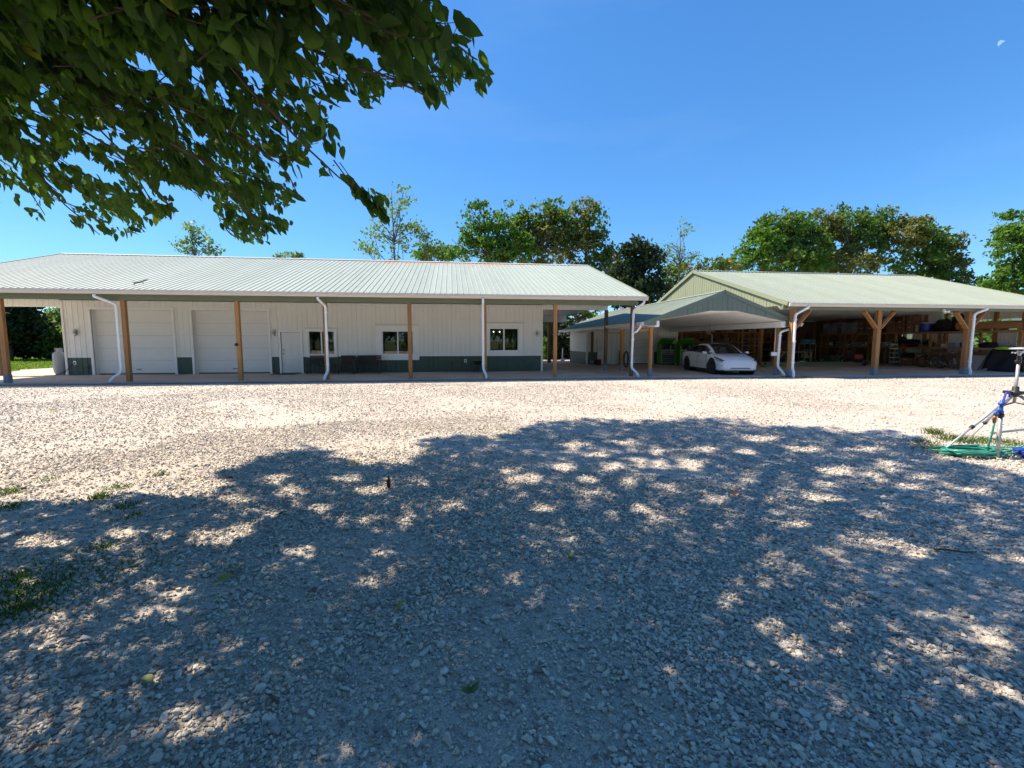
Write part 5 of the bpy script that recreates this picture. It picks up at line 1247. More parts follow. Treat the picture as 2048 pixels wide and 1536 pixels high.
# ================================================================ sprinkler tripod, hydrant, hose (right edge)
tp = thing('sprinkler_tripod', 'aluminium tripod stand with sprinkler head at the right edge of the yard', 'tripod', (0, 0, 0))
HUB = Vector((8.03, 5.42, .86))
feet = [Vector((6.86, 5.42, .015)), Vector((7.98, 5.95, .015)), Vector((9.0, 5.0, .015))]
ctr = Vector((HUB.x, HUB.y, 0)); tp.location = (0, 0, 0)
for i, f_ in enumerate(feet):
    top_ = HUB+(f_-HUB).normalized()*.08; k_ = top_.lerp(f_, .55)
    s = MB(); s.cyl(top_, k_, .020, 10); s.build('leg', M['steel'], tp); s = MB(); s.cyl(k_, f_, .014, 10); s.build('leg', M['steel'], tp)
    s = MB(); s.cyl(k_.lerp(top_, .03), k_.lerp(f_, .04), .027, 10); s.build('clamp', M['black'], tp)
    s = MB(); s.cyl(f_+Vector((0, 0, .02)), f_-Vector((0, 0, .012)), .024, 10, .03); s.build('foot', M['black'], tp)
    s = MB(); s.bar(HUB+Vector((0, 0, -.14)), top_.lerp(k_, .35), .016); s.build('brace', M['dark_metal'], tp)
s = MB(); s.lathe(HUB, [(.001, -.06), (.035, -.06), (.05, -.03), (.085, -.02), (.085, .02), (.04, .03), (.035, .09), (.001, .09)], 14)
for f_ in feet: d_ = (f_-HUB); d_.z = 0; d_.normalize(); s.bar(HUB+d_*.04, HUB+d_*.13, .05, .04)
s.build('hub', M['black'], tp)
s = MB(); s.cyl(HUB-Vector((0, 0, .15)), HUB+Vector((0, 0, .42)), .019, 10); s.build('riser_pipe', M['galv'], tp)
s = MB(); s.lathe(HUB+Vector((0, 0, .42)), [(.001, 0), (.03, 0), (.032, .05), (.022, .06), (.022, .09), (.03, .10), (.001, .12)], 12); s.build('coupling', M['black'], tp)
s = MB(); b_ = HUB+Vector((0, 0, .53)); s.lathe(b_, [(.016, 0), (.024, .03), (.02, .06), (.001, .075)], 10); s.bar(b_+Vector((-.01, 0, .045)), b_+Vector((-.10, .02, .045)), .014, .02); s.bar(b_+Vector((.0, 0, .045)), b_+Vector((.14, .02, .06)), .02, .03)
s.tube([b_+Vector((-.07, 0, .03)), b_+Vector((-.02, 0, .1)), b_+Vector((.06, 0, .09)), b_+Vector((.12, 0, .05))], .008, 6); s.build('impact_arm', M['steel'], tp)
s = MB(); s.lathe(b_+Vector((.05, 0, .085)), [(.001, .0), (.12, .004), (.15, .016), (.11, .03), (.001, .034)], 16); s.build('deflector_disc', M['steel'], tp)
s = MB(); s.tube([b_+Vector((.03, 0, -.02)), b_+Vector((.06, .02, -.04)), b_+Vector((.05, .03, -.10)), b_+Vector((.02, .02, -.12))], .012, 6); s.bar(b_+Vector((-.07, 0, -.07)), b_+Vector((.05, 0, -.07)), .008); s.build('hose_fitting', M['brass'], tp)
hy = thing('yard_hydrant', 'blue yard hydrant on a galvanised pipe beside the coiled hose', 'hydrant', (7.35, 5.08, 0))
s = MB(); s.cyl((0, 0, -.05), (-.02, 0, .60), .023, 12); s.build('standpipe', M['galv'], hy)
s = MB(); s.lathe((-.02, 0, .58), [(.03, 0), (.036, .0), (.036, .04), (.028, .05)], 12); s.build('coupling', M['black'], hy)
s = MB(); s.lathe((-.02, 0, .61), [(.001, 0), (.028, 0), (.030, .05), (.02, .06), (.02, .13), (.036, .135), (.036, .165), (.022, .17), (.02, .195), (.001, .2)], 14); s.tube([(-.03, 0, .66), (-.09, -.01, .67), (-.12, -.01, .64), (-.125, -.01, .60)], [.018, .017, .017, .019], 10); s.build('head', M['blue_metal'], hy)
s = MB(); s.bar((-.03, -.02, .78), (-.005, -.02, .90), .022, .014); s.tube([(-.005, -.02, .88), (.01, -.02, .915), (.045, -.02, .91), (.06, -.02, .88), (.055, -.02, .85)], .010, 8); s.build('lever', mat('violet_blue_enamel', (.06, .05, .42), .4), hy)
s = MB(); s.cyl((.02, 0, .78), (.055, 0, .86), .006, 6); s.build('link_rod', M['steel'], hy)
s = MB(); s.lathe((-.125, -.01, .50), [(.001, 0), (.017, 0), (.02, .03), (.016, .05), (.022, .06), (.02, .10), (.001, .10)], 10); s.bar((-.16, -.01, .545), (-.09, -.01, .555), .012, .02); s.build('hose_tap', M['brass'], hy)
s = MB(); s.cyl((7.24, 5.1, .36), (8.6, 5.35, .36), .017, 10); tag(s.build('horizontal_pipe', M['galv']), 'grey pipe bracing the hydrant sideways out of the picture', 'pipe')
# hose: loose flattened coil
rh = random.Random(4)
pts = [Vector((7.225, 5.07, .50)), Vector((7.20, 5.06, .40)), Vector((7.21, 5.08, .28)), Vector((7.27, 5.14, .14)), Vector((7.38, 5.2, .05))]
cxh, cyh = 7.22, 5.27
for lp in range(13):
    ax_, ay_ = .50+rh.uniform(-.24, .10), .19+rh.uniform(-.17, .05); ox, oy = rh.uniform(-.09, .08), rh.uniform(-.06, .06); tw = rh.uniform(-.3, .25)
    for k in range(18):
        a_ = 2*math.pi*k/18+.3; x_ = ax_*math.cos(a_); y_ = ay_*math.sin(a_)
        pts.append(Vector((cxh+ox+x_*math.cos(tw)-y_*math.sin(tw), cyh+oy+x_*math.sin(tw)+y_*math.cos(tw), .016+.014*(lp % 5)+.008*math.sin(3*a_+lp)+.004*lp)))
pts += [Vector((7.75, 5.35, .05)), Vector((8.0, 5.62, .025)), Vector((8.25, 5.5, .03)), Vector((8.34, 5.42, .12)), Vector((8.36, 5.4, .32)), Vector((8.3, 5.4, .5))]
sp_ = []
for i in range(len(pts)-1):   # Catmull-Rom smoothing
    p0, p1, p2, p3 = pts[max(i-1, 0)], pts[i], pts[i+1], pts[min(i+2, len(pts)-1)]
    for t_ in (0, .33, .67): sp_.append(.5*((2*p1)+(p2-p0)*t_+(2*p0-5*p1+4*p2-p3)*t_*t_+(3*p1-p0-3*p2+p3)*t_**3))
s = MB(); s.tube(sp_, .012, 7); tag(s.build('garden_hose', M['hose']), 'green garden hose heaped in a flat coil under the hydrant', 'hose')
t = thing('blue_tub', 'royal blue plastic tub lying at the right edge beside the hose', 'tub', (7.78, 5.05, 0))
s = MB(); s.lathe((0.12, 0, .0), [(.001, .004), (.16, .004), (.20, .05), (.205, .09), (.19, .105), (.001, .11)], 20); s.build('tub_body', M['blue'], t)
s = MB(); s.lathe((0.12, 0, .09), [(.207, 0), (.212, .006), (.207, .012)], 20); s.build('rim', M['black'], t)

# ================================================================ vegetation
def leaf_quads(C_, size, rr, flatn=None, asp=.6):
    n = len(C_); d = rr.normal(size=(n, 3)); d /= np.linalg.norm(d, axis=1)[:, None]
    if flatn is not None: d[:, 2] += flatn; d /= np.linalg.norm(d, axis=1)[:, None]
    t_ = rr.normal(size=(n, 3)); u = np.cross(d, t_); u /= np.linalg.norm(u, axis=1)[:, None]; v = np.cross(d, u)
    sz = size*rr.uniform(.6, 1.35, n)[:, None]
    V = np.stack([C_-u*sz, C_+v*sz*asp, C_+u*sz, C_-v*sz*asp], 1).reshape(-1, 3)
    return V
def quad_mesh(name, V, tint, m, parent=None, k=4):
    n = len(V)//k; me = bpy.data.meshes.new(name)
    me.vertices.add(len(V)); me.vertices.foreach_set('co', V.astype(np.float32).ravel())
    me.loops.add(len(V)); me.loops.foreach_set('vertex_index', np.arange(len(V), dtype=np.int32))
    me.polygons.add(n); me.polygons.foreach_set('loop_start', np.arange(0, len(V), k, dtype=np.int32))
    try: me.polygons.foreach_set('loop_total', np.full(n, k, dtype=np.int32))
    except Exception: pass
    a_ = me.attributes.new('tint', 'FLOAT', 'POINT'); a_.data.foreach_set('value', np.repeat(tint, k).astype(np.float32))
    me.materials.append(m); me.update(calc_edges=True); me.validate()
    o = bpy.data.objects.new(name, me); COL.objects.link(o); o.parent = parent; return o
M['lf_mid'] = leaf_mat('broadleaf_green', (.05, .10, .022), (.13, .20, .045), .35)
M['lf_bright'] = leaf_mat('bright_leaf_green', (.05, .12, .018), (.12, .22, .035), .35)
M['lf_olive'] = leaf_mat('olive_brown_leaf', (.085, .105, .03), (.21, .20, .065), .3)
M['lf_pale'] = leaf_mat('pale_thin_leaf', (.09, .15, .055), (.20, .27, .11), .4)
M['lf_dark'] = leaf_mat('dark_leaf_green', (.018, .034, .018), (.05, .075, .03), .2)
M['lf_cedar'] = leaf_mat('cedar_foliage', (.010, .022, .010), (.04, .06, .02), .1)
tr = np.random.default_rng(23)
def tree(name, label, Y, base_px, lumps, leaf, dens, m, grp='trees behind the buildings', trunkr=.18, cl=.55, per=26, thick=.8, m2=None, flat=None, zbase=0.0, cat='tree', stems=True, hollow=.35):
    # lumps: (px, py, rx, ry) outline circles of the crown seen in elevation at distance Y; their depth is rx-like
    d0 = onY(base_px, 700, Y); bx = d0[0]
    t = thing(name, label, cat, (bx, Y, zbase), 0, grp)
    O = np.array([bx, Y, zbase]); Cs = []; centres = []
    for (px, py, rx, ry) in lumps:
        c = onY(px, py, Y); depth = (c-_C) @ _fw; k = depth/FPX
        R_ = np.array([rx*k, rx*k*thick, ry*k]); vol = R_[0]*R_[1]*R_[2]
        dy = tr.uniform(-.35, .35)*R_[1]; c = c+np.array([0, dy, 0])
        nc = max(8, int(dens*(R_[0]*R_[2])**.9/(cl*cl)*5.2))
        q = tr.normal(size=(nc, 3)); q /= np.linalg.norm(q, axis=1)[:, None]
        rad = (hollow+(1-hollow)*tr.random(nc)**.6)[:, None]
        wob = 1+.16*np.sin(q[:, 0:1]*7+c[0])*np.cos(q[:, 2:3]*6+c[2])
        cc = c+q*rad*R_*wob
        centres.append((c, R_, cc)); 
        base_t = tr.random(nc)
        lc = np.repeat(cc, per, 0)+tr.normal(size=(nc*per, 3))*cl*np.array([.55, .55, .36])
        tt = np.clip(np.repeat(base_t, per)*.6+tr.random(nc*per)*.4, 0, 1)
        Cs.append((lc, tt, len(centres)-1))
    mats = [m]+([m2] if m2 else [])
    for mi, mm in enumerate(mats):
        sel = [(a_, b_) for a_, b_, i in Cs if (i % len(mats)) == mi]
        if not sel: continue
        A = np.concatenate([a_ for a_, _ in sel]); B = np.concatenate([b_ for _, b_ in sel])
        ok = A[:, 2] > zbase+.1; A, B = A[ok], B[ok]
        quad_mesh('crown', leaf_quads(A-O, leaf, tr, flat), B, mm, t)
    if stems:
        s = MB(); allc = sorted([(c, R_) for c, R_, _ in centres], key=lambda q: q[0][2])
        topc = max(c[2]+R_[2]*.6 for c, R_ in allc); cxm = float(np.mean([c[0] for c, _ in allc]))
        tops = Vector((cxm-bx, 0, topc-zbase)); P_ = [Vector((0, 0, -.1)), Vector((.15, .1, tops.z*.3)), Vector((tops.x*.45, -.1, tops.z*.6)), Vector((tops.x*.8, 0, tops.z*.97))]
        s.tube(P_, [trunkr*1.25, trunkr, trunkr*.6, trunkr*.12], 8)
        for c, R_, cc in centres:
            for k in range(5 if len(lumps) < 4 else 4):
                e = Vector(cc[tr.integers(len(cc))]-O); f_ = tr.uniform(.25, .75); a_ = P_[1].lerp(P_[2], f_) if e.z < P_[2].z*1.1 else P_[2].lerp(P_[3], f_*.6)
                if a_.z > e.z: a_ = P_[0].lerp(P_[1], .9)
                m_ = a_.lerp(e, .5)+Vector((tr.normal()*.2, tr.normal()*.2, .25)); s.tube([a_, m_, e], [trunkr*.34, trunkr*.2, .02], 5)
        s.build('trunk', M['bark'], t)
    return t
T = tree
T('slender_tree', 'tall thin pale green tree above the ridge under the hanging leafy sprig', 46, 797, [(797, 392, 28, 34), (785, 440, 38, 40), (755, 478, 34, 30), (800, 490, 40, 30), (742, 500, 25, 16), (820, 455, 22, 25)], .17, .30, M['lf_pale'], trunkr=.16, cl=.7, per=20, hollow=.1)
T('slender_tree', 'thin airy sapling just right of the tall thin pale tree', 46, 845, [(845, 470, 28, 25), (862, 495, 22, 20)], .16, .3, M['lf_pale'], trunkr=.09, cl=.6, per=18, hollow=.1)
T('bushy_tree', 'low bushy green tree top peeking over the middle of the ridge', 48, 870, [(850, 505, 30, 16), (885, 508, 24, 14)], .2, .8, M['lf_bright'], trunkr=.14)
T('leaning_tree', 'green broadleaf tree with a lone upper tuft left of the tall oaks', 44, 970, [(963, 432, 30, 28), (950, 470, 28, 26), (985, 505, 45, 30), (935, 500, 25, 25), (1010, 465, 25, 40), (1000, 500, 36, 28), (1030, 495, 34, 34), (1055, 505, 26, 24), (915, 510, 30, 16), (975, 475, 30, 34)], .19, .62, M['lf_bright'], trunkr=.2, cl=.6)
T('oak_tree', 'tall green and brown mottled oak at the centre of the tree row', 46, 1090, [(1030, 435, 30, 32), (1060, 470, 32, 30), (1100, 425, 38, 35), (1085, 480, 34, 34), (1130, 450, 36, 40), (1075, 510, 30, 26), (1050, 450, 30, 30), (1110, 465, 40, 40), (1040, 490, 30, 30)], .20, .6, M['lf_mid'], m2=M['lf_olive'], trunkr=.28, cl=.62)
T('oak_tree', 'mottled oak with thin top twigs above the right end of the ridge', 47, 1165, [(1165, 430, 30, 34), (1190, 455, 32, 40), (1160, 490, 48, 36), (1205, 495, 26, 36), (1130, 515, 40, 24), (1185, 540, 50, 30), (1215, 540, 34, 34), (1150, 460, 36, 36)], .20, .6, M['lf_olive'], m2=M['lf_mid'], trunkr=.26, cl=.62)
T('dark_tree', 'dense dark round tree between the two rooflines', 40, 1278, [(1275, 505, 38, 30), (1255, 535, 36, 34), (1300, 530, 34, 36), (1280, 570, 52, 40), (1310, 585, 34, 30), (1250, 580, 40, 34)], .2, 1.1, M['lf_dark'], trunkr=.26, cl=.6)
T('sparse_tree', 'leaning half bare tree with thin twigs left of the pavilion gable', 42, 1352, [(1372, 462, 18, 28), (1362, 500, 24, 26), (1345, 528, 26, 22), (1385, 515, 16, 18), (1335, 505, 14, 18)], .12, .2, M['lf_pale'], trunkr=.12, cl=.6, per=14, hollow=0)
T('small_tree', 'olive bushy treetop just behind the pavilion gable peak', 44, 1385, [(1345, 560, 26, 30), (1385, 545, 34, 24), (1425, 535, 28, 18), (1452, 530, 22, 14)], .2, .7, M['lf_mid'], m2=M['lf_olive'], trunkr=.14)
T('oak_tree', 'large green tree at the left of the big grove over the pavilion roof', 52, 1555, [(1550, 455, 44, 34), (1520, 490, 42, 38), (1580, 490, 48, 44), (1495, 520, 30, 26), (1560, 530, 60, 34), (1602, 452, 36, 28), (1625, 490, 40, 44), (1610, 530, 44, 34)], .22, .95, M['lf_mid'], trunkr=.32, cl=.65, m2=M['lf_bright'])
T('oak_tree', 'large brown tinged oak in the middle of the big grove', 53, 1690, [(1655, 445, 34, 26), (1700, 450, 48, 36), (1670, 500, 44, 46), (1730, 495, 50, 46), (1690, 540, 60, 30), (1760, 450, 44, 36)], .22, .9, M['lf_olive'], trunkr=.34, cl=.65, m2=M['lf_mid'])
T('oak_tree', 'brown tinged oak at the right end of the big grove', 52, 1830, [(1800, 470, 46, 40), (1850, 485, 42, 42), (1890, 500, 34, 34), (1830, 530, 60, 36), (1900, 540, 36, 32), (1870, 570, 50, 26), (1930, 575, 26, 22)], .22, .9, M['lf_olive'], trunkr=.32, cl=.65, m2=M['lf_mid'])
T('maple_tree', 'bright green tree cut off by the right edge of the picture', 40, 2055, [(2050, 455, 40, 46), (2030, 500, 42, 40), (2060, 540, 50, 50), (2010, 470, 14, 20), (2020, 560, 40, 26), (1985, 575, 30, 20), (2045, 590, 50, 26)], .2, .8, M['lf_bright'], trunkr=.3, cl=.6)
T('slender_tree', 'pale sparse treetop over the left part of the ridge', 44, 398, [(385, 455, 16, 18), (395, 480, 28, 22), (415, 498, 24, 16), (372, 495, 18, 14)], .16, .4, M['lf_pale'], trunkr=.1, cl=.5, per=16, hollow=.1)
T('slender_tree', 'tiny twig tips just clearing the ridge left of the pale sapling', 44, 575, [(555, 513, 8, 6), (582, 512, 14, 7), (600, 512, 6, 5)], .14, .4, M['lf_pale'], trunkr=.08, cl=.3, per=10)
T('cedar_tree', 'dark cedar beyond the porch opening at the far left', 42, 12, [(10, 640, 48, 40), (25, 600, 40, 30), (0, 680, 50, 34), (45, 640, 30, 18), (50, 655, 30, 14)], .22, 1.1, M['lf_cedar'], grp='trees beyond the lawn on the left', trunkr=.3, cl=.5, flat=1.0)
T('hedge_tree', 'dark bushy trees edge behind the lawn in the middle of the porch opening', 44, 95, [(70, 690, 50, 26), (110, 680, 34, 30), (90, 660, 24, 16), (130, 690, 24, 34), (30, 700, 40, 18)], .2, 1.2, M['lf_dark'], grp='trees beyond the lawn on the left', trunkr=.15, cl=.5, m2=M['lf_mid'])
T('slender_tree', 'light green airy tree beside the corner of the white wall', 46, 122, [(118, 630, 20, 18), (128, 650, 16, 26), (105, 632, 12, 8)], .16, .5, M['lf_pale'], grp='trees beyond the lawn on the left', trunkr=.1, cl=.5)
T('oak_tree', 'dark trunked oak seen through the gap under the right porch header', 40, 1158, [(1150, 618, 30, 14), (1178, 622, 22, 16), (1125, 640, 16, 18)], .2, .5, M['lf_mid'], grp='trees seen between the buildings', trunkr=.22, cl=.45)
T('oak_tree', 'shaded oak behind the white standpipe', 39, 1110, [(1100, 650, 30, 26), (1120, 665, 26, 22), (1095, 690, 34, 26)], .18, .9, M['lf_dark'], grp='trees seen between the buildings', trunkr=.22, cl=.5)
T('hedge_tree', 'dark undergrowth filling the gap behind the two buildings', 39, 1120, [(1105, 700, 24, 26), (1128, 702, 20, 24), (1148, 690, 20, 26), (1080, 700, 14, 26)], .2, 1.3, M['lf_dark'], grp=None, trunkr=.06, cl=.45)
T('leafy_bush', 'sunlit bush at the corner of the workshop behind the porch', 38, 1092, [(1090, 700, 10, 22), (1097, 715, 7, 10)], .13, 1.3, M['lf_bright'], grp=None, cat='bush', trunkr=.03, cl=.3)
T('oak_tree', 'shaded trees behind the open end wall of the pavilion, inner one', 38, 1900, [(1850, 690, 60, 40), (1930, 680, 50, 40), (1800, 700, 50, 30), (1870, 640, 40, 30)], .22, .8, M['lf_mid'], grp='trees behind the pavilion end wall', trunkr=.2, cl=.6)
T('maple_tree', 'sunlit bright trees behind the open end wall of the pavilion', 33, 2120, [(2060, 690, 60, 40), (2120, 680, 50, 40), (2010, 680, 40, 36)], .2, .8, M['lf_bright'], grp='trees behind the pavilion end wall', trunkr=.2, cl=.6)
for k_ in range(9):
    x0 = -52+k_*13.0; Yb = -34-(k_ % 3)*5
    t = thing('background_tree', 'broadleaf tree behind the photographer on the far side of the yard', 'tree', (x0, Yb, 0), 0, 'trees behind the camera that the windows mirror')
    cc = tr.normal(size=(500, 3))*np.array([3.0, 3.0, 2.2])+np.array([0, 0, 6.0]); lc = np.repeat(cc, 12, 0)+tr.normal(size=(6000, 3))*.5
    quad_mesh('crown', leaf_quads(lc, .35, tr), tr.random(6000), M['lf_mid'], t); s = MB(); s.tube([(0, 0, -.1), (.2, 0, 3), (0, .2, 7)], [.3, .22, .08], 8); s.build('trunk', M['bark'], t)
# distant wooded ridge
mb = MB(); vs = []; n_ = 160
for i in range(n_+1):
    a_ = R(-75)+R(150)*i/n_+YAW; h_ = 26+16*float(fnoise(np.array(i*.13), np.array(2.)))+8*float(vnoise(np.array(i*.9), np.array(5.)))
    for d_, z_ in ((700, -1), (820, h_*.7), (1000, h_*1.2), (1300, -1)): vs.append((d_*math.sin(a_), d_*math.cos(a_), z_))
mb.add(vs, [(i*4+k, (i+1)*4+k, (i+1)*4+k+1, i*4+k+1) for i in range(n_) for k in range(3)], True)
M['far_hill'] = mat('distant_woodland', (.055, .085, .06), .95, var=.4, vscale=.03)
tag(mb.build('hills', M['far_hill'], recalc=False), kind='structure')

def blades(C_, h, w, rr, lean=.5):
    n = len(C_); a_ = rr.uniform(0, 6.28, n); H_ = h*rr.uniform(.5, 1.3, n); ln = rr.normal(0, lean, (n, 2))*H_[:, None]
    u = np.stack([np.cos(a_), np.sin(a_), np.zeros(n)], 1)*w
    tip = C_+np.stack([ln[:, 0], ln[:, 1], H_], 1); midp = C_*.5+tip*.5; midp[:, 2] += H_*.08
    return np.stack([C_-u, C_+u, midp+u*.7, tip], 1).reshape(-1, 3), None
M['grass'] = leaf_mat('grass_blades', (.07, .14, .012), (.22, .30, .04), .35, dead_or_lit=(.3, .24, .1))
M['weed'] = leaf_mat('dark_weed_green', (.03, .08, .012), (.09, .16, .03), .3, dead_or_lit=(.3, .22, .1))
# lawn seen under the left porch
n_ = 60000; gx = tr.uniform(-60, -23.6, n_); gy = tr.uniform(22, 62, n_)
V_, _ = blades(np.stack([gx, gy, np.full(n_, -.02)], 1), .10, .03, tr); o = quad_mesh('lawn_grass', V_, tr.random(n_), M['grass']); tag(o, 'rough sunny mown grass beyond the porch on the left', kind='stuff')
def tuft(label, px, py, r, n, h, m='weed', grp='weeds in the gravel', z=0):
    c = onZ(px, py, z); q = tr.normal(size=(n, 2))*r*.5
    V_, _ = blades(np.stack([c[0]+q[:, 0], c[1]+q[:, 1], np.full(n, .0)], 1), h, .0035, tr, .55); o = quad_mesh('grass_tuft', V_-np.tile([c[0], c[1], 0], (len(V_), 1)), tr.random(n), M[m]); o.location = (c[0], c[1], 0); return tag(o, label, 'weed', grp, 'stuff')
for a_ in (('thin green tuft farthest up the gravel on the left', 320, 950, .10, 110, .035), ('flat green tuft between the farthest tuft and the shade', 238, 975, .13, 160, .035), ('bright upright tuft at the edge of the shade', 198, 996, .10, 160, .06), ('green tuft touching the left edge, in the sun', 8, 988, .14, 160, .06), ('second green tuft at the left edge, just above the shade', 15, 1016, .14, 140, .045), ('olive tuft above the left edge tufts', 100, 960, .12, 90, .03),
          ('leafy tuft inside the top of the left shade', 250, 1015, .14, 160, .04), ('small tuft right of the leafy one in the shade', 272, 1032, .09, 100, .035), ('yellow green tuft in the middle of the left shade', 205, 1097, .12, 130, .035), ('broad grassy patch in the dark on the left', 180, 1150, .45, 420, .035), ('dark grass patch at the left edge in the shade', 30, 1165, .3, 380, .05), ('grass patch below the bright fleck on the left', 55, 1200, .25, 380, .055), ('dry grassy patch low on the left edge', 20, 1235, .2, 260, .04),
          ('thick weed clump right under the tripod foot', 1885, 902, .30, 450, .07), ('weed clump behind the hose coil', 1920, 882, .28, 560, .08), ('spiky tuft at the upper left of the weeds by the hose', 1868, 868, .14, 200, .10), ('thin dark weeds left of the hose coil', 1845, 885, .28, 220, .06), ('sparse grass behind the hydrant', 1975, 880, .30, 350, .04), ('yellowish grass around the hydrant', 2020, 888, .4, 700, .05)):
    tuft(*a_)

# small things lying on the gravel
LM = leaf_mat('fallen_leaf', (.12, .17, .03), (.26, .26, .04), .2)
def leaf_shape(L_=.13, W_=.034, fold=.25, curl=.15):
    y = [0, .18, .45, .75, 1.0]; w = [0, .75, 1.0, .62, 0]
    V_ = []; 
    for a_, b_ in zip(y, w):
        z_ = -curl*L_*a_*a_; V_ += [(-W_*b_, L_*a_, z_+W_*b_*fold), (0, L_*a_, z_), (W_*b_, L_*a_, z_+W_*b_*fold)]
    F_ = [(0+1, 4, 3), (1, 5, 4)]
    for i in range(1, 3): b = i*3; F_ += [(b, b+1, b+4, b+3), (b+1, b+2, b+5, b+4)]
    F_ += [(9, 10, 13), (10, 11, 13)]
    return V_, F_
def fallen(label, px, py, L_, c, nm='fallen_leaf', rot=None, cat='leaf', z=.022):
    V_, F_ = leaf_shape(L_, L_*.24, .5, .35); s = MB(); s.add([(a_, b_, d_+.35*L_*(b_/L_)*.4) for a_, b_, d_ in V_], F_, True); p = onZ(px, py, 0)
    o = s.build(nm, c, None, recalc=False, loc=(p[0], p[1], z)); o.rotation_euler = (rnd.uniform(-.2, .3), rnd.uniform(-.3, .3), rnd.uniform(0, 6.28) if rot is None else rot); return tag(o, label, cat, 'fallen leaves on the gravel')
brownl = mat('dead_brown_leaf', (.16, .06, .03), .8, var=.3); yell = mat('yellow_fallen_leaf', (.33, .30, .05), .7, var=.2); grl = mat('green_fallen_leaf', (.10, .15, .03), .6, var=.2)
fallen('yellow fallen leaf left of centre on the sunny gravel', 354, 836, .16, yell); fallen('small pale yellow leaf right of the first yellow one', 410, 827, .12, yell)
fallen('dry leaf at the sunny left edge of the yard', 110, 822, .13, yell); fallen('russet leaf lying just beyond the edge of the tree shade', 468, 960, .14, brownl); fallen('yellow leaf pair half in shade left of the brown curled leaf', 713, 930, .15, yell)
fallen('olive leaf in the shade right of the left light flecks', 575, 1028, .12, grl); fallen('upper yellow green leaf of a pair in the deep shade', 485, 1150, .13, grl, rot=1.2); fallen('lower yellow green leaf of a pair in the deep shade', 470, 1157, .12, yell, rot=2.3)
fallen('rust brown leaf flat on the shaded gravel', 630, 1192, .11, brownl, rot=.4); fallen('small yellow leaf near the middle of the shade', 812, 1210, .09, yell); fallen('green leaf on edge right of the centre of the shade', 1143, 1110, .10, grl, rot=2.8)
fallen('narrow green leaf low on the left in the shade', 305, 1376, .10, grl, rot=1.0); fallen('brown leaf at the bottom left of the yard', 85, 1500, .05, brownl); fallen('dark twig like leaf in the far shade on the right', 1478, 987, .14, brownl)
for a_ in ((-.5, 0), (.6, 0)): pass
p = onZ(778, 978, 0); t = thing('curled_leaf', 'dark brown curled leaf standing upright in the gravel', 'leaf', (p[0], p[1], .0), 0)
s = MB(); V_, F_ = leaf_shape(.17, .032, 1.0, .25); s.add([(a_*.7, -d_*.8, b_*.9+.0) for a_, b_, d_ in V_], F_, True); s.build('blade', brownl, t, recalc=False)
s = MB(); V_, F_ = leaf_shape(.10, .03, .8, .3); s.add([(a_+.01, b_*.4-.03, .02+d_+b_*.2) for a_, b_, d_ in V_], F_, True); s.build('blade', M['black'], t, recalc=False)
p = onZ(940, 1395, 0); t = thing('weed_seedling', 'low four leaved green weed growing in the shaded gravel near the camera', 'weed', (p[0], p[1], 0), 0)
for k, (rz_, L_) in enumerate(((1.9, .055), (1.3, .05), (-1.1, .06), (-1.75, .055), (.2, .035))):
    s = MB(); V_, F_ = leaf_shape(L_, L_*.30, .35, -.25); s.add(V_, F_, True); o = s.build('leaf', grl, t, recalc=False); o.location = (0, 0, .022); o.rotation_euler = (.35, 0, rz_)
for px, py, a0, ln_, lab in ((1912, 1102, -.35, .28, 'dark thin stick at the right in the shade'), (545, 1395, 2.4, .10, 'short pale forked twig near the bottom of the yard')):
    p = Vector(onZ(px, py, .02)); s = MB(); d_ = Vector((math.cos(a0), math.sin(a0), 0)); e_ = Vector((-d_.y, d_.x, 0))
    s.tube([p-d_*ln_/2, p-d_*ln_*.2+e_*ln_*.05, p+d_*ln_*.15-e_*ln_*.03, p+d_*ln_/2+e_*ln_*.06], [.008, .007, .006, .002], 6); tag(s.build('stick', M['twig']), lab, 'stick')

# the moon, a pale day half disc far away
c = onY(2003, 88, 2600.); md_ = float((c-_C) @ _fw); r_ = 8.2*md_/FPX
fwd = Vector(_fw); rt_ = Vector(_rt); up_ = Vector(_up); s = MB(); vs = []; nn = 24
A = R(38); ax = (rt_*math.cos(A)+up_*math.sin(A)); ay = (-rt_*math.sin(A)+up_*math.cos(A))
for i in range(nn+1):
    th = -math.pi/2+math.pi*i/nn; vs.append(Vector(c)+ax*(r_*math.sin(th))+ay*(r_*math.cos(th))*.95); vs.append(Vector(c)+ax*(r_*math.sin(th))*.98+ay*(r_*math.cos(th)*.12)-fwd*(r_*.5*math.cos(th)))
s.add(vs, [(2*i, 2*i+1, 2*i+3, 2*i+2) for i in range(nn)], True)
M['moon'] = emis('daylight_moon', (.13, .23, .40), 1.0)
M['moon'].node_tree.nodes['Principled BSDF'].inputs['Base Color'].default_value = (0, 0, 0, 1)
tag(s.build('moon', M['moon'], recalc=False), 'faint white half moon in the upper right of the blue sky', 'moon')

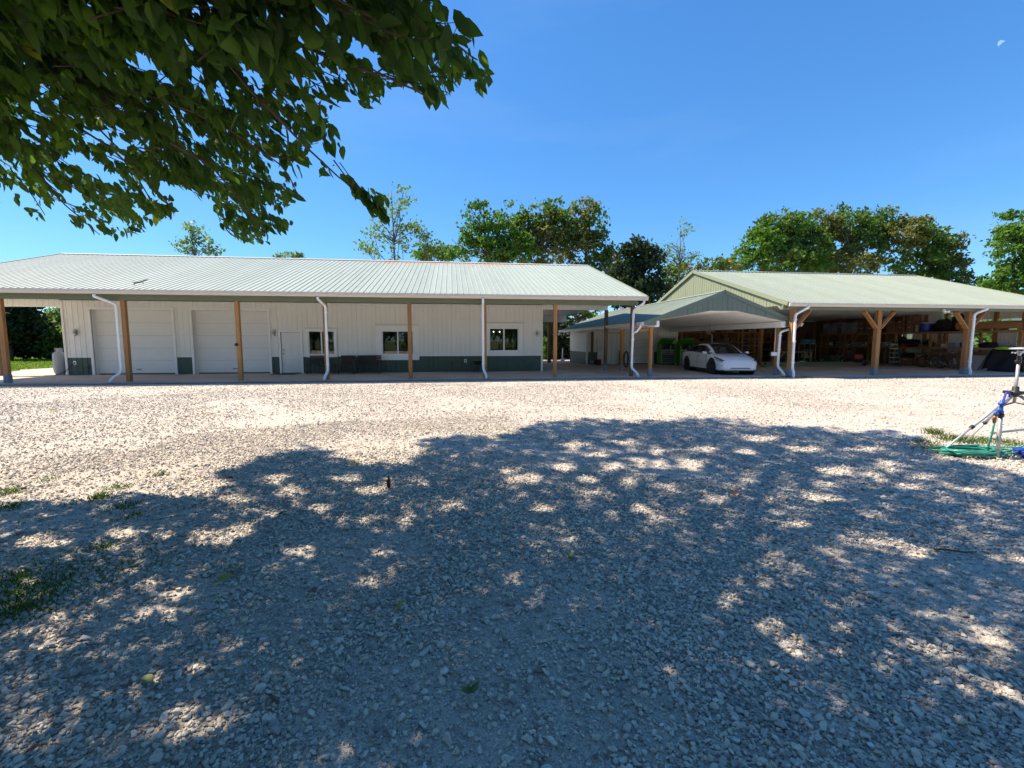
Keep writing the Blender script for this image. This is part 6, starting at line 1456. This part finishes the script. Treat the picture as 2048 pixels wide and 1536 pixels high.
# ================================================================ the overhanging tree
cr_ = np.random.default_rng(77)
def inpoly(px, py, poly):
    px = np.asarray(px, float); py = np.asarray(py, float); ins = np.zeros(px.shape, bool); n = len(poly); j = n-1
    for i in range(n):
        xi, yi = poly[i]; xj, yj = poly[j]
        c_ = ((yi > py) != (yj > py)) & (px < (xj-xi)*(py-yi)/((yj-yi)+1e-9)+xi); ins ^= c_; j = i
    return ins
CAN = [(-400, -400), (860, -400), (868, 0), (900, 30), (942, 58), (966, 92), (990, 136), (968, 196), (935, 150), (912, 170), (885, 205), (855, 215), (838, 190), (815, 165), (790, 190), (765, 160), (760, 200), (722, 232), (708, 190), (690, 205), (665, 215), (655, 250), (672, 262), (690, 290), (696, 330), (652, 332), (668, 352), (612, 345), (598, 370), (612, 392), (560, 420), (590, 440), (556, 480), (520, 492), (478, 478), (440, 455), (424, 425), (432, 395), (398, 400), (372, 370), (340, 380), (352, 425), (318, 440), (282, 462), (240, 482), (205, 462), (152, 462), (142, 425), (152, 402), (108, 405), (104, 446), (80, 448), (48, 425), (12, 412), (-10, 405), (-400, 420)]
SPRIG = [(690, 350), (705, 345), (740, 375), (775, 395), (778, 448), (755, 440), (735, 415), (708, 392), (688, 366)]
HOLES = [[(128, 312), (160, 300), (215, 340), (245, 352), (235, 372), (200, 362), (165, 345), (140, 330)], [(328, 18), (345, 40), (352, 60), (400, 100), (392, 125), (362, 85), (335, 55)], [(375, 118), (395, 130), (430, 150), (445, 175), (400, 145)], [(478, 120), (505, 140), (520, 200), (498, 180), (482, 150)], [(300, 348), (345, 370), (372, 395), (405, 402), (420, 420), (405, 430), (360, 400), (320, 380)], [(592, 80), (612, 60), (625, 95), (604, 105)], [(640, 110), (662, 92), (672, 108), (650, 125)], [(690, 85), (720, 72), (765, 128), (748, 150), (712, 118)], [(648, 128), (690, 160), (702, 182), (665, 150)], [(560, 250), (590, 262), (600, 290), (575, 285)], [(625, 12), (655, 30), (650, 52), (628, 35)], [(55, 205), (78, 212), (82, 232), (62, 228)], [(132, 5), (142, 18), (140, 28), (128, 15)], [(210, 60), (232, 72), (238, 86), (215, 78)], [(70, 75), (95, 82), (112, 92), (85, 90)], [(330, 130), (350, 148), (356, 165), (338, 150)], [(540, 335), (565, 340), (560, 362), (540, 358)]]
def can_ok(px, py):
    ok = inpoly(px, py, CAN) | inpoly(px, py, SPRIG)
    ok &= (fnoise(px/30.+11, py/30.+5) > .33)
    for h in HOLES: ok &= ~inpoly(px, py, h)
    return ok
SHX, SHY = -SUN.x/SUN.z, -SUN.y/SUN.z       # ground shadow shift per metre of height
FAR = [(-700, 1040), (0, 1008), (70, 1000), (150, 1003), (205, 998), (240, 985), (285, 984), (330, 992), (420, 998), (470, 965), (425, 955), (440, 942), (500, 930), (525, 912), (560, 915), (560, 902), (620, 888), (652, 900), (720, 930), (835, 925), (850, 905), (838, 880), (870, 868), (960, 868), (1040, 862), (1060, 850), (1100, 836), (1180, 840), (1250, 836), (1330, 840), (1440, 828), (1475, 836), (1520, 845), (1560, 856), (1640, 854), (1700, 862), (1780, 862), (1850, 872), (1880, 905), (1960, 930), (2048, 945), (2600, 1000), (2600, 4000), (-700, 4000)]
FLECK = [(430, 1080, 62, 20), (480, 1062, 30, 14), (340, 1075, 34, 12), (250, 1070, 40, 12), (100, 1090, 60, 12), (60, 1090, 30, 18), (285, 1130, 22, 10), (330, 1148, 20, 9), (300, 1172, 24, 8), (350, 1195, 30, 14), (240, 1100, 26, 9), (105, 1235, 48, 20), (50, 1170, 26, 12), (95, 1200, 24, 8), (335, 1235, 26, 10), (600, 1105, 36, 12), (690, 1048, 22, 10), (735, 1044, 26, 9), (545, 1030, 30, 10), (640, 1018, 32, 9), (585, 985, 34, 9), (480, 1000, 40, 10), (560, 958, 34, 9), (700, 960, 40, 8), (745, 985, 34, 9), (850, 970, 22, 6), (780, 1070, 18, 9), (745, 1168, 40, 12), (775, 1112, 28, 9), (915, 1015, 16, 7), (545, 1285, 14, 8), (590, 1280, 14, 6), (75, 1380, 40, 14), (740, 1438, 20, 16), (560, 1498, 36, 16), (940, 1400, 18, 10), (1060, 960, 40, 10), (1130, 935, 44, 10), (1180, 960, 22, 8), (1020, 945, 22, 7), (1200, 910, 28, 8), (1240, 935, 24, 10), (1310, 930, 40, 14), (1390, 932, 38, 12), (1305, 955, 22, 9), (1340, 975, 26, 6), (1290, 1020, 26, 14), (1150, 978, 20, 6), (1200, 988, 18, 5), (1100, 1025, 20, 10), (1145, 890, 34, 7), (1250, 885, 30, 6), (1320, 905, 28, 7), (1410, 900, 30, 6), (1295, 1065, 18, 6), (1215, 1085, 16, 8), (1290, 1110, 14, 5), (1440, 1010, 30, 6), (1600, 1052, 18, 5), (1620, 900, 44, 6), (1680, 945, 46, 9), (1660, 970, 20, 6), (1655, 1000, 42, 9), (1760, 952, 30, 5), (1790, 930, 30, 6), (1830, 978, 40, 6), (1740, 900, 44, 6), (1530, 880, 34, 6), (1500, 905, 26, 6), (1860, 955, 30, 7), (1960, 985, 40, 8), (1985, 1030, 26, 7), (1700, 1085, 20, 7), (1790, 1090, 60, 7), (1850, 1105, 40, 7), (1760, 1105, 20, 5), (1030, 1168, 16, 10), (1298, 1258, 28, 20), (1280, 1380, 24, 9), (1055, 1335, 12, 6), (1360, 1370, 20, 10), (1590, 1335, 34, 9), (1660, 1310, 20, 8), (1840, 1300, 22, 9), (1980, 1285, 34, 10), (2010, 1310, 30, 12), (1960, 1358, 20, 10), (2000, 1390, 36, 12), (1920, 1340, 20, 8), (1860, 1415, 30, 8), (1990, 1505, 40, 12), (1570, 1520, 30, 12), (1830, 1350, 18, 6), (1700, 1440, 16, 5)]
def fleck(px, py, f=1.0):
    b = np.zeros(np.shape(px), bool)
    px = px+16*(vnoise(px/13.+3, py/7.)-.5); py = py+8*(vnoise(px/13.+9, py/7.+4)-.5)
    for x_, y_, a_, c_ in FLECK: b |= ((px-x_)/(a_*f))**2+((py-y_)/(c_*f))**2 < 1
    return b
def shadow_ok(P_, edge=True):
    G = np.stack([P_[:, 0]+SHX*P_[:, 2], P_[:, 1]+SHY*P_[:, 2], np.zeros(len(P_))], 1)
    px, py, z = project(G); front = z > .3
    inside = inpoly(px+30*(vnoise(px/24., py/11.)-.5), py+16*(vnoise(px/21.+7, py/9.)-.5)-3, FAR) & ~fleck(px, py, .86)
    vis = front & (px > -300) & (px < 2350) & (py < 1700)
    lim = (G[:, 0] > -11) & (G[:, 0] < 12) & (G[:, 1] > -7) & (G[:, 1] < 10)
    return np.where(vis, inside, lim & (inpoly(px, py, FAR) | ~front)), G
def screen_ok(P_):
    px, py, z = project(P_)
    off = (z < .25) | (px < -60) | (px > 2110) | (py < -55) | (py > 1600)
    return off | ((z > .9) & can_ok(px, py) & (px < 1024)), off
tree_o = thing('overhanging_tree', 'large leafy tree hanging its dark green boughs into the upper left of the picture', 'tree', (-6.6, 2.6, 0))
TO = np.array([-6.6, 2.6, 0.0])
# --- sprays: centre points of leafy twigs
spr = []
# (a) those seen in the picture: fill the outline, near and low
n_ = 3600
px = cr_.uniform(-250, 1010, n_); py = cr_.uniform(-200, 500, n_)
ok = can_ok(px, py); px, py = px[ok], py[ok]
dmin = np.clip(1.7+(py-60)/230*1.1+np.clip((560-px)/500, 0, 1)*.6, 1.75, 4.0); dep = dmin*(1+cr_.exponential(.28, len(px)))
dirs = _fw[None]+_rt[None]*((px-1024)/FPX)[:, None]+_up[None]*((768-py)/FPX)[:, None]
A_ = _C[None]+dirs*dep[:, None]
so_, _ = shadow_ok(A_)
# let boughs through whose shade would land just outside only sparingly
keep = (so_ | (cr_.random(len(A_)) < .16)) & (cr_.random(len(A_)) < np.interp(px, [420, 600], [1, .46]))
A_ = A_[keep & (A_[:, 2] > 1.9)]
spr.append(A_[:1900])
sprig = [onY(0, 0, 1)*0+_C+ray(px_, py_)*2.75 for px_, py_ in ((700, 365), (712, 378), (722, 385), (735, 395), (742, 402), (752, 410), (758, 420), (764, 430), (748, 412), (728, 380))]
spr.append(np.array(sprig))
# (b) the rest of the crown above and behind the camera
got = []
GX = cr_.uniform(-6, 11, 33000); GY = cr_.uniform(-3.5, 9.8, 33000)
for _t in range(26):
    gx, gy = GX, GY; z_ = 3.0+np.minimum(cr_.exponential(1.2+.25*_t, len(gx)), 9.5)
    Q = np.stack([gx-SHX*z_, gy-SHY*z_, z_], 1)
    e = ((Q[:, 0]+4.2)/9.5)**2+((Q[:, 1]-4)/9.0)**2+((Q[:, 2]-7)/6.2)**2
    s_ok, _ = shadow_ok(Q); c_ok, offs_ = screen_ok(Q)
    c_ok = c_ok & (offs_ | ((cr_.random(len(Q)) < .12) & (project(Q)[0] < 480)))
    # keep whole sprays clear of the sky: test a margin too
    c2, _ = screen_ok(Q+np.array([0, 0, -.3])); c3, _ = screen_ok(Q+np.array([.3, 0, 0]))
    okq = (e < 1) & s_ok & c_ok & c2 & c3; got.append(Q[okq]); GX, GY = GX[~okq], GY[~okq]
spr_b = np.concatenate(got)
spr = [np.concatenate(spr[:2])]
na = len(spr[0]); SP = np.concatenate([spr[0], spr_b]); isA = np.arange(len(SP)) < na
# spray directions: outward and drooping
out_ = SP-np.array([-6.6, 2.6, 5.0]); out_[:, 2] *= .2; out_ /= np.linalg.norm(out_, axis=1)[:, None]
dr = out_+cr_.normal(0, .38, SP.shape)+np.array([0, 0, -.22]); dr /= np.linalg.norm(dr, axis=1)[:, None]
ln = cr_.uniform(.22, .42, len(SP))
NL = 9
t_ = (np.arange(NL)+.5)/NL
base = SP[:, None]+dr[:, None]*((t_-.5)[None, :, None]*ln[:, None, None])
sidev = np.cross(dr, np.array([0, 0, 1.0])); sidev /= np.linalg.norm(sidev, axis=1)[:, None]
sgn = np.where(np.arange(NL) % 2, 1., -1.)
ldir = dr[:, None]*.45+sidev[:, None]*(sgn[None, :, None]*.6)+np.array([0, 0, -.75])+cr_.normal(0, .32, base.shape)
ldir /= np.linalg.norm(ldir, axis=2)[..., None]
B_ = base.reshape(-1, 3); D_ = ldir.reshape(-1, 3); A2 = np.repeat(isA, NL)
size = np.where(A2, np.clip(cr_.normal(.092, .028, len(B_)), .04, .16), cr_.uniform(.10, .155, len(B_)))
spx, spy, spz = project(B_+D_*size[:, None]*.6)
s_ok, _ = shadow_ok(B_); c_ok, off = screen_ok(B_+D_*size[:, None]*.6)
keep = c_ok & (s_ok | (A2 & (cr_.random(len(B_)) < .35)))
near = (np.linalg.norm(B_-_C, axis=1) > 1.25)
keep &= near
B_, D_, size, A2, spx, spy, spz, off = [q[keep] for q in (B_, D_, size, A2, spx, spy, spz, off)]
# leaf frames
W_ = np.cross(D_, cr_.normal(size=D_.shape)+np.array([0, 0, .2])); W_ /= np.linalg.norm(W_, axis=1)[:, None]
Nn_ = np.cross(W_, D_)
tt = np.clip(cr_.random(len(B_))*.75+cr_.random(len(B_))*.25, 0, 1)
M['canopy_leaf'] = leaf_mat('canopy_leaf_green', (.032, .075, .024), (.10, .165, .05), .5, rough=.55, dead_or_lit=(.30, .34, .05))  # rarest tints go yellow-green, painting the glow of sunlit see-through leaves
# the 300 that show largest become leaf parts
vis = (~off) & (spx > 5) & (spx < 1000) & (spy > 5) & (spy < 500)
bl = size/np.maximum(spz, .1); order = np.argsort(-(bl*vis)); top = order[:300]; rest = np.ones(len(B_), bool); rest[top] = False
LM_ = []
for k in range(6):
    V_, F_ = leaf_shape(1.0, .20+.03*(k % 3), .15+.12*(k % 4), .05+.10*(k % 3)-.05)
    s = MB(); s.add(V_, F_, True); me = bpy.data.meshes.new('leaf'); me.from_pydata(s.v, [], s.f); me.polygons.foreach_set('use_smooth', s.sm)
    a_ = me.attributes.new('tint', 'FLOAT', 'POINT'); a_.data.foreach_set('value', np.full(len(s.v), .1+.15*k, dtype=np.float32)); me.materials.append(M['canopy_leaf']); LM_.append(me)
for i in top:
    o = bpy.data.objects.new('leaf', LM_[i % 6]); COL.objects.link(o); o.parent = tree_o
    mx_ = Matrix((Vector(W_[i]), Vector(D_[i]), Vector(Nn_[i]))).transposed().to_4x4()
    o.matrix_basis = Matrix.Translation(Vector(B_[i]-TO)) @ mx_ @ Matrix.Scale(float(size[i]), 4)
# the rest as one joined mass of leaves
def leaf_mass(idx, shape, name):
    V0, F0 = shape; V0 = np.array(V0); k = len(V0)
    b, d, w, nn, sz, ti = B_[idx]-TO, D_[idx], W_[idx], Nn_[idx], size[idx], tt[idx]
    V = b[:, None]+sz[:, None, None]*(w[:, None]*V0[None, :, 0:1]+d[:, None]*V0[None, :, 1:2]+nn[:, None]*V0[None, :, 2:3])
    n = len(b); V = V.reshape(-1, 3); me = bpy.data.meshes.new(name); me.vertices.add(len(V)); me.vertices.foreach_set('co', V.astype(np.float32).ravel())
    lt = np.array([len(f) for f in F0]); li = np.concatenate([np.array(f) for f in F0]); tot_ = int(lt.sum())
    LI = (li[None]+(np.arange(n)*k)[:, None]).ravel(); LS = np.concatenate([[0], np.cumsum(lt)[:-1]]); LSA = (LS[None]+(np.arange(n)*tot_)[:, None]).ravel()
    me.loops.add(len(LI)); me.loops.foreach_set('vertex_index', LI.astype(np.int32)); me.polygons.add(n*len(F0)); me.polygons.foreach_set('loop_start', LSA.astype(np.int32))
    try: me.polygons.foreach_set('loop_total', np.tile(lt, n).astype(np.int32))
    except Exception: pass
    a_ = me.attributes.new('tint', 'FLOAT', 'POINT'); a_.data.foreach_set('value', np.repeat(ti, k).astype(np.float32)); me.materials.append(M['canopy_leaf']); me.update(calc_edges=True)
    o = bpy.data.objects.new(name, me); COL.objects.link(o); o.parent = tree_o; return o
idx = np.where(rest)[0]; isn = A2[idx]
full = leaf_shape(1.0, .225, .35, .14)
simple = ([(0, 0, 0), (-.25, .45, .06), (0, .5, 0), (.25, .45, .06), (0, 1, -.06)], [(0, 2, 1), (0, 3, 2), (1, 2, 4), (2, 3, 4)])
tag(leaf_mass(idx[isn], full, 'foliage'), kind='stuff'); tag(leaf_mass(idx[~isn], simple, 'foliage'), kind='stuff')
print('leaves', len(B_), 'near', int(A2.sum()), 'crown', int((~A2).sum()))
# twigs: thin stems through the nearer sprays
s = MB()
stw = np.where(isA)[0]; cr_.shuffle(stw)
q_ok, _ = screen_ok(SP); 
for i in stw[:1500]:
    if not q_ok[i]: continue
    a_ = Vector(SP[i]-dr[i]*ln[i]*.6-TO)+Vector((0, 0, .03)); b_ = Vector(SP[i]-TO); c_ = Vector(SP[i]+dr[i]*ln[i]*.35-TO)
    if not (screen_ok(np.array([np.array(c_)+TO, np.array(a_)+TO]))[0]).all(): continue
    s.tube([a_, b_, c_], [.0045, .003, .0015], 4, cap=False)
tag(s.build('twigs', M['twig'], tree_o, recalc=False), kind='stuff')
# trunk and boughs
s = MB(); s.tube([(0, 0, -.2), (.05, .05, .5), (.2, .1, 2.2), (.1, .3, 4.2), (.6, .3, 6.5), (.9, .5, 9.5), (1.2, .6, 12)], [.42, .34, .29, .25, .19, .11, .03], 14); s.build('trunk', M['bark'], tree_o)
def bough(pts, r0, r1):
    P_ = [Vector(p)-Vector(TO) for p in pts]; n = len(P_); q = []
    for i in range(n-1):
        p0, p1, p2, p3 = P_[max(i-1, 0)], P_[i], P_[i+1], P_[min(i+2, n-1)]
        for f_ in (0, .25, .5, .75): q.append(.5*((2*p1)+(p2-p0)*f_+(2*p0-5*p1+4*p2-p3)*f_*f_+(3*p1-p0-3*p2+p3)*f_**3)+Vector([cr_.normal()*r1*.8 for _ in range(3)]))
    q.append(P_[-1]); m_ = len(q); s = MB(); s.tube(q, [r0+(r1-r0)*(i/(m_-1))**.7 for i in range(m_)], 7)
    s.build('branch', M['twig'] if r0 < .03 else M['bark'], tree_o)
def sp(px, py, d): return Vector(_C+ray(px, py)*d)
ROOT = Vector((-6.5, 2.8, 4.0))
vb = [  # boughs that show: screen-measured way points at their own distances
    ([(-90, -110, 3.3), (60, -20, 3.0), (172, 20, 2.9), (225, 110, 2.8), (240, 150, 2.75)], .022, .006),
    ([(-60, 60, 3.4), (30, 150, 3.3), (130, 235, 3.3), (250, 320, 3.4), (300, 400, 3.5)], .02, .004),
    ([(180, -160, 2.5), (340, -20, 2.4), (395, 55, 2.35), (470, 140, 2.35), (520, 200, 2.4), (640, 320, 2.7), (762, 425, 2.8)], .026, .003),
    ([(-60, 230, 3.9), (60, 330, 3.8), (130, 410, 3.8), (200, 470, 3.9)], .016, .003), ([(-60, 290, 4.0), (30, 350, 3.9), (90, 430, 3.9)], .012, .003),
    ([(-40, -20, 3.0), (110, 120, 2.9), (240, 200, 2.9), (350, 290, 3.0), (430, 340, 3.1), (530, 470, 3.3)], .022, .004),
    ([(280, -120, 2.2), (470, 20, 2.1), (600, 90, 2.05), (700, 130, 2.0), (790, 160, 2.0), (860, 200, 2.0)], .018, .003),
    ([(400, -140, 2.1), (620, -20, 2.0), (760, 40, 1.95), (880, 70, 1.95), (955, 120, 2.0)], .018, .003),
    ([(60, 40, 2.7), (200, 150, 2.7), (330, 200, 2.7), (440, 250, 2.8), (560, 330, 2.9), (600, 400, 3.0)], .016, .003),
    ([(0, 120, 3.2), (120, 190, 3.2), (200, 260, 3.2), (330, 400, 3.4), (340, 440, 3.4)], .014, .003)]
for w_, r0, r1 in vb:
    P_ = [sp(*q) for q in w_]; bough([P_[0].lerp(ROOT, .6)+Vector((0, 0, .3)), P_[0]]+P_[1:], r0, r1)
    a_ = P_[0].lerp(ROOT, .6)+Vector((0, 0, .3)); bough([ROOT, ROOT.lerp(a_, .5)+Vector((0, 0, .3)), a_], .09, r0)
for k in range(16):      # boughs of the upper crown, kept out of the open sky
    for _try in range(60):
        e = Vector(spr_b[cr_.integers(len(spr_b))]); z0 = min(e.z*.75, 9); a_ = Vector((-6.5+.08*z0, 2.8, z0)); m_ = a_.lerp(e, .5)+Vector((0, 0, .5))
        L5 = np.array([a_.lerp(m_, f_)[:] for f_ in np.linspace(0, 1, 8)]+[m_.lerp(e, f_)[:] for f_ in np.linspace(0, 1, 8)]); ok_, _ = screen_ok(L5)
        if ok_.all(): bough([a_, m_, e], .10, .012); break

# put the empties of the buildings and racks at their own bases
bpy.context.view_layer.update()
for o, b in ((mainb, (-17.3, 22.9, 0)), (mid, (8.85, 28.85, 0)), (pav, (15.0, 18.1, 0)), (rack, (28.3, 19.15, SL)), (rk, (15.5, 32.5, SL)), (tp, (8.03, 5.42, 0))):
    o.location = b
    for ch in [c for c in COL.objects if c.parent == o]: ch.location = ch.location-Vector(b)
